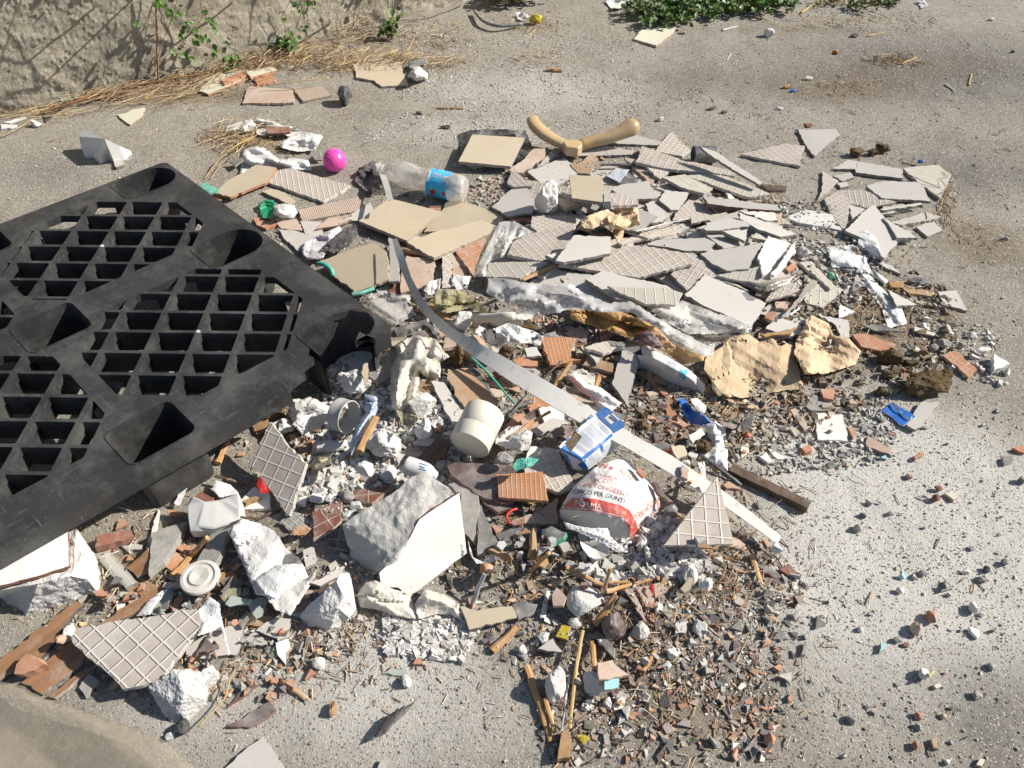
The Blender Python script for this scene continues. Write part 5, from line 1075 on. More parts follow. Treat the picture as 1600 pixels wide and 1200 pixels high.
# ================================================================ everything lying about, bottom of the pile first
# T|region|kind|label|points|options    S| stick   K| rock   C| crumpled sheet   X| call
DATA = r'''
T|PX|beige|beige tile with a concave bite beside the white tissue by the wall|550,100 626,95 630,114 638,132 596,135 582,125 556,121|
T|PX|pink|pale pink-grey tile half lying against the straw below the wall|389,135 457,140 459,160 378,161|side=pink
T|PX|ribpink|ribbed pale tile shard right of the pink-grey tile near the wall|456,136 505,134 517,149 473,158|e=0 ang=75
T|PX|cream|pale cream tile shard with orange body showing, farthest left in the straw|311,141 335,118 376,111 384,120 376,127 325,147|side=terra
T|PX|ribterra|small ribbed terracotta shard in the straw near the wall|395,118 424,113 430,126 402,133|
T|PX|cream|long thin cream strip of tile lying on the straw by the wall|384,112 425,104 434,109 392,121|side=terra
T|PX|terra|terracotta splinter on the cream tile shard in the straw|344,124 376,113 384,117 350,131|
T|PX|black|dark grey board fragment leaning at the foot of the wall|58,166 103,153 107,161 71,191|t=.004
T|PX|cream|curved pale shard with a rusty stain on the gravel under the wall|182,179 198,176 207,171 226,168 221,181 203,194|side=pink t=.005
T|PX|slate|small grey-green glassy shard by the straw|213,156 222,152 236,158 230,163 216,162|t=.003
T|PX|yellow|tiny yellow plastic scrap at the edge of the straw|224,152 239,146 238,153 230,156|t=.002
T|PX|grey|small grey chip beside the white corner piece|172,245 184,244 195,257 181,261|zs=.011,.010,.009,.010
T|PX|white|pale broken lath at the far left edge under the wall|2,194 26,195 28,199 1,201|t=.005
T|PX|white|second pale sliver at the left edge nearest the wall|5,191 40,182 40,185 16,192|t=.004
K|PX|56,193|18,12|plaster|small squarish white lump at the foot of the wall left
T|PX|cream|pale yellow tile at the edge of the green plants|990,61 1003,46 1056,43 1052,51 1026,71|side=pink
T|PX|grey|flat light grey tile corner, highest on the right side|1247,202 1307,201 1313,212 1273,244|
T|PX|grid|pointed ribbed tile left of the highest grey tile on the right|1157,241 1228,224 1258,228 1251,259|e=0 p=a
C|R2|0,690 110,715 160,738 215,740 270,770 395,795 345,878 240,888 150,865 130,850 200,800 60,760 40,800 0,780|paperw|torn white paper behind the pink ball|amp=.025
T|R2|brick|red brick strip lying on the torn white paper|58,738 195,742 205,765 195,775 62,780|
C|PX|357,196 392,186 400,196 390,205 372,203 352,205|paperw|small white scrap of paper in the dry straw|amp=.015
C|PX|378,250 380,234 400,228 414,231 425,240 436,249 460,247 482,250 487,266 440,263 400,262 375,273|bagwhite|crumpled white plastic bag left of the pink ball|amp=.03 smooth=1 name=plastic_bag cat=bag
T|PX|slate|dark grey flake against the white plastic bag|357,252 377,246 380,250 368,259|t=.004
T|PX|slate|thin dark flake beside the pink ball|486,243 500,234 503,250 492,250|t=.004
C|R2|600,985 690,940 720,960 750,1060 730,1120 640,1120 580,1060|feather|black rag under the end of the white strip|amp=.03 name=rag cat=cloth
T|R6|terra|terracotta piece at the pallet's upper right edge|-20,150 100,155 120,190 60,215 0,190|
T|R6|pink|pale pink tile next to the wooden dowel|105,155 240,160 270,225 150,215|
T|R6|grey|grey tile partly under the black rag|120,215 230,225 340,265 320,300 250,350 180,290|
C|PX|404,318 415,311 428,313 432,330 425,342 410,340|green|dark green plastic scrap by the pale bag ball|amp=.02
C|PX|312,288 322,284 330,290 343,296 338,303 320,300|teal|mint green plastic scrap at the pallet's far corner|amp=.012 lift=.02
T|R5|terra|orange tile crumb at the far corner of the pallet|1222,15 1290,30 1300,50 1230,52|
T|R2|beige|small beige tile shard under the ribbed tile|30,1120 90,1105 165,1125 235,1180 200,1200|side=bodygrey
T|R2|gridfine|tile lying ribs up with a fine diamond grid, left of the pink ball's bottle|60,1065 125,965 555,1085 395,1182|e=3 ang=45 side=grey t=.009 pct=97
T|PX|beige|beige tile with orange broken edge beside the pallet|336,301 352,285 400,257 432,262 418,284 360,308|side=terra pct=97
C|PX|428,322 440,318 460,320 465,332 458,341 440,341 427,335|bagwhite|white plastic bag screwed into a ball by the pallet|amp=.03 puff=.02 name=plastic_bag cat=bag
T|R6|ribpink|long narrow dotted pink tile strip below the fine grid tile|245,105 600,30 645,80 640,100 270,172|
T|R6|pink|pale pink chip right of the dotted strip|420,150 560,130 470,170 400,190|side=pink
T|R6|pink|pale tile chip under the black rag's upper end|350,215 420,150 560,160 450,200|
T|R6|pink|dusty pale pink tile under the white strip|880,372 1045,390 1040,500 980,560 850,590 850,480|pct=70
T|R6|brick|brown red tile under the dusty pink one|780,530 850,500 850,590 780,590|
T|R6|grey|narrow grey tile standing beside the octagonal beige tile|778,265 835,290 840,520 778,525|
T|R6|beige|large beige tile with cut corners touching the pallet edge|370,405 560,335 690,290 765,350 780,510 575,587 450,490|pct=95
C|R6|290,290 400,240 490,200 510,240 440,300 390,390 300,400 265,350|silver|crumpled silver white wrapper beside the pallet edge|amp=.03
C|R6|390,330 440,280 520,210 580,180 600,250 540,320 450,360|feather|bundle of black ragged cloth on the beige tile|amp=.03 name=rag cat=cloth
X|build_hose('R6',[(360,420),(400,425),(440,455),(450,490)],26,[.10,.105,.10,.09],'teal','green hose loop poking from the pallet edge')
X|build_hose('R6',[(560,600),(620,590),(690,565)],24,[.06,.06,.055],'teal','green hose end under the octagonal beige tile')
T|R6|grey|grey shard beneath the green hose end|700,570 790,530 780,590 720,600|
C|R6|615,600 760,585 900,600 930,720 820,780 690,700|film|clear dusty plastic sheet at the pallet's broken corner|amp=.008 smooth=1 name=plastic_sheet cat=plastic sheet
T|R6|slate|black frame strip below the clear sheet|800,800 1000,745 1080,840 1060,850 985,775 820,830|t=.012
T|R6|beige|beige strip poking from under the pallet corner|700,880 850,868 850,890 720,915|side=pink
C|PX|716,210 735,203 790,202 822,204 838,247 800,254 722,250|black|dark grey plastic sheet under the square beige tile|amp=.02 name=plastic_sheet cat=plastic sheet
C|X3|600,130 650,133 710,150 650,160|paperw|white rag edge under the square beige tile|amp=.01
T|R3|pink|pale pink broken tile right of the square beige tile|-20,1000 60,940 130,870 195,870 195,920 60,1010|
T|R3|slats|pale narrow ribbed tile under the tan rest's left arm|150,975 250,865 300,870 190,965|
T|PX|beige|whole square beige tile propped on dark plastic at the back|738,210 820,215 798,260 716,252|t=.010 amp=.0004 lift=.012
T|R3|gridfine|small pointed grid tile below the square beige tile|0,980 115,1090 0,1092 -30,1068|
T|R3|grey|grey tile under the tan rest's right arm|560,840 720,785 885,835 850,850|
T|R3|grey|dirty pale tile in front of the tan rest|355,905 560,855 720,880 700,905 370,915|
T|R3|gridfine|sandy triangular tile standing behind the long ribbed tile|840,885 940,770 1050,880 1000,915|
T|R3|brown|dark brown shard in front of the dirty pale tile|390,960 470,890 500,930 430,980|
T|R3|slate|dark slate shard near the newspaper scrap|620,1070 690,1010 740,1060 700,1090|
C|R3|555,1030 610,985 690,995 630,1070|news|torn printed paper scrap among the upper tiles|amp=.006
T|R3|brown|brownish shard under the printed paper|340,960 480,960 460,1020 380,1010|
S|R3|520,965 720,965|18|black thin rod behind the printed paper|mat=black name=metal_rod cat=rod
S|R3|490,945 590,880|6|white wire end by the dirty pale tile|mat=strip name=wire cat=wire
T|X3|grey|grey blue tile left of the white plaster lump|755,375 870,275 960,268 1000,350 990,410 850,430|
T|R3|grey|large grey tile behind the upright beige one|90,1005 315,925 390,1015 260,1095 195,1100|
T|X3|pink|pink block shard right of the white plaster lump|1110,340 1150,320 1260,360 1180,385|t=.014
T|X3|grey|thin grey strip behind the upright beige tile|1150,290 1380,375 1345,395 1140,300|
T|R3|grey|greyish pointed tile with an orange vein|580,1110 640,1080 780,1060 800,1060 855,1160 690,1170|
T|X3|grey|small upright grey shard right of the beige square|1390,260 1440,310 1430,385 1390,380|
T|R3|beige|beige squarish tile standing up in the upper pile|335,1020 530,1040 530,1185 350,1160|lift=.02 t=.009 amp=.0004
T|X4|grey|grey tile heaped with fine gravel|240,490 300,470 420,590 380,635 300,640|
T|X4|grey|small five-sided grey tile among gravel|350,465 400,380 580,405 500,540 440,540|
T|X4|gridfine|grid tile strip under the long ribbed tile|255,205 430,240 370,290 400,320 330,280|
T|X4|slats|sandy ribbed tile below the longest one|370,285 550,260 770,370 700,410 530,365|
X|build_pipe('R3',(1060,905),(1195,905),.03,.028,.026,'darkpvc','short dark plastic pipe end behind the long ribbed tile')
T|X4|grid|longest pale ribbed tile, lying across the back of the pile|165,165 215,40 480,130 940,240 940,275 400,215|t=.010 e=2 side=grey
T|R3|grey|long narrow grey strip of tile slanting down right at the back|1100,855 1200,890 1470,1070 1450,1082 1150,900|lift=.02
T|X4|darkwood|rusty brown lath behind the striped tile|1130,330 1350,355 1345,385 1200,375|
T|X4|white|small pale strip between the ribbed tiles|865,395 900,400 935,455 895,455|
T|X4|slats|pointed striped tile with dark dirt, front of the back row|550,270 800,250 1215,410 1030,435|e=3 ang=12 side=grey t=.009 lift=.01
T|X4|plaster|broken white plasterboard patch in the upper gravel|970,545 1250,560 1280,620 1200,625|amp=.003
T|X4|slats|pale ribbed strip by the small five-sided tile|595,590 870,555 890,570 640,640 600,645|
T|X4|grey|dark edged grey tile in the gravel|700,690 720,640 900,600 1130,660 720,702|
T|X4|grey|long pointed grey tile right of the gravel|970,560 1150,620 1430,730 1300,750 1120,690 980,610|
T|X4|grey|long grey tile with a brown edge on the gravel|690,430 1000,470 1270,500 1300,545 730,490|side=brick lift=.01 t=.010
T|X4|grey|grey tile corner under the dark edged one|830,700 1040,690 1020,785|
T|X4|slats|short pale strip right of the grey corner|1040,790 1080,715 1095,720 1060,802|
T|X4|gridfine|dirty grid tile under the thin white strip|20,790 450,640 530,720 400,740 60,812|
S|X4|170,706 380,650 590,606|12|thin white plastic strip crossing the upper tiles|mat=strip name=plastic_strip cat=strip flat=.4
T|X4|grey|grey tile behind the main grid tile|255,810 330,775 825,750 720,860 560,860|
C|X4|0,530 80,480 180,500 200,660 80,690 60,780 20,790 -60,600|kraft|crumpled tan card among the upper tiles|amp=.04 name=crumpled_card cat=card
T|R3|gridfine|small white-ribbed tile corner on the tan card|590,1200 610,1135 735,1165 740,1200|pct=98
T|X3|terra|orange brown edge piece left of the dirty grid tile|850,435 975,420 980,455 900,455|
T|X3|gridfine|dusty diamond-grid tile behind the crumpled tan card|985,425 1300,420 1220,480 1020,520 980,490|e=0 ang=45
C|X3|1290,430 1420,385 1470,430 1440,520 1380,470 1310,520 1240,500|kraft|flat torn edge of tan card|amp=.02 name=crumpled_card cat=card
T|X4|grey|mud-stained grey tile at the right of the main group|670,880 1165,795 1050,1000 880,1015 760,960|t=.010
T|X4|white|white ceramic plate on edge with a dark slot|1120,900 1200,740 1375,800 1300,900 1200,1030 1160,1050|lift=.01
T|X4|white|white strip of tile leaning on the white plate|1220,1040 1410,790 1415,880 1300,1010 1250,1052|lift=.02
T|R8|slats|pale narrow tile right of the white plate|255,410 330,405 470,550 440,567|
T|R8|terra|small terracotta shard between the white plate and narrow tile|180,450 230,400 240,440 200,470|
T|R7|grey|bluish grey tile under the bubble wrap|90,540 240,450 460,480 560,560 620,640 380,620 200,590|pct=80
T|X3|grey|plain grey tile between the two grid tiles|1225,535 1435,545 1430,640 1170,690 1120,680|t=.009
T|X3|grid|grid tile with a cut corner left of the plain grey one|845,645 880,570 960,530 1235,475 1160,650 1040,682|e=4 side=grey t=.010 pct=96
T|X3|slats|brownish low tile above the bubble wrap|740,690 1085,685 920,780 725,772|e=0 ang=35
S|X3|935,790 1130,700|26|flat yellow wood splinter on the brownish tile|flat=.5
T|R7|grid|grid tile sticking out under the main one|930,480 1020,355 1150,420 1390,580 1120,480 1025,577|side=grey
T|R7|grid|main large grid tile, six-sided, in the middle of the pile|275,425 520,350 740,310 1020,355 1070,415 740,502|e=0 side=grey t=.010 pct=97 ang=8
T|R7|grey|dusty grey tile tilted over the bubble wrap|430,510 540,460 900,545 990,600 760,655 625,630|t=.010 lift=.012 pct=97
T|R7|slats|white-ribbed tile lying on the tilted grey one|560,550 900,560 1000,590 960,660 780,657|lift=.004 pct=97
T|R7|grey|broad pale grey tile at the front right of the tile heap|1010,600 1130,480 1320,560 1490,650 1400,790 1200,700|t=.010 lift=.006 pct=96
C|R8|0,540 100,510 200,490 250,480 190,540 130,560 60,590|filmdirty|dirty yellowish film over the tiles|amp=.012 smooth=1 name=plastic_sheet cat=plastic sheet
T|R8|gridfine|grid tile strip right of the broad grey tile|60,640 90,590 230,530 255,585|
T|R8|grey|small grey wedge below the grid strip|70,660 190,645 110,702|
T|R8|slats|narrow pale slat, outermost of the leaning strips|165,720 190,690 330,510 365,520 360,545|lift=.01
T|R8|white|small white slat beside the outermost one|200,715 270,665 275,675 210,722|
T|R4|grey|grey tile behind the rectangular one|455,990 545,935 600,945 590,990|
T|R4|grey|rectangular grey tile in the far right cluster|600,945 865,990 865,1045 590,1010|t=.010
T|R4|slats|pentagonal ribbed tile, last on the far right|865,985 1075,965 1150,1020 1085,1160|e=0 ang=60
T|R4|slats|triangular ribbed tile standing left of the far right cluster|370,1160 395,1000 490,1060 430,1120|
T|R4|grey|small pale chip inside the far right cluster|455,1030 560,1010 580,1040 510,1062|
T|R4|grey|tiny grey chip below the small pale one|480,1070 540,1065 550,1090 500,1100|
T|R4|grey|grey hexagonal tile with a twig on it|650,1090 740,1062 960,1065 1030,1180 740,1160|t=.009
T|R8|gridfine|muddy grid tile under the twig tile|470,-10 640,-12 830,60 650,95 540,60|
T|R8|gridfine|long upright pale tile crossing the muddy one|405,40 500,-15 560,60 520,225 440,120|
T|R8|grey|grey wedge behind the large pointed tile|545,70 650,100 575,172|
T|R8|grey|thin grey strip pointing right|730,100 970,62 985,75 750,107|
T|R8|slats|thin ribbed strip right of the pointed tile|800,180 1000,115 1090,145 850,192|
T|R8|grey|grey triangular tile peeping from under the pointed tile|750,150 955,270 830,267 800,220|
T|R8|grey|large pointed pale grey tile on the right of the pile|525,225 700,75 760,150 835,300 755,387 640,280|t=.009
T|R8|grey|small diamond grey tile, rightmost of the cluster|940,205 1045,170 1100,225 1010,262|
T|R8|white|white tile with plaster dust on the upper right gravel|175,150 290,100 450,130 510,225 250,177|
S|R4|870,1010 960,1050 1080,1100|5|thin grey twig on the hexagonal tile|mat=darkwood name=twig cat=twig
C|R8|420,320 600,310 610,230 650,225 700,260 755,385 650,390 600,440 450,440|bagwhite|white plastic foil on the large pointed tile|amp=.02 name=plastic_bag cat=bag
C|R8|590,440 640,370 700,520 860,680 890,770 780,800 740,680 650,560|bagwhite|long twisted tail of translucent plastic|amp=.025 smooth=1 name=plastic_bag cat=bag
T|R8|grey|thin triangular grey tile beside the twisted plastic|775,570 950,660 830,667|
T|R8|grey|flat four-sided grey tile alone on the right|1070,585 1180,575 1245,695 1110,662|
T|R8|white|small white triangle above the second cream paper|495,655 585,700 490,735|
T|R8|grey|rounded grey tile behind the second cream paper|390,725 545,750 555,850 510,860 470,780|
T|R8|terra|terracotta tile strip right of the cream paper|570,835 620,825 825,890 800,945 620,905|t=.010
T|R8|gridterra|terracotta rectangle with white lines, far right|1095,955 1170,925 1300,1035 1250,1088|t=.009
T|R8|white|pale triangle far right of the terracotta rectangle|1400,945 1495,1005 1400,1045|t=.02
T|R8|slate|dark burnt board under the twisted plastic|620,770 740,780 880,820 700,812|t=.004
T|R8|cream|narrow beige strip below the burnt board|930,785 1060,830 1050,845 930,812|
T|R8|wood|brown wooden flap right of the twisted plastic|780,525 870,520 870,560 800,557|side=wood
T|R8|wood|longer brown wooden flap under a grey stone|860,560 1050,580 1030,610 900,592|side=wood
K|R8|965,525|150,55|stone|flat grey stone on the wooden flap
T|R8|white|thin white splinter left of the wooden flap|695,455 780,520 765,535|
T|R8|grey|grey shard below the large pointed tile|700,400 800,430 855,480 780,452|
K|R8|440,490|45,50|green|small dark green bottle cap in the gravel
K|R8|285,355|75,80|plaster|pale lump of mortar in the upper right gravel
K|R8|1465,273|45,30|stone|small round grey stone lying alone far right
T|R8|grey|bluish grey tile under the second cream paper|130,730 270,780 270,830 200,845 60,800|
K|R8|75,745|110,90|slate|dark lump carrying the small red tile
T|R8|terra|small red tile on a dark lump|55,735 80,700 135,705 100,755|lift=.004
T|R8|wood|layered brown card edge between the papers|30,830 250,790 210,830 60,850|side=wood
K|X3|1070,322|135,170|plaster|upright white plaster lump among the upper grey tiles|tall=1.3 sink=.1
T|X3|pink|pink shard below the terracotta grid tile|530,640 630,700 620,765 535,760|
T|X3|gridfine|upright narrow grid tile below the beige group|478,635 530,612 528,830 475,835|lift=.01
T|X3|beige|back beige tile, right one of the three overlapping|510,320 850,430 755,495 450,512 370,517 470,400|pct=95
T|X3|beige|front beige tile over the terracotta one|275,575 455,510 700,450 785,485 740,530 545,617 430,665|t=.009 pct=95
T|X3|gridterra|terracotta tile with pale lines under the beige one|545,622 740,528 655,768|e=0 lift=.004
T|X3|beige|big square beige tile, left one of the three overlapping|0,455 175,325 470,400 275,567|t=.010 lift=.006 pct=98 amp=.0004
T|X3|terra|small red chip behind the big square beige tile|395,365 470,370 460,392 410,388|
C|X3|540,760 640,770 620,830 560,850 530,800|paperw|scrap of white paper by the upright narrow tile|amp=.015
C|X3|370,850 400,800 470,780 460,850 400,885|paperw|white pleated paper under the strip|amp=.02
C|X3|415,900 450,840 560,845 600,860 740,950 740,985 640,950 500,980 440,962|mossy|mottled green and tan crumpled cloth in mid pile|amp=.03 name=rag cat=cloth
C|X3|655,770 720,620 800,460 880,450 1000,520 880,560 830,660 740,690 720,772|bubble|bubble wrap strip rising left of the grid tiles|amp=.03 name=bubble_wrap cat=bubble wrap smooth=1 lift=.01
C|R7|330,675 560,700 640,700 850,790 940,890 1130,960 1120,990 990,1010 900,940 700,860 480,790 340,740|kraftdark|brown packing paper under the bubble wrap|amp=.035 lift=.01
C|R7|700,860 800,800 850,850 900,930 830,912|plumpaper|plum coloured paper fold under the brown paper|amp=.02
C|R7|-135,500 -20,510 160,545 340,530 420,590 560,650 700,640 790,700 1010,830 1150,900 1190,880 1180,950 1130,967 1000,890 850,800 700,705 540,705 330,690 230,712 80,750 10,740 -60,640 -150,590|bubble|long crumpled bubble wrap across the front of the tile heap|amp=.024 fold=.05 name=bubble_wrap cat=bubble wrap smooth=1 lift=.015
C|R7|790,665 1000,635 1200,710 1410,765 1400,822 1150,832 1030,830 880,750|film|loose clear film over the broad grey tile|amp=.01 smooth=1 name=plastic_sheet cat=plastic sheet
C|X6|700,480 720,390 840,310 900,240 1040,205 1130,270 1240,245 1290,310 1350,280 1400,300 1470,600 1480,640 1300,655 1000,710 800,690 770,650 760,580|kraft|large crumpled cream paper sheet, left of the two|amp=.026 fold=.065 creases=4 name=crumpled_paper drape=.2
C|R8|240,860 330,720 430,770 460,840 540,850 620,930 590,1010 430,1060 290,1070 230,950|kraft|crumpled cream paper with a yellow fold, right of the two|amp=.038 fold=.065 creases=4
C|X6|830,700 1120,770 1130,795 1050,790 960,765|kraft|loose lower flap of cream paper|amp=.012
T|X5|wood|small broken wood plank end right of the tube|500,310 560,300 670,340 650,365 560,345|side=wood
S|X5|200,292 515,270|75|pale cardboard tube lying under the bubble wrap|mat=tubcard name=cardboard_tube cat=tube n=16 jit=.02 flat=1
K|X5|115,305|170,170|plaster|white plaster lump beside the cardboard tube
C|X5|350,370 470,320 560,350 700,400 740,440 720,500 640,480 540,480 420,460|paperw|dirty white crumpled wrapping in mid pile|amp=.03
C|X5|190,410 240,345 300,370 260,430|paperw|white scrap beside the strip in mid pile|amp=.02
C|X5|250,390 350,370 470,440 420,520 300,480|feather|dark brown rag in mid pile|amp=.02 name=rag cat=cloth
K|X5|450,530|140,110|soil|clod of brown earth on the long white strip
K|X5|95,570|110,170|soil|dark earth clod left of the green strap
T|X5|terra|dusty terracotta tile by the small grey square|500,610 560,590 700,620 700,662 560,660|
T|X5|grey|small grey square tile with dark edge|595,515 695,510 735,580 615,587|
T|X5|ribterra|orange ribbed tile with a pale border in mid pile|720,435 890,430 1020,440 960,510 960,600 1040,610 800,652|e=0 t=.012 lift=.005
T|X5|brown|muddy brown tile below the grey stack|1050,650 1090,590 1290,640 1290,707|
T|X5|grey|lower grey shard of the pair by the brown paper|1030,500 1065,520 1210,590 1160,637|
T|X5|slats|upper pale ribbed tile of the pair by the brown paper|1065,515 1260,460 1380,470 1370,510 1215,562|lift=.004
T|X5|glass|frosted glass shard below the long strip|555,670 600,630 720,700 700,752|t=.003 pct=40
T|X5|grey|long grey pointed tile standing by the sealant tube|1280,800 1380,470 1440,480 1490,640 1410,982|t=.010 lift=.01
X|build_tube()
S|X5|820,840 960,630|38|brown split stick in mid pile, left one|
S|X5|1150,830 1190,710|46|short orange wood stub in mid pile|
S|X5|1500,920 1535,710|34|upright grey brown stick by the long grey tile|mat=darkwood
C|X5|950,700 1050,680 1150,750 1140,820 1020,740|bagclear|grey plastic bag piece behind the white rag|amp=.02 name=plastic_bag cat=bag smooth=1
C|X5|930,730 1000,700 1100,800 1200,830 1290,900 1360,950 1280,1010 1150,930 1020,850|bagwhite|white bag with thin red lines behind the carton|amp=.035 name=plastic_bag cat=bag smooth=1
S|X5|930,720 1050,850 1200,960|8|red string on the white bag|mat=red name=string cat=string
T|PX|grey|long grey tile under the cream tub|673,595 693,597 724,640 737,657 713,668|t=.010 lift=.005 pct=80
T|X5|slate|dark strip right of the speckled brown board|165,675 210,670 400,930 380,942|
T|X5|brown|speckled brown board on the grey tile above the tub|0,690 160,675 395,950 125,980 -10,760|t=.010 lift=.008 side=bodygrey
X|build_hose('X5',[(180,590),(300,700),(430,850),(520,955)],16,[.10,.085,.075,.065],'teal','pale green strap lying across the dark chips',name='strap',cat='strap')
S|X5|720,780 885,620|20|black thin rod under the long strip|mat=black name=metal_rod cat=rod
S|X5|345,1050 520,985 660,930|46|black flattened tube right of the tub|mat=black name=hose cat=hose n=10 jit=.03
S|X5|420,1110 560,960 620,890|26|grey rod crossing the black tube|mat=slate name=metal_rod cat=rod
S|X5|450,1040 640,980|14|thin black rod behind the tub|mat=black name=metal_rod cat=rod
T|X5|grey|white board under the orange stick|650,1150 830,1060 960,1100 700,1190|side=white
C|X5|1020,960 1090,960 1150,1010 1100,1040 1060,1000|paperw|white crumple under the long strip near the carton|amp=.02
S|X5|490,1215 640,1110 800,1015|30|long orange brown wooden stick beside the tub|z=.075
C|R10|1275,300 1400,310 1480,250 1575,240 1600,290 1560,400 1480,380|paperw|pale broken plaster paper right of the tub|amp=.015
K|R10|1455,440|110,80|stone|rough brown lump below the tub
K|R11|60,330|150,130|plaster|pinkish broken plaster lump left of the carton
C|R11|225,280 300,240 370,270 330,340 250,330|plumpaper|purple foil scrap left of the carton|amp=.02
C|R11|0,480 30,440 100,430 160,440 120,480 60,500 20,510|teal|teal strap end left of the grid tile|amp=.012
S|R11|650,235 850,155|8|thin white rod right of the carton|mat=strip name=plastic_rod cat=rod
T|R11|slate|dark curved roof-tile shard right of the strip|770,350 900,338 945,368 870,382|
C|R11|865,395 930,380 965,420 930,450 880,440|orange|crumpled orange scrap below the dark curved shard|amp=.02
T|R11|beige|beige shard next to the orange scrap|930,360 1010,360 1030,410 970,440|
T|R11|terra|upright terracotta splinter above the dark shard|900,95 930,110 965,180 905,185|
T|R11|terra|rounded terracotta shard near the blue bag|910,210 980,185 1035,240 1000,250|
T|R11|pink|pale pink chip by the earth clods|785,45 860,30 865,60 800,70|
T|R11|terra|small red slanted chip by the pale pink one|850,20 870,15 935,80 915,90|
T|R11|plum|plum shard among the earth|825,190 880,180 960,250 930,260|
T|R11|plum|narrow plum shard lower in the earth|820,270 860,260 890,320 840,335|
K|R11|770,240|90,80|soil|crumbly clod between the strip and the pale rod
K|R11|770,185|70,70|soil|small olive clod by the pale rod
C|R11|975,90 1010,85 1060,150 1130,180 1190,240 1150,250 1040,230 1010,180|blue|dark blue plastic bag wrapper twisted|amp=.03 name=plastic_bag cat=bag
C|R11|1045,90 1080,80 1140,130 1130,170 1090,160|bagwhite|white corner of the blue bag|amp=.02 name=plastic_bag cat=bag
C|R11|1130,240 1190,215 1250,260 1265,400 1265,510 1110,430 1190,360 1150,310|bagwhite|grey white tail of the blue bag|amp=.03 name=plastic_bag cat=bag smooth=1
C|R11|1205,210 1330,240 1300,265 1230,245|plumpaper|crimson and navy scrap beside the blue bag|amp=.02
K|R11|1378,303|55,45|orange|orange fruit peel right of the blue bag
K|R11|1115,370|105,95|soil|pale earth clod enclosed by the white bag
C|R11|1340,240 1380,170 1420,180 1400,250 1350,280|feather|grey brown leaf-like scrap|amp=.02 name=rag cat=cloth
T|R11|white|white card bit left of the pale clod|1035,300 1110,255 1130,290 1060,345|t=.002
T|R11|cream|flat oval beige shard right of the bag|1340,370 1385,345 1390,400 1345,435|
T|R12|white|left half of a snapped white shard|25,425 65,395 105,455 75,460|
T|R12|white|right half of a snapped white shard|75,375 185,430 130,440 95,405|
S|R11|1040,375 1200,480 1345,590|22|thin black strip lying toward the plank|mat=black name=plastic_strip cat=strip flat=.5
X|plank()
T|R12|concrete|dust-covered grey slab right of the cream paper|295,130 340,60 450,90 440,155 320,152|
T|R12|terra|red tile corner on the dusty slab|385,30 465,25 460,90 400,80|
T|R12|pink|pink tile strip left of the white square|205,150 235,140 310,210 290,272|
T|R12|white|small white square tile with a dark spot|350,168 512,178 543,335 365,325|t=.006
K|R12|435,277|45,25|stone|small grey pebble on the white square tile
K|R12|480,305|30,20|plaster|white crumb on the white square tile
T|R12|terra|terracotta flake right of the white square|540,250 560,238 590,275 575,320|
T|R12|terra|small terracotta chip below the white square|270,375 320,350 335,390 295,402|t=.012
T|R12|pink|pale terracotta wedge on the dust patch|655,300 700,325 805,380 790,412 655,368|
T|R12|turq|tiny turquoise chip by the pale wedge|735,430 760,415 790,428 770,442|t=.004
T|R12|terra|small orange chip on the dust patch|930,425 990,390 980,420 940,442|
T|R12|grey|grey tile under the blue card|885,240 970,105 1070,105 1080,115 1000,210 940,270|
T|R12|blue|blue printed card on the grey tile, far right|740,155 800,105 945,190 870,247|t=.0015 lift=.004 side=paperw
C|R12|800,110 810,105 905,220 880,200 820,140|black|black torn sleeve on the blue card|amp=.01
K|R12|905,540|55,40|brick|small reddish pebble on the dust patch, left
K|R12|1072,612|55,40|brick|dark red pebble on the dust patch, middle
K|R12|1060,668|65,55|brick|larger brown red pebble below the dark red one
T|R12|cream|pale upright flake beside the brown red pebble|1110,640 1150,625 1190,660 1165,680|t=.01
K|R12|600,845|60,60|stone|beige pebble below the plank
K|R12|630,770|45,40|slate|dark pebble on the dust patch
K|R12|790,762|50,35|stone|grey pebble right of the dark one
K|R12|1230,1100|65,40|plaster|white rounded stone at lower right
K|R12|1460,1045|45,45|slate|dark angular stone at the right edge
K|R12|1560,565|60,50|slate|charcoal stone on the right border
T|R12|slate|grey chip at the right edge above the dust|1450,430 1510,415 1510,450 1460,470|
T|R12|terra|pink-orange chip at the right border|1510,375 1575,358 1578,405|
K|R12|990,255|50,28|stone|small grey stone below the blue card
K|R12|980,1110|55,45|stone|cream pebble left of the turquoise crumb
K|R12|860,1125|40,40|turq|turquoise crumb below the dust patch
T|R12|plum|plum chip at the end of the white strip|20,1070 80,1060 155,1130 120,1140|
T|R12|brick|brown dusty flake right of the strip's end|140,1085 200,1060 245,1105 190,1120|
K|R8|790,965|170,130|soil|earth clod left of the largest one|rough=.35
K|R8|790,1060|130,85|soil|crumbly clod above the largest one's left end|rough=.35
K|R8|990,1125|330,170|soil|largest dark brown earth clod on the right|rough=.35 cuts=2
K|R8|1110,1075|120,110|soil|light brown lump on the largest clod|rough=.35
K|R8|745,1165|120,80|soil|small clod closest to the camera under the largest|rough=.35
K|R8|910,1000|100,60|soil|loose brown crumb heap behind the largest clod|rough=.35
K|R4|748,868|90,65|soil|dark brown clod behind the far right tiles|rough=.35
K|R4|690,890|70,55|soil|light brown clod next to the dark one|rough=.35
K|R4|595,895|95,70|soil|darkest clod shading the gravel, left of three|rough=.35
K|R8|1040,915|70,60|stone|grey rubble stone beside the terracotta rectangle
K|R8|1105,890|80,60|stone|rounded grey stone right of that rubble stone
K|R8|1205,900|65,50|stone|bluish stone near the cigarette end
K|R8|1270,840|55,40|plaster|white pebble, upper one at far right
K|R8|1380,850|45,35|plaster|white pebble, right one at far right
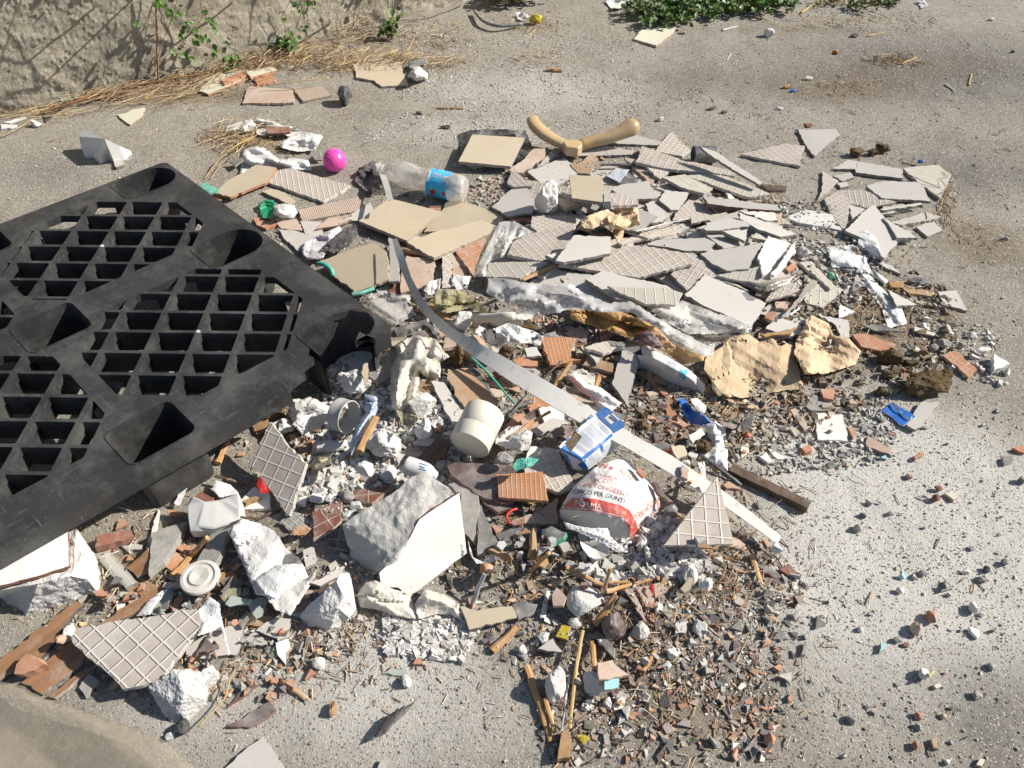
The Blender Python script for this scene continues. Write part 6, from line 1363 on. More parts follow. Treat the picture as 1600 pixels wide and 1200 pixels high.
K|R8|1340,930|95,50|plaster|cluster lump of white stones
K|R8|1475,1050|45,55|plaster|white stone below the pale triangle
S|R8|1125,785 1145,835|26|burnt cigarette end upright in the grit|mat=cream name=cigarette_end cat=litter
X|build_disc()
T|R9|brick|plum slab near the foot of the pallet|1130,660 1180,630 1260,660 1230,700|
C|R9|1240,620 1260,560 1350,590 1400,640 1290,665|paperw|torn white paper left of the diamond grid tile|amp=.015
T|R9|white|blue-white flat tile beneath the diamond grid tile|1400,690 1490,600 1575,640 1580,725 1410,740|
T|R9|wood|brown wood flake on the blue-white tile|1405,690 1500,655 1525,665 1410,722|side=wood
S|R9|1260,540 1330,555 1440,590|20|thin brown lath behind the torn paper|mat=darkwood
S|R9|1275,465 1335,325|46|short orange stick on the gravel right of the pallet foot|
S|R9|1175,420 1240,460 1200,360|8|thin dark twig by the pallet foot|mat=darkwood name=twig cat=twig
T|X7|concrete|long grey concrete strip under the white ceramic slab|680,780 850,470 960,490 870,600 830,720 760,862|t=.014
T|R9|concrete|grey concrete slab between pallet and strip|890,870 1000,830 1100,800 1050,900 960,1040 870,1112|t=.016
T|R9|white|thin white tile splinter left of the concrete slab|855,960 900,800 930,730 920,830 885,972|
C|R9|1020,700 1060,620 1100,560 1110,570 1080,650 1050,715|bagwhite|thin white plastic strand by the pallet foot|amp=.01 name=plastic_strip cat=plastic strip
X|build_ceramic()
T|R9|brick|burnt cracked brick slab left of the concrete|555,950 575,885 770,855 775,890 640,935|t=.018
T|R9|terra|pointed orange shard behind the cracked brick|675,850 700,790 720,785 750,815|
T|R9|terra|orange shard between the concrete slabs|1030,960 1070,940 1130,965 1090,1002|
S|R9|1010,1125 1120,1010 1215,900|42|split yellow stick between the concrete strips|
T|R13|woodtile|wood-look tile plank, leftmost of the bottom ones|-40,600 0,562 442,218 490,245 430,290 230,580 0,690 -40,700|t=.009 e=1 side=black
T|R13|woodtile|wood-look tile plank crossing under the big grid tile|120,700 400,470 990,108 985,150 860,250 700,330 460,600 240,765|t=.009 e=1
T|R9|woodtile|pink wood-look strip behind the mosaic strip|735,1075 870,960 875,1090 800,1130|
T|R13|woodtile|thin wood-look strip under the second plank|280,780 450,650 560,590 430,700 320,790|
T|R9|mosaic|narrow mosaic strip of small square tiles at lower left|525,975 610,940 808,1160 735,1198|e=1 side=body t=.010
T|R13|terra|curved terracotta piece on the left plank|80,650 95,590 150,530 200,545 260,590 130,652|t=.02
T|R13|terra|orange chip below the mosaic strip, left|550,160 590,150 640,190 560,190|
T|R13|terra|orange chip below the mosaic strip, middle|605,215 640,175 670,190 665,225|
T|R13|terra|orange chip below the mosaic strip, right|715,220 760,160 800,170 790,190|
T|R13|terra|orange crumb beside the mosaic strip's lower end|800,160 820,130 845,115 835,150|
K|R13|398,420|80,110|styro|white crumb block left of the big grid tile
K|R13|345,450|80,70|terra|orange lump on the left plank
K|R13|710,245|50,40|plaster|round white pebble below the orange chips
T|R13|grey|blue-grey tile under the broken white cup|1080,570 1090,500 1200,400 1430,350 1420,420 1380,540|
T|R13|plum|plum triangular shard on the blue-grey tile|1140,550 1225,415 1280,490|t=.008
T|R13|glass|smoky glass piece by the big grid tile|870,290 960,160 1010,150 1000,240 930,300|t=.004
C|R13|800,310 880,210 950,160 990,150 900,260 880,300|bagwhite|clear plastic triangle behind the big grid tile|amp=.02 name=plastic_bag cat=bag
T|R13|slate|slate grey shard under the round cap|1000,270 1060,170 1240,175 1120,250|
T|R13|plum|plum broken tile below the round cap|1290,110 1370,60 1415,120 1330,150|
T|R13|gridbig|big five-sided grid tile at lower left, ribs up|420,460 450,380 1150,265 1195,345 940,690 715,735|t=.010 e=1 lift=.03 ang=42 side=grey smax=.02
X|build_jagged()
T|R13|concrete|grey board scrap in the big grid tile's shadow|460,730 520,645 580,690 500,785|
C|R13|1150,290 1230,195 1290,240 1290,290 1310,370 1350,530 1335,540 1295,370 1240,400 1160,425 1190,350|bagwhite|broken white plastic cup piece beside the big grid tile|amp=.03 name=broken_cup cat=plastic cup
T|X8|plum|plum shard left of the large white paper|190,620 290,500 340,560 240,640|
C|X8|185,650 240,600 330,590 330,640 220,690|glassbag|amber grey film shard below the plum one|amp=.01
T|X8|glass|pale curved shard, left of three clear ones|220,700 260,645 400,670 390,700 250,720|t=.003
T|X8|glass|pale rounded shard, middle of three clear ones|370,700 440,655 510,660 470,780 430,800|t=.003
T|X8|grey|grey shard leaning in the gap below the clear ones|350,950 420,870 510,970 350,985|
T|X8|slate|slate shard behind the grey one|300,820 370,740 380,800 330,860|
T|X8|grey|pale grey board under the angular rock|425,880 560,790 660,800 650,920 600,940|
T|X8|cream|thin bent beige strip in front of the angular rock|485,1020 680,905 735,980 560,1062|t=.002
T|X8|white|white pointed shard under the beige strip|560,960 640,930 625,1105 570,1040|
C|X8|240,210 330,135 450,160 550,210 610,300 650,350 710,400 700,440 640,470 620,560 760,540 835,470 800,560 740,660 660,778 560,740 500,650 430,640|paperw|large white wrinkled paper left of the tiled block|amp=.03
C|X8|420,540 560,440 740,430 780,520 620,620 560,680 480,640|paperw|grey folded sheet in the block's shadow|amp=.025
T|X8|grey|smaller grey chip in the block's shadow|740,340 820,310 825,430 760,460|
T|X8|grey|long grey shard beneath the block|790,560 1040,430 980,520 860,582|
T|X8|gridgrey|dark gridded plate below the diamond tile|575,160 700,70 800,160 650,210|t=.006
C|X8|655,240 690,190 760,170 800,200 760,240|leafbrown|curled dry orange leaf|amp=.02 name=dry_leaf cat=leaf
S|X8|330,120 450,130 600,60|22|dark narrow wood strip by the white paper|mat=darkwood
T|R10|gridred|dark red gridded tile left of the tiled block|330,750 500,665 500,800 440,860 335,907|e=0 t=.010
T|R10|gridplum|plum gridded tile in the block's shadow|420,950 440,870 520,840 540,980|t=.010
T|R10|gridred|red tile with white grid marks behind the block|570,620 810,590 680,697 575,672|t=.012
K|R10|595,720|90,70|plaster|grey crumb between the red tiles
K|R10|545,655|90,90|stone|brown lump left of the white-marked red tile
K|R10|355,670|100,70|plaster|white lump above the dark red tile, left
K|R10|430,668|70,60|plaster|white lump above the dark red tile, right
K|R10|265,695|80,70|plaster|white lump touching the diamond grid tile
K|R10|530,770|80,50|plaster|small white flat lump by the block's far corner
T|R10|terra|orange flake behind the concrete block|580,535 690,530 715,570 600,560|
K|R10|150,250|160,150|plaster|grey rubble heap lump right of the pallet|rough=.3
K|R10|310,180|280,200|plaster|tall dusty rubble lump by the grey pipe|rough=.3 cuts=5
K|R6|570,1120|220,170|plaster|broken dusty mortar lump right of the pallet corner|rough=.3
T|R6|white|dusty grey-white slab with black specks, upper left of the bag|465,975 530,910 650,930 730,960 610,1045|t=.012 side=plaster
T|R6|concrete|speckled rounded slab beside the beige bag|670,980 760,950 830,960 800,1080 720,1120 660,1080|t=.014
T|R6|beige|curved cream chip on the rubble left of the bag|615,1060 630,1000 655,1000 660,1080 640,1130|t=.006 lift=.01
C|R10|210,240 250,200 340,170 300,270 330,320 280,300|paperw|torn pale paper in the rubble right of the pallet|amp=.02
K|R10|60,180|110,90|leafbrown|rusty fibrous clump at the pallet's near side
T|R9|wood|fanned rusty wood chip under the pallet edge|1470,240 1570,205 1580,250 1500,290|side=wood t=.008
X|build_pipe('R10',(545,195),(480,175),.075,.07,.036,'pvc','short grey plastic pipe end in the dusty rubble')
C|R10|640,60 700,70 740,110 690,200 640,260 590,350 560,420 550,350 590,250 640,170|bluewhite|crumpled blue and white plastic strip beside the pipe|amp=.03 name=plastic_bag cat=bag smooth=1
S|R10|600,395 700,195|50|rough rotten wood piece beside the blue plastic|mat=wood jit=.3
K|R10|970,130|170,150|plaster|white dusty lump right of the beige bag
K|R10|760,340|240,190|plaster|big crumbly white plaster lump in front of the beige bag|rough=.3 cuts=4
K|R10|980,270|120,130|plaster|white plaster lump below the beige bag
K|R10|905,285|65,75|plaster|small round white lump left of that one
K|R10|430,370|220,80|plaster|long smooth white lump left of the big crumbly one
K|R10|500,425|80,50|plaster|small white crumb under the long smooth lump
C|R10|310,470 350,420 450,400 460,450 400,490 330,515|mossclear|yellowish clear plastic cup on the rubble|amp=.03 puff=.02 name=crushed_cup cat=plastic cup smooth=1
K|R10|1090,475|70,80|stone|rounded grey stone right of the white bottle
K|R10|640,500|110,90|plaster|crumbs heap below the big crumbly lump
K|R10|780,520|120,110|plaster|dusty lump left of the white bottle
C|R6|785,1200 790,1040 830,960 810,900 850,870 950,840 1050,860 1110,940 1140,960 1080,1000 1080,1090 1010,1100 960,1060 960,1120 940,1200 900,1240 850,1280 800,1270|bagclear|big beige translucent plastic bag in the rubble|amp=.045 puff=.035 name=plastic_bag cat=bag smooth=1 fold=.055 creases=2
C|R10|820,150 870,170 970,190 930,240 880,280 850,220|mossy|yellow-green crumpled scrap under the beige bag|amp=.02
T|R10|darkwood|charred board right of the big crumbly lump|970,400 1080,290 1130,350 1100,420 1000,440|side=darkwood t=.012
S|R10|1085,290 1160,440|12|thin pale lath leaning by the tub|mat=strip name=plastic_strip cat=strip
T|R10|terra|tip of a terracotta tile between board and tub|1045,275 1075,245 1090,275|
X|build_tub()
T|R10|plum|dark plum tile slab with grey rim in front of the tub|1120,480 1165,455 1500,478 1520,500 1510,690 1440,700 1300,650 1150,540|t=.012 lift=.01
T|PX|plum|lower dark plum slab edge below the first|744,772 800,785 808,792 778,800 760,790|t=.012
T|R11|gridfine|grid tile with mud left of the plaster sack|70,490 200,370 240,375 270,400 370,600 285,635 100,590|t=.012 e=4 lift=.01
T|R11|pink|pinkish broken tile with faint ribs in front of the orange one|0,800 150,750 270,660 265,815 0,822|t=.010
T|PX|ribterra|orange plaid-ribbed tile with a whitish band|776,741 848,737 857,783 779,777|t=.012 lift=.015 amp=.0004
T|R10|slate|corrugated grey shard left of the green label|1405,885 1500,840 1620,820 1700,880 1640,965 1450,952|t=.008
X|build_block()
X|build_white_bottle()
T|X2|concrete|broken grey slab right of the white tile|600,520 700,500 755,530 765,650 740,830 690,780 665,570|t=.010 lift=.01 pct=60
T|X2|slate|dark slate triangle right of the tiled block|755,620 790,680 865,840 755,890|lift=.02
C|X2|705,810 730,900 790,930 830,880 845,910 820,935 750,935 715,890|bagwhite|white curved plastic trim under the slate triangle|amp=.01 name=plastic_strip cat=plastic strip
T|X2|wood|orange wood chip below the slate triangle|810,860 850,850 940,905 930,915|side=wood t=.012
T|X2|terra|orange chip touching the slate triangle|820,730 850,735 890,750 850,775|
K|X2|800,962|75,65|terra|small red brick cube below the white trim
S|X2|725,1140 790,990|28|pale flat plastic strip standing on the grit|mat=strip name=plastic_strip cat=strip flat=.4
X|build_hose('X2',[(925,730),(905,690),(930,660),(960,650)],14,[.05,.055,.05,.045],'red','dull red strap end by the plum slab',name='strap',cat='strap')
T|X2|brick|rounded red tile strip end by the plum slab|925,720 1000,690 1000,720 940,735|
T|PX|gridbig|diamond-shaped grid tile standing beside the rubble, with frame|390,725 422,659 478,724 452,806|t=.010 e=0 lift=.03 smax=.5 zs=.05,.10,.075,.035
S|R9|1400,1 1395,2|2|unused|skip=1
C|R10|0,580 30,540 60,600 80,640 20,640|red|red foil scrap beneath the diamond grid tile|amp=.02
C|R14|590,190 640,110 700,100 800,150 900,180 945,330 820,310 700,270 610,260|bagclear|beige plastic bag end under the white facing tile, left|amp=.03 name=plastic_bag cat=bag smooth=1
C|R14|950,330 930,240 990,150 1100,180 1190,240 1210,340 1140,300 1050,300|bagclear|beige plastic bag end under the white facing tile, right|amp=.03 name=plastic_bag cat=bag smooth=1
X|build_angular()
T|R14|beige|beige shard half buried in white dust|1195,250 1290,280 1500,250 1530,320 1250,390|t=.009
T|R14|plum|plum grey chip right of the buried beige shard|1510,220 1575,220 1640,260 1575,320 1530,325|
S|R14|150,690 295,797|36|short round reddish stick at lower left|mat=wood n=12 jit=.04 flat=1
K|R14|450,855|45,90|wood|small brown wood stub on the gravel
C|R14|690,1030 720,960 760,900 860,850 940,800 900,860 800,950 760,1000|feather|curled dark brown leaf on the front gravel|amp=.02 name=dry_leaf cat=leaf
T|R14|glass|greenish glass triangle on the front grit|735,645 880,595 900,660|t=.004
K|R14|885,690|60,70|plaster|white lump touching the glass triangle
T|R14|terra|orange triangle right of the glass one|920,590 945,530 980,590|
T|R14|terra|pointed orange shard left of the white stones|285,680 320,615 355,645|
T|R14|terra|orange shard above the pointed one|420,540 470,510 480,548|
K|R14|370,590|90,80|plaster|white mortar crumb beside the beige strip
T|R14|grey|pale flat flake on the front edge|710,1200 730,1150 770,1150 760,1210|
T|PX|grey|grey tile at the bottom edge left of centre|340,1206 411,1150 450,1206|t=.010
T|R13|plum|curved plum shard on the front gravel, lower one|1325,955 1575,810 1620,860 1575,900 1460,962|t=.006
T|R13|plum|curved plum shard on the front gravel, upper one|1330,845 1450,685 1510,715 1400,800|t=.006
K|R13|1080,960|110,100|black|small black angular stone under the jagged lump
K|R13|1000,1010|70,60|styro|white crumb by the black stone
C|R13|-60,660 0,695 120,715 250,790 600,900 930,1010 1130,1180 1160,1290 -80,1290|filmdirty|dirty translucent plastic sheet at the bottom left corner|amp=.025 name=plastic_sheet cat=plastic sheet smooth=1 drape=.1 lift=.03 step=5 fold=.14
X|build_strip()
X|build_sack()
X|build_box()
T|R11|slate|dusty box-like dark block with a green side|190,850 230,830 320,870 305,900 215,940|t=.012 side=green lift=.01
T|R11|cement|grey chunk beside the green sided block|265,930 320,915 355,975 300,988|t=.016
X|build_saucer()
T|R11|plum|narrow pinkish plum shard right of the sack|820,570 850,580 945,690 920,692 850,632|
K|R11|860,975|55,55|plaster|white stone under the ribs-up triangle's corner
K|R11|925,740|90,75|stone|sandy stone right of the sack
K|R11|755,930|85,115|plaster|white angular stone at the sack's lower right corner
K|R11|865,840|60,75|plaster|white stone beside the sack
K|R11|700,975|35,50|plaster|small white stone under the sack corner
K|R11|790,970|40,40|plaster|tiny white stone between sack and triangle
K|R11|840,880|60,70|cement|grey stone beside the sack's corner
S|R11|1040,580 1120,515|24|small yellow stick behind the strip|
T|R11|pink|pale pink tile shard at the strip's edge, upper|1000,470 1040,500 1030,560 990,540|
T|R11|terra|red tile sliver behind the sack|725,470 790,530 765,545 730,510|
C|R11|1090,460 1130,455 1140,600 1115,625 1110,520|paperw|white bent trim beside the strip|amp=.01
K|R11|1060,420|70,60|plaster|white crumb above the strip, upper
K|R11|1020,470|70,50|plaster|white crumb above the strip, lower
T|R11|terra|orange leaf-like shard right of the triangle's tip|1235,590 1270,568 1345,620 1260,612|t=.006
T|R11|gridbig|large triangular grid tile at right, ribs up|890,945 1205,540 1300,937|t=.011 e=0 ang=38 side=grey zs=.088,.105,.068 amp=.0004
T|R11|pink|brownish tile under the triangle's right corner|1245,945 1300,890 1370,940 1330,965|
K|R12|125,965|70,70|plaster|white lump at the end of the long strip
K|R15|430,225|225,185|styro|round flat white pebbly stone below the sack|cuts=2 rough=.06 tall=.7
K|R15|1030,60|110,150|styro|pebbly white stone in front of the triangle tile|tall=.8
K|R15|265,712|150,190|plaster|white angular stone between the two long sticks
K|R15|480,690|130,160|plaster|white stone left of the turquoise tile
K|R15|595,368|150,150|plum|dusty plum pebble-like tile chunk
K|R15|1140,125|100,90|styro|small pebbly white stone right of the larger
K|R15|860,265|55,65|plaster|white pebble right of the brown plank
K|R15|370,350|90,70|plaster|pale stone under the round white stone
K|R15|185,440|70,80|plaster|white crumb left of the yellow scrap
K|R15|60,510|60,55|plaster|grey white crumb at the chip field's left edge
K|R15|565,825|60,70|plaster|white crumb below the turquoise tile
K|R15|905,598|70,60|plaster|white crumb mid chip field
K|R15|945,530|90,70|plaster|pale lump behind the mid chip field crumb
K|R15|440,840|90,50|plaster|flat white crumb below the stone pair
K|R15|740,405|130,120|cement|dusty grey mound of mortar
K|R15|1100,380|90,110|styro|white cube-shaped lump in the chip field
T|R15|grey|pale lilac chip left of the white cube|950,345 1020,340 1020,410 955,412|t=.012
T|R15|turq|small turquoise glazed tile in the chip field|540,690 630,670 626,728 540,742|t=.006 lift=.006
T|R15|pink|pinkish brown pointed tile above the turquoise one|500,580 590,565 600,590 690,655 510,682|t=.007
T|R15|pink|narrow pinkish plank tile right of the round white stone|655,150 700,140 780,320 770,327|t=.009 lift=.004
T|R15|pink|second pinkish tile beside the narrow plank|730,140 800,130 835,210 790,272|
T|R15|pink|third pinkish shard pointing right|830,120 870,110 910,160 840,200|
T|R15|slate|dark edged grey chip below the plum chunk|470,420 500,395 605,500 600,557|t=.012
T|R15|yellow|yellow folded plastic scrap|255,430 290,360 345,370 330,452|t=.006 lift=.006
T|R15|beige|beige stone chip with a hole, right|985,150 1040,80 1065,90 1050,150 1010,175|t=.01
T|R15|grey|grey triangular chip left of the sticks|150,500 240,440 300,520|
T|R15|slate|dark chip at the left of the chip field|0,240 60,220 150,240 130,290 40,330|
T|R15|pink|flat pale shard behind the round white stone|235,180 260,140 320,200 300,250 240,250|
T|R15|cream|olive shard below the turquoise tile|590,830 640,780 665,790 650,850 600,862|
C|R15|375,1010 420,1000 460,1025 420,1060|yellow|olive yellow glass bit near the long stick|amp=.01
S|R15|320,28 430,80 555,145|30|long stick slanting above the round white stone|z=.045
S|R15|550,165 700,125 850,80|32|long yellow stick right of the round white stone|
S|R15|490,365 610,185|46|split wood piece below the yellow stick|
S|R15|85,605 160,820 230,1045|44|long split stick leaning left at the bottom|taper=.8
S|R15|195,790 250,990|32|shorter stick touching the leaning one|
S|R15|415,395 370,650 340,968|24|longest pale straw-coloured stick|mat=twig z=.03
S|R15|340,640 315,800 292,985|11|thin pale splinter beside the longest stick|mat=strip
S|R15|470,465 485,630|36|upright brown stick above the stone pair|
S|R15|755,655 840,510|32|stick at the centre of the chip field|
S|R15|570,115 680,108|20|small splinter behind the yellow stick|
S|R15|540,150 575,30|26|short wood chip standing by the slanting stick|
S|R15|1400,-45 1465,130|34|stick at the right of the chip field|z=.012
S|R15|1445,280 1560,345|14|flat splinter right of the chip field|mat=twig
S|R15|625,975 720,905|12|pale splinter low in the chip field|mat=twig
S|R15|1355,500 1390,400|6|pale straw bit right of the chips|mat=twig
S|R15|940,580 1040,475|5|straw bit in mid chip field|mat=twig
S|R15|232,60 235,340|7|thin wire standing by the pale strip|mat=darkwood name=wire cat=wire
S|R15|180,320 215,150|34|pale plastic strip with a round end|mat=strip name=plastic_strip cat=strip flat=.3
T|R15|wood|block of pale wood at the foot of the longest stick|265,1150 290,985 320,970 342,990 340,1140|side=wood t=.02
S|R14|1385,515 1525,375|48|split wood chunk on the white dust|
S|R11|120,1020 130,850|56|rotten wood chunk left of the saucer|mat=wood jit=.25
S|R11|110,1095 220,990|30|thin wood chip below the rotten chunk|
C|R15|800,150 815,118 832,125 830,190|red|bright red scrap in the chip field|amp=.01
T|R15|brick|red-brown tile sliver above the sack's shadow|405,110 440,110 445,140 400,135|
T|R16|plum|plum triangle right of the chip field|165,190 275,180 240,252|
T|R16|slate|grey shard standing at the chip field's right|355,380 362,305 420,352|
K|R16|1030,318|75,80|terra|orange-brown ribbed pebble at right
K|R16|942,382|85,90|pink|pale pink angular stone at right
T|R16|turq|turquoise drop-shaped chip on the dust|728,520 735,465 768,465 765,500|t=.008
K|R16|835,450|60,40|stone|grey brown pebble below the pink stone
K|R16|880,478|40,35|brick|dark red bit by the grey brown pebble
K|R16|985,650|75,75|plaster|white grey stone with a long shadow
T|R16|yellow|yellow chip beside the white grey stone|1015,660 1045,628 1060,635 1025,665|t=.006
T|R16|cream|tan chip below the yellow one|1045,715 1080,700 1095,722 1060,735|
K|R16|568,915|50,60|stone|dark grey pebble on the front dust
K|R16|85,1030|75,80|terra|round orange chip at the bottom
K|R16|960,895|65,50|terra|tan orange chip, bottom right
K|R16|1105,900|45,40|terra|small orange chip right of the tan one
K|R16|935,1070|45,55|terra|dark orange chip near the lower edge
T|R16|brown|flat brown chip near the lower edge|1030,1030 1065,1020 1078,1090 1045,1080|
T|R16|cream|tan slanted chip at the bottom right|1295,1180 1320,1140 1350,1150 1330,1192|
T|R16|white|small white triangle on the front dust|1115,1150 1150,1148 1135,1178|
T|R16|white|bluish white shard, upper of the right group|1255,370 1310,385 1305,440 1265,400|
K|R16|1280,265|45,75|plaster|white stone at the right of the dust
K|R16|1325,300|35,40|plaster|small cream stone under the white one
K|R16|855,160|60,45|plaster|cream flat stone above the pink one
K|R16|1360,35|50,45|slate|dark pebble at the right top of the dust
K|R16|1325,95|75,50|slate|broken dark pebble below it
T|R16|slate|grey triangular stone right of centre|1090,165 1115,95 1160,140|
K|R16|1385,610|45,50|stone|grey pebble with a dark shadow at right
K|R16|1310,775|70,55|stone|dark hollow pebble at lower right
K|R16|620,388|35,40|plaster|tiny white stone on the dust
K|R16|955,960|45,45|stone|dark grey round pebble, bottom right
T|R16|slate|thin dark chip in the left of the dust|270,535 285,465 300,470 295,537|
K|R2|965,435|0,0|plaster|skip|skip=1
C|PX|636,120 645,104 655,103 668,114 668,124 650,127|paperw|crumpled white tissue beside the bitten beige tile|amp=.03 puff=.02
T|PX|slate|short grey metal offcut by the white tissue|637,97 666,90 668,95 640,103|t=.01
K|PX|538,150|22,30|black|crumpled black shoe-like scrap below the straw
K|PX|838,31|22,16|yellow|yellow crumpled fruit-like scrap at the top
C|PX|806,20 815,18 828,25 818,33 808,29|bagwhite|small clear plastic bit left of the yellow scrap|amp=.015 name=plastic_bag cat=bag
S|PX|685,168 724,169|5|thin brown stick on the pale gravel|mat=wood
S|PX|854,108 878,110|7|orange brown splinter on the gravel|mat=wood
K|PX|655,176|12,6|black|small black bit left on the gravel
K|PX|697,198|20,7|black|small black plastic clip on the gravel
K|PX|1306,82|13,6|orange|bright orange plug on the tarmac
K|PX|1239,142|12,5|blue|small blue bit on the tarmac
K|PX|1229,136|13,7|wood|tan pebble beside the blue bit
K|PX|1112,169|17,8|slate|dark round ring-like pebble on the tarmac
K|PX|1131,175|12,6|slate|grey pebble right of the dark one on the upper tarmac
K|PX|1217,170|16,6|plaster|flat white chip on the tarmac
K|PX|1264,122|13,6|plaster|white chip upper on the tarmac
K|PX|1262,196|17,8|brick|pink stone behind the highest grey tile
K|PX|1438,252|12,6|blue|blue plastic bit far right of the tiles
K|PX|1335,55|13,7|black|black pebble near the top right
K|PX|1549,30|11,5|plaster|pale pebble at the top right
K|PX|1583,80|9,5|slate|dark pebble at the top right border
S|PX|1356,56 1382,51|3|pale straw at the top right|mat=twig
S|PX|1410,99 1432,90|3|pale curved straw on dry leaves|mat=twig
S|PX|1477,131 1491,142|3|short white straw on the tarmac|mat=strip
S|PX|1514,133 1518,115|3|upright pale straw on the tarmac|mat=twig
S|PX|1252,20 1283,-2|4|pale twig by the green plants|mat=twig
S|PX|1129,47 1152,41|4|white stick in front of the plants|mat=strip
S|PX|1136,94 1142,83|2|thin white straw mid tarmac|mat=strip
K|PX|1202,52|16,14|plaster|white scrap right of the plants
K|PX|1032,186|10,8|plaster|white bit behind the tan rest
C|PX|945,0 960,-6 985,-4 975,12 955,14|paperw|white paper at the top edge left of the plants|amp=.02
C|PX|1225,-4 1243,-4 1244,4 1232,5|bagwhite|white bag scrap on the plants|amp=.02 name=plastic_bag cat=bag
C|PX|1430,2 1442,-2 1450,8 1440,13|paperw|white scrap at the right end of the plants|amp=.015
'''
GROUPS = {}
KN = {'stick': ('wood_stick', 'stick')}
def parse_opts(s):
    d = {}
    i = 0
    toks = s.split(' ') if s else []
    cur = None
    for t in toks:
        if '=' in t: k, v = t.split('=', 1); d[k] = v; cur = k
        elif cur: d[cur] += ' ' + t
    for k, v in list(d.items()):
        if k in ('name', 'cat', 'side', 'mat', 'p'): continue
        if k == 'zs': d[k] = [float(q) for q in v.split(',')]
        elif k in ('creases', 'e', 'n', 'cuts', 'smooth', 'skip', 'seed', 'sub'): d[k] = int(v)
        else: d[k] = float(v)
    return d
TNAME = {'grey': 'grey_tile', 'beige': 'beige_tile', 'white': 'white_tile', 'cream': 'cream_tile', 'terra': 'terracotta_shard', 'pink': 'pink_tile', 'plum': 'plum_tile_shard', 'slate': 'slate_shard', 'concrete': 'concrete_slab', 'brown': 'brown_board',
         'brick': 'brick_shard', 'grid': 'ribbed_tile', 'gridfine': 'ribbed_tile', 'gridbig': 'ribbed_tile', 'slats': 'ribbed_tile', 'gridterra': 'terracotta_tile', 'ribterra': 'terracotta_tile', 'ribpink': 'pink_tile', 'gridred': 'red_tile', 'gridplum': 'plum_tile',
         'gridgrey': 'grid_plate', 'mosaic': 'mosaic_strip', 'turq': 'turquoise_tile', 'blue': 'printed_card', 'black': 'dark_board', 'plaster': 'plasterboard_scrap', 'woodtile': 'wood_look_tile', 'wood': 'wood_chip', 'darkwood': 'charred_board', 'glass': 'glass_shard', 'yellow': 'plastic_scrap', 'cement': 'mortar_chunk'}
TCAT = {'terra': 'tile shard', 'plum': 'tile shard', 'slate': 'shard', 'concrete': 'slab', 'brown': 'board', 'brick': 'brick piece', 'blue': 'card', 'black': 'board', 'plaster': 'plasterboard', 'wood': 'wood', 'darkwood': 'board', 'glass': 'glass', 'yellow': 'plastic scrap', 'cement': 'mortar', 'gridgrey': 'plate'}
KNAME = {'plaster': ('plaster_lump', 'plaster lump'), 'styro': ('mortar_lump', 'mortar lump'), 'soil': ('earth_clod', 'earth clod'), 'stone': ('stone', 'stone'), 'slate': ('stone', 'stone'), 'brick': ('brick_crumb', 'brick crumb'), 'terra': ('terracotta_crumb', 'tile crumb'), 'pink': ('stone', 'stone'),
         'green': ('bottle_cap', 'cap'), 'orange': ('orange_scrap', 'scrap'), 'black': ('black_scrap', 'scrap'), 'yellow': ('yellow_scrap', 'scrap'), 'blue': ('blue_scrap', 'scrap'), 'wood': ('wood_stub', 'wood'), 'turq': ('turquoise_chip', 'tile chip'), 'plum': ('plum_chunk', 'tile shard'), 'cement': ('mortar_lump', 'mortar lump'), 'leafbrown': ('fibre_clump', 'dry fibre')}
CNAME = {'film': ('plastic_sheet', 'plastic sheet'), 'leafbrown': ('dry_leaf', 'leaf'), 'orange': ('crumpled_scrap', 'scrap'), 'red': ('crumpled_scrap', 'scrap'), 'green': ('crumpled_scrap', 'scrap'), 'teal': ('crumpled_scrap', 'scrap'), 'yellow': ('crumpled_scrap', 'scrap')}
M['bluewhite'] = surf('blue_white_plastic', (.10, .20, .52), (.58, .62, .70), rough=.35, ns=14, bump=.3, bs=40, dust=.2)
M['mossclear'] = clearmat('yellowish_clear_plastic', (.60, .56, .38), alpha=.8, amin=.4, rough=.2, bs=60)
M['glassbag'] = clearmat('amber_clear_plastic', (.36, .34, .22), alpha=.85, amin=.5, rough=.2)
LM2 = [('the square beige tile', 768, 232), ('the tan rest', 900, 210), ('the white upright lump', 856, 308), ('the upright beige tile', 915, 298), ('the crumpled tan card', 965, 350), ('the longest ribbed tile', 1070, 250), ('the pointed striped tile', 1140, 285), ('the brown-edged long tile', 1155, 318), ('the white plate on edge', 1210, 400), ('the main grid tile', 980, 405), ('the mud-stained tile', 1145, 410), ('the broad grey tile', 1130, 475), ('the bubble wrap', 880, 470), ('the terracotta grid tile', 740, 395), ('the octagonal beige tile', 550, 420), ('the black rag', 525, 375), ('the wood dowel', 452, 360), ('the hexagonal tile', 1405, 300), ('the large pointed tile', 1370, 365), ('the muddy grid tile', 1320, 330),
       ('the cream tub', 742, 680), ('the beige bag', 650, 580), ('the big plaster lump', 600, 690), ('the tile block', 640, 840), ('the orange plaid tile', 817, 760), ('the plaster sack', 950, 790), ('the carton', 920, 685), ('the long grey tile', 975, 590), ('the speckled board', 735, 605), ('the ribbed orange tile', 870, 548), ('the diamond grid tile', 436, 730), ('the ceramic slab', 335, 800), ('the wrinkled white paper', 400, 860), ('the round cap', 313, 903), ('the mosaic strip', 178, 887), ('the big grid tile', 215, 1015), ('the angular rock', 512, 945), ('the grey pipe end', 545, 645)]
FW = {'grey': 'grey', 'grid': 'ribbed', 'gridfine': 'fine-ribbed', 'slats': 'striped', 'beige': 'beige', 'pink': 'pale pink', 'plum': 'dark plum', 'slate': 'dark grey', 'terra': 'terracotta', 'white': 'white', 'concrete': 'concrete', 'brick': 'brown red', 'wood': 'wooden'}
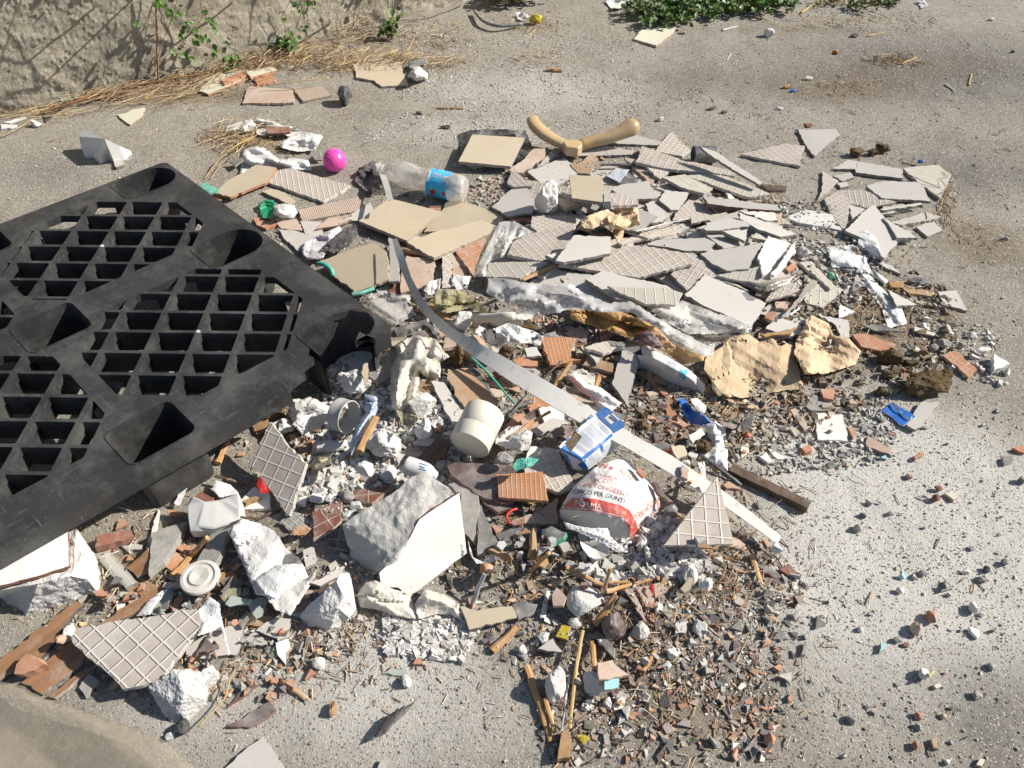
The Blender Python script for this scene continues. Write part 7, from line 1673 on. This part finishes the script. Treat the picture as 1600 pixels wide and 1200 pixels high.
def fillers():
    rd = random.Random(99); L = []
    for poly, n, kinds, a, b in (([(770, 340), (860, 290), (1000, 255), (1180, 300), (1260, 400), (1240, 480), (1160, 520), (1000, 500), (850, 450), (740, 430)], 78, ['grey', 'grey', 'grid', 'gridfine', 'slats', 'grey', 'pink'], 26, 74),
                              ([(430, 330), (560, 320), (760, 400), (640, 480), (560, 430)], 12, ['pink', 'beige', 'grey', 'terra'], 20, 45), ([(1290, 300), (1440, 300), (1420, 380), (1300, 370)], 9, ['grey', 'slats'], 20, 40),
                              ([(560, 620), (690, 480), (980, 500), (1040, 600), (900, 700), (860, 820), (720, 800), (600, 720)], 66, ['plum', 'slate', 'grey', 'pink', 'terra', 'wood', 'white', 'slats'], 16, 46),
                              ([(170, 850), (300, 770), (430, 800), (540, 960), (330, 990), (200, 950)], 30, ['grey', 'slate', 'terra', 'wood', 'plum', 'pink', 'grey'], 16, 44), ([(1180, 420), (1300, 440), (1260, 540), (1160, 520)], 12, ['grey', 'slats', 'pink'], 16, 40)):
        xs = [p[0] for p in poly]; ys = [p[1] for p in poly]; k = 0
        while k < n:
            x = rd.uniform(min(xs), max(xs)); y = rd.uniform(min(ys), max(ys))
            if not bool(inpoly(poly, np.array([x]), np.array([y]))[0]): continue
            k += 1; s = a + (b - a) * rd.random() ** 1.5; m = rd.choice((3, 4, 4, 5)); rot = rd.uniform(0, 6.28); ang = [rot + 6.283 * (i + rd.uniform(-.3, .3)) / m for i in range(m)]; el = rd.uniform(.4, .85); kd = rd.choice(kinds)
            P = [(x + s * math.cos(t) * rd.uniform(.8, 1), y + s * el * .8 * math.sin(t) * rd.uniform(.8, 1)) for t in ang][::-1]
            random.seed(k * 7 + n); o = tile('PX', P, kd, 'x', name=TNAME.get(kd, 'broken_tile'), cat=TCAT.get(kd, 'tile'), smax=.3, e=0, t=rd.uniform(.007, .010), ang=rd.uniform(-20, 20), side='wood' if kd == 'wood' else None)
            L.append((x, y, ('small ', 'medium ', 'large ')[min(2, int((s - a) / (b - a) * 3))] + FW[kd] + (' chip' if kd == 'wood' else ' piece'), o))
    name_by_place(L, LM2, 'lying')
def plank():
    a = at(1141, 734, .016); b = at(1263, 793, .014); d = (b - a).normalized(); s = Vector((-d.y, d.x, 0)); u = Vector((0, 0, 1)); V = []
    for k in range(13):
        p = a.lerp(b, k / 12); w_ = .0105; h = .0095
        for (i, j) in ((-1, -1), (1, -1), (1, 1), (-1, 1)): V.append(p + s * i * w_ * random.uniform(.93, 1.07) + u * j * h * random.uniform(.93, 1.05))
    F = [[4 * k + i, 4 * k + (i + 1) % 4, 4 * k + 4 + (i + 1) % 4, 4 * k + 4 + i] for k in range(12) for i in range(4)] + [[3, 2, 1, 0], [48, 49, 50, 51]]
    mw = Matrix((d, s, u)).transposed().to_4x4(); mw.translation = a; inv = mw.inverted(); o = mk('timber_batten', [inv @ v for v in V], F, M['darkwood'], mw=mw); fixn(o); tag(o, 'dark weathered timber batten on the gravel right of the pile', 'timber')
def build_ceramic():
    P = [(1130, 660, .062), (1200, 690, .058), (1280, 680, .060), (1340, 660, .064), (1395, 640, .070), (1410, 740, .060), (1410, 800, .050), (1250, 858, .040), (1115, 862, .040), (1100, 700, .050)]
    relief('R9', P + [(1140, 830, .045), (1160, 840, .047), (1250, 850, .047)], 'white', 'curved white ceramic slab on the rubble near the pallet foot', 'ceramic_slab', 'ceramic', len(P), sub=3, disp=.0003, base=.02, smooth=True, csub=True)
def run():
    seed = 1
    for line in DATA.strip().splitlines():
        f = line.strip().split('|'); seed += 1; random.seed(seed * 13)
        if f[0] == 'X': exec(line.strip()[2:], globals()); continue
        if f[0] == 'T':
            o = parse_opts(f[5] if len(f) > 5 else ''); o.pop('p', None); pts = [tuple(float(v) for v in q.split(',')) for q in f[4].split(' ') if q]
            o.setdefault('name', TNAME.get(f[2], 'broken_tile')); o.setdefault('cat', TCAT.get(f[2], 'tile'))
            tile(f[1], pts, f[2], f[3], **o)
        elif f[0] == 'S':
            o = parse_opts(f[5] if len(f) > 5 else '')
            if o.pop('skip', 0): continue
            pts = [tuple(float(v) for v in q.split(',')) for q in f[2].split(' ')]
            if 'z' in o: pass
            stick(f[1], pts, float(f[3]), f[4], **o)
        elif f[0] == 'K':
            o = parse_opts(f[6] if len(f) > 6 else '')
            if o.pop('skip', 0): continue
            x, y = map(float, f[2].split(',')); w_, h = map(float, f[3].split(',')); nm, ct = KNAME.get(f[4], ('rock', 'rock')); big = max(w_, h) / REG[f[1]][2] > 26
            o.setdefault('sub', 4 if big else 3)
            if f[4] == 'soil': o.setdefault('rough', .35); o['sub'] = 4
            rock(f[1], x, y, w_, h, f[4], f[5], nm, ct, seed=seed, **o)
        elif f[0] == 'C':
            o = parse_opts(f[5] if len(f) > 5 else ''); pts = [tuple(float(v) for v in q.split(',')) for q in f[2].split(' ')]
            nm, ct = CNAME.get(f[3], ('crumpled_paper', 'paper'))
            o.setdefault('name', nm); o.setdefault('cat', ct); o['smooth'] = bool(o.get('smooth', 0)); sheet(f[1], pts, f[3], f[4], seed=seed, **o)
build_handle(); build_ball(); build_bottle(); build_folded(); build_white_brick()
fillers()
run()
# ================================================================ plants, straw, small repeated shards
def leaf_geo(V, F, p, d, n, L, Wd):
    s = d.cross(n).normalized(); k = len(V); up = n.normalized()
    V += [p, p + d * L * .35 + s * Wd * .5 + up * Wd * .12, p + d * L * .75 + s * Wd * .38 + up * Wd * .05, p + d * L - up * L * .12, p + d * L * .75 - s * Wd * .38 + up * Wd * .05, p + d * L * .35 - s * Wd * .5 + up * Wd * .12, p + d * L * .38 - up * Wd * .05, p + d * L * .72 - up * Wd * .05]
    F += [[k, k + 1, k + 6], [k + 1, k + 2, k + 7, k + 6], [k + 2, k + 3, k + 7], [k, k + 6, k + 5], [k + 6, k + 7, k + 4, k + 5], [k + 7, k + 3, k + 4]]
def leafy(px, py, wpx, hm, nst, nlv, label, lsize=.022, name='leafy_plant', seed=0, dry=.08):
    rd = random.Random(seed); c = at(px, py, 0); k = mpp(c); R = wpx * k / 2; root = empty(name, (c.x, c.y, 0), label, 'plant'); V = []; F = []; SV = []; SF = []
    for s in range(nst):
        a = rd.uniform(0, 6.28); r = R * math.sqrt(rd.random()); b = Vector((c.x + r * .3 * math.cos(a), c.y + r * .3 * math.sin(a) * .6, 0)); e = Vector((c.x + r * math.cos(a), c.y + r * math.sin(a) * .7, hm * rd.uniform(.35, 1) * (1 - .5 * r / R)))
        m_ = b.lerp(e, .5) + Vector((0, 0, hm * .25)); P = [b, b.lerp(m_, .5), m_, m_.lerp(e, .5), e]; vv, ff = sweep(P, [.0018, .0016, .0014, .0011, .0008], 5); o_ = len(SV); SV += vv; SF += [[i + o_ for i in f] for f in ff]
        for l in range(nlv):
            t = rd.uniform(.25, 1); p = b.lerp(m_, t * 2) if t < .5 else m_.lerp(e, t * 2 - 1); d = Vector((rd.gauss(0, 1), rd.gauss(0, 1), rd.gauss(.1, .5))).normalized(); n = Vector((rd.gauss(0, .5), rd.gauss(-.2, .5), 1)).normalized(); L = lsize * rd.uniform(.5, 1.25)
            leaf_geo(V, F, p + d * .004, d, n, L, L * rd.uniform(.6, .9))
    mk('foliage', V, F, M['leaf'], parent=root); mk('stems', SV, SF, M['stem'], parent=root); return root
leafy(1035, 30, 150, .10, 46, 16, 'dense green leafy plant left of the pair at the top of the photo', seed=1)
leafy(1105, 22, 110, .08, 30, 14, 'lower green plant between its two denser neighbours at the top', seed=2)
leafy(1185, 14, 140, .09, 44, 15, 'dense green leafy plant at the top right of the pale yellow tile', seed=3)
leafy(1330, 2, 160, .04, 34, 10, 'sparse low yellow-green weeds at the top right', .016, seed=4, name='weed')
leafy(1385, 6, 60, .03, 14, 8, 'small weed tuft at the right end of the green strip', .014, seed=14, name='weed')
leafy(800, 2, 110, .12, 40, 14, 'dark green bush in the hollow at the end of the wall', seed=5)
leafy(612, 60, 40, .09, 10, 9, 'small upright green weed on the white grit by the wall', seed=6, name='weed')
leafy(448, 82, 50, .08, 10, 8, 'round-leaved green weed in the straw at the foot of the wall', .026, seed=7, name='weed')
leafy(360, 100, 40, .06, 7, 7, 'small green weed under the climbing stems', .02, seed=8, name='weed')
def climber(paths, leaves, label, r=.003, off=.035, name='climbing_plant', seed=0, lsize=.026, mat='stem'):
    rd = random.Random(seed); p0 = wall_pt(*paths[0][0][:2], off=off); root = empty(name, (p0.x, p0.y, 0), label, 'plant'); V = []; F = []; SV = []; SF = []
    for path in paths:
        P = [wall_pt(x, y, off=(q[0] if q else off)) for x, y, *q in path]; Q = []
        for a, b in zip(P, P[1:]): Q += [a.lerp(b, t) + Vector((rd.gauss(0, .002), rd.gauss(0, .002), 0)) for t in (0, .33, .66)]
        Q.append(P[-1]); Q = [v if v.z > .0 else Vector((v.x, v.y, .002)) for v in Q]; vv, ff = sweep(Q, [r * (1 - .4 * i / len(Q)) for i in range(len(Q))], 6, up=Vector((0, 1, 0))); o_ = len(SV); SV += vv; SF += [[i + o_ for i in f] for f in ff]
    for (x, y, n) in leaves:
        for _ in range(n):
            p = wall_pt(x + rd.gauss(0, 9), y + rd.gauss(0, 7), off=off + rd.uniform(0, .03)); d = Vector((rd.gauss(0, 1), rd.gauss(-.4, .6), rd.gauss(0, .8))).normalized(); nn = (WN + Vector((rd.gauss(0, .5), rd.gauss(0, .5), rd.uniform(0, 1)))).normalized(); L = lsize * rd.uniform(.5, 1.1); leaf_geo(V, F, p, d, nn, L, L * .75)
    mk('stems', SV, SF, M[mat], parent=root)
    if V: mk('foliage', V, F, M['leaf'], parent=root)
climber([[(247, 137, .02), (243, 90, .03), (241, 40, .03), (238, -40, .04)]], [], 'rust-brown upright dead stem against the wall', r=.0042, name='dead_stem')
climber([[(225, 128, .02), (240, 80, .04), (262, 20, .05), (285, -60, .06)], [(250, 100, .03), (280, 60, .04), (310, 20, .05), (300, -60, .06)], [(300, 60, .04), (340, 75, .03), (385, 96, .02)], [(205, 70, .03), (225, 20, .05), (240, -50, .07)]],
        [(250, 2, 14), (268, 10, 10), (310, 19, 5), (332, 26, 4), (296, 40, 12), (303, 55, 10), (278, 74, 8), (330, 68, 9), (345, 58, 3), (365, 88, 8), (350, 96, 6), (208, 24, 4), (347, 55, 3)], 'green leaved climber on the wall around the brown stem', r=.0014, seed=3)
climber([[(452, 62, .02), (462, 20, .04), (470, -60, .07)], [(450, 60, .02), (430, 20, .06), (455, -60, .12)]], [(468, 8, 6), (455, 32, 5), (460, 58, 6), (477, 2, 5)], 'smaller green climber right of the brown stem', r=.0014, seed=5)
climber([[(606, 45, .02), (607, 0, .04), (610, -70, .08)]], [(606, 14, 6)], 'slender leafy stem at the right part of the wall', r=.0014, seed=6)
for k, (x, o1) in enumerate(((120, .10), (170, .14), (330, .12), (520, .13), (620, .12), (700, .10))):
    climber([[(x + 60, -30, .02), (x + 35, -60, o1), (x, -110, o1 * 1.3), (x - 40, -190, .05)], [(x + 35, -60, o1), (x + 10, -130, o1)]], [(x + 20, -90, 10), (x - 10, -140, 14)], ['arching leafy shoot high on the wall, above the photo', 'second arching leafy shoot high on the wall', 'third arching leafy shoot high on the wall', 'fourth arching leafy shoot high on the wall', 'fifth arching leafy shoot high on the wall', 'sixth arching leafy shoot high on the wall'][k], r=.003, seed=20 + k, lsize=.03)
def pl(zs, reg, pts, w_, label, mat='stem', name='dry_stalk'): return build_hose(reg, pts, w_, zs, mat, label, name=name, cat='stalk', n=6)
pl([.012, .025, .03, .03], 'R1', [(235, 660), (430, 600), (640, 535), (870, 485)], 13, 'long rust-brown stalk lying along the foot of the wall')
pl([.02, .035, .045, .04], 'R1', [(430, 590), (700, 520), (1000, 462), (1230, 425)], 9, 'second brown stalk above the long one by the wall')
pl([.01, .02, .012], 'R1', [(0, 690), (120, 655), (215, 625)], 5, 'pale straw stalk at the far left by the wall', 'twig')
pl([.006, .012, .01], 'R1', [(0, 805), (100, 755), (190, 700)], 5, 'pale straw stalk pointing at the small white lump', 'twig')
pl([.004, .03, .05, .02], 'R1', [(1195, 1050), (1290, 930), (1390, 850), (1500, 795)], 7, 'long yellow straw beside the white plastic bag', 'twig')
pl([.004, .02, .04, .02], 'R1', [(1230, 1050), (1300, 960), (1400, 880), (1440, 830)], 6, 'second yellow straw beside the white plastic bag', 'twig')
pl([.03, .04, .035], 'R2', [(60, 500), (260, 475), (430, 455)], 6, 'yellow straw above the two pinkish tiles', 'twig')
pl([.02, .05, .04], 'R2', [(730, 360), (790, 310), (830, 290)], 7, 'short golden straw above the bitten beige tile', 'twig')
pl([.02, .05, .05], 'R2', [(810, 350), (890, 290), (925, 225)], 6, 'golden straw rising right of the bitten beige tile', 'twig')
pl([.012, .02, .02, .012], 'R2', [(1282, 65), (1330, 120), (1420, 150), (1560, 140)], 20, 'dark grey curved rubber edging in front of the bush', 'slate', 'rubber_edging')
pl([.02, .02, .02], 'R14', [(-150, 660), (-190, 800), (-340, 960)], 9, 'thin green-brown twig by the jagged mortar lump', 'twig', 'twig')
pl([.04, .03, .02], 'R8', [(1100, 40), (1080, 100), (1045, 135)], 6, 'curved golden straw at the right end of the cluster', 'twig')
pl([.01, .012, .01], 'R8', [(1165, 695), (1230, 770), (1340, 800)], 5, 'thin grey twig by the lone four-sided grey tile', 'twig', 'twig')
pl([.01, .016, .01], 'R8', [(930, 860), (1000, 930), (1065, 990)], 6, 'yellow green stem beside the terracotta rectangle', 'twig')
# ---- small repeated shards
def shard_mesh(name, mat, side, t, seed):
    rd = random.Random(seed); n = rd.choice((3, 4, 4, 5)); A = sorted(rd.uniform(0, 6.28) for _ in range(n)); P = [Vector((math.cos(a) * rd.uniform(.7, 1), math.sin(a) * rd.uniform(.45, .9))) for a in A]
    if n == 3 and max((A[(i + 1) % 3] - A[i]) % 6.2832 for i in range(3)) > 3: P = [Vector((-.9, -.5)), Vector((1, -.3)), Vector((.1, .7))]
    n = len(P); V = [(p.x, p.y, t) for p in P] + [(p.x * 1.04, p.y * 1.04, -t) for p in P]; F = [list(range(n)), list(range(n, 2 * n))[::-1]] + [[i, n + i, n + (i + 1) % n, (i + 1) % n] for i in range(n)]
    me = bpy.data.meshes.new(name); me.from_pydata(V, [], F); me.materials.append(M[mat]); me.materials.append(M[side]); me.polygons.foreach_set('material_index', [0, 1] + [1] * n)
    bm = bmesh.new(); bm.from_mesh(me); bmesh.ops.recalc_face_normals(bm, faces=bm.faces); bm.to_mesh(me); bm.free(); return me
SH = []
def size_word(s, a, b): return 'small' if s < a + (b - a) * .3 else ('medium' if s < a + (b - a) * .62 else 'large')
def shards(kind, side, poly, n, smin, smax, name, cat, label, group, seed, t=.16, tilt=.22):
    rd = random.Random(seed); rg = np.random.default_rng(seed); Q = scatter(poly, n * 3, rg); Q = Q[(hat(Q[:, 0], Q[:, 1]) - hat(Q[:, 0], Q[:, 1], HG)) < .012][:n]; ms = [shard_mesh(name, kind, side, t, seed * 17 + k) for k in range(6)]; proto = None
    for k, (x, y) in enumerate(Q):
        s = smin + (smax - smin) * rd.random() ** 1.8
        if proto is None: o = bpy.data.objects.new(name, ms[0]); proto = o
        else: o = proto.copy(); o.data = ms[k % 6]
        COL.objects.link(o); o.scale = (s, s, s * rd.uniform(.7, 1.3) * (.009 / s) ** .5); z = float(np.max(hat(x + np.array([-.5, 0, .5]) * s, y + np.array([0, .5, 0]) * s))); o.location = (x, y, z + s * t + .001); o.rotation_euler = (rd.gauss(0, tilt), rd.gauss(0, tilt), rd.uniform(0, 6.28)); tag(o, label, cat, group); SH.append((o, name, size_word(s, smin, smax) + ' ' + label))
FIELD = [(880, 900), (1080, 900), (1250, 900), (1260, 1000), (1220, 1190), (900, 1195), (850, 1100), (940, 1000)]
LFT = [(150, 1000), (200, 870), (330, 880), (420, 960), (540, 1010), (430, 1100), (300, 1080)]
MID = [(1000, 590), (1060, 600), (1200, 680), (1140, 740), (1060, 700), (990, 660)]
RT = [(1280, 640), (1600, 560), (1600, 1200), (1280, 1200)]
CEN = [(860, 830), (960, 880), (1150, 870), (1000, 930), (820, 900), (720, 870)]
shards('plum', 'brick', FIELD, 58, .009, .023, 'plum_shard', 'tile shard', 'small dark plum tile shard loose in the chip field at lower right', 'plum shards in the chip field', 31)
shards('slate', 'slate', FIELD, 45, .006, .015, 'slate_shard', 'shard', 'small dark grey shard loose in the chip field at lower right', 'grey shards in the chip field', 32)
shards('terra', 'terra', FIELD, 46, .005, .012, 'terracotta_chip', 'tile shard', 'small orange terracotta chip loose in the chip field at lower right', 'terracotta chips in the chip field', 33, t=.3)
shards('pink', 'pink', FIELD, 22, .006, .013, 'pink_shard', 'tile shard', 'small pale pink shard loose in the chip field at lower right', 'pink shards in the chip field', 34)
shards('plaster', 'plaster', FIELD, 40, .005, .011, 'plaster_crumb', 'plaster crumb', 'small white plaster crumb loose in the chip field at lower right', 'plaster crumbs in the chip field', 35, t=.6)
shards('terra', 'terra', LFT, 34, .006, .014, 'terracotta_chip', 'tile shard', 'small terracotta chip loose around the big grid tile at lower left', 'terracotta chips at lower left', 36, t=.3)
shards('slate', 'slate', LFT, 26, .007, .016, 'slate_shard', 'shard', 'small dark shard loose around the big grid tile at lower left', 'dark shards at lower left', 37)
shards('plaster', 'plaster', LFT, 26, .005, .011, 'plaster_crumb', 'plaster crumb', 'small white crumb loose around the big grid tile at lower left', 'white crumbs at lower left', 38, t=.6)
shards('terra', 'terra', MID, 14, .006, .013, 'terracotta_chip', 'tile shard', 'small terracotta chip in the brown earth below the cream papers', 'terracotta chips in the earth', 39, t=.3)
shards('plaster', 'plaster', MID, 22, .004, .010, 'plaster_crumb', 'plaster crumb', 'small white crumb in the brown earth below the cream papers', 'white crumbs in the earth', 40, t=.6)
shards('slate', 'slate', RT, 8, .004, .007, 'pebble', 'pebble', 'small dark pebble lying apart on the pale dust at right', 'dark pebbles on the dust', 41, t=.5)
shards('plaster', 'plaster', RT, 22, .004, .007, 'pebble', 'pebble', 'small pale pebble lying apart on the dust at right', 'pale pebbles on the dust', 42, t=.5)
shards('plaster', 'plaster', CEN, 34, .006, .014, 'plaster_crumb', 'plaster crumb', 'white plaster crumb around the plaster sack', 'white crumbs around the sack', 43, t=.7)
shards('wood', 'wood', CEN, 18, .008, .018, 'wood_splinter', 'wood', 'small wood chip around the foot of the plaster sack', 'wood chips around the sack', 44, t=.12)
shards('slate', 'slate', CEN, 18, .007, .016, 'slate_shard', 'shard', 'small dark grey shard around the plaster sack', 'dark shards around the sack', 45)

# ---- each loose shard is told apart by the landmark nearest to it
LM = [('the round flat pebbly stone', 915, 940), ('the turquoise tile', 955, 1066), ('the long straw-coloured stick', 905, 1050), ('the leaning split stick', 845, 1100), ('the pale wood block', 882, 1165), ('the white cube lump', 1092, 977), ('the stick by the strip end', 1183, 895), ('the strip end', 1212, 855),
      ('the yellow scrap', 880, 988), ('the central yellow stick', 1012, 1035), ('the plum chunk', 960, 978), ('the narrow pink plank', 992, 942), ('the lower right edge', 1200, 1150), ('the flat splinter', 1200, 962), ('the ribs-up triangle', 1110, 850), ('the plaster sack', 955, 860), ('the half saucer', 930, 868),
      ('the big grid tile', 215, 1015), ('the left plank', 60, 1000), ('the round cap', 313, 903), ('the mosaic strip', 178, 887), ('the jagged lump', 275, 1085), ('the reddish stick', 460, 1077), ('the front plum shards', 405, 1120), ('the white broken cup', 330, 960), ('the beige bent strip', 440, 1000), ('the angular rock', 510, 945),
      ('the sealant tube', 1050, 590), ('the blue bag', 1085, 650), ('the pale clod', 1097, 697), ('the batten', 1200, 765), ('the white square tile', 1298, 668), ('the blue card', 1405, 647), ('the pink wedge', 1375, 695), ('the red pebbles', 1465, 770), ('the beige pebble', 1340, 825), ('the turquoise drop chip', 1379, 1012), ('the pale pink stone', 1431, 982), ('the white grey stone', 1442, 1053), ('the lower tan chips', 1440, 1120), ('the right dust edge', 1560, 900), ('the white rounded stone', 1508, 893), ('the dark front pebble', 1332, 1123), ('the plum triangle', 1240, 937), ('the tile block', 660, 850), ('the split wood chunk', 785, 998)]
KW = {'plum_shard': 'dark plum shard', 'slate_shard': 'dark grey shard', 'terracotta_chip': 'orange terracotta chip', 'pink_shard': 'pale pink shard', 'plaster_crumb': 'white plaster crumb', 'pebble': 'pebble', 'wood_splinter': 'wood chip'}
L_ = []
for o, name, lab in SH:
    (px,), (py,) = px_of(np.array([o.location[:]])); L_.append((px, py, lab.split()[0] + ' ' + (('dark ' if 'dark' in lab else 'pale ') if name == 'pebble' else '') + KW[name], o))
name_by_place(L_, LM, 'lying loose')
GN = {}
for o in COL.objects:
    if o.parent is None and 'label' in o and 'kind' not in o and 'group' not in o: GN.setdefault(o.name.split('.')[0], []).append(o)
for k, L in GN.items():
    if len(L) > 1:
        for o in L: o['group'] = k.replace('_', ' ') + ' pieces in and around the waste pile'

bits('plaster_dust_crumbs', [([(480, 560), (760, 560), (780, 780), (700, 1000), (540, 1010), (470, 720)], 3600, 'white', .0009, .0034, .7), ([(380, 800), (520, 800), (520, 1000), (300, 1000)], 900, 'white', .0009, .003, .7), ([(860, 900), (1200, 880), (1250, 1100), (900, 1150)], 3000, 'white', .0008, .0026, .7), ([(860, 280), (1300, 320), (1400, 400), (1200, 500), (860, 440)], 2200, 'grey', .0009, .0032, .7), ([(800, 800), (1050, 800), (1000, 900), (820, 900)], 900, 'white', .001, .004, .7), (PILE, 2500, 'gravel', .0007, .0022, .7)], 'fine white crumbs and dust grains sprinkled over the pile', maxh=.016)
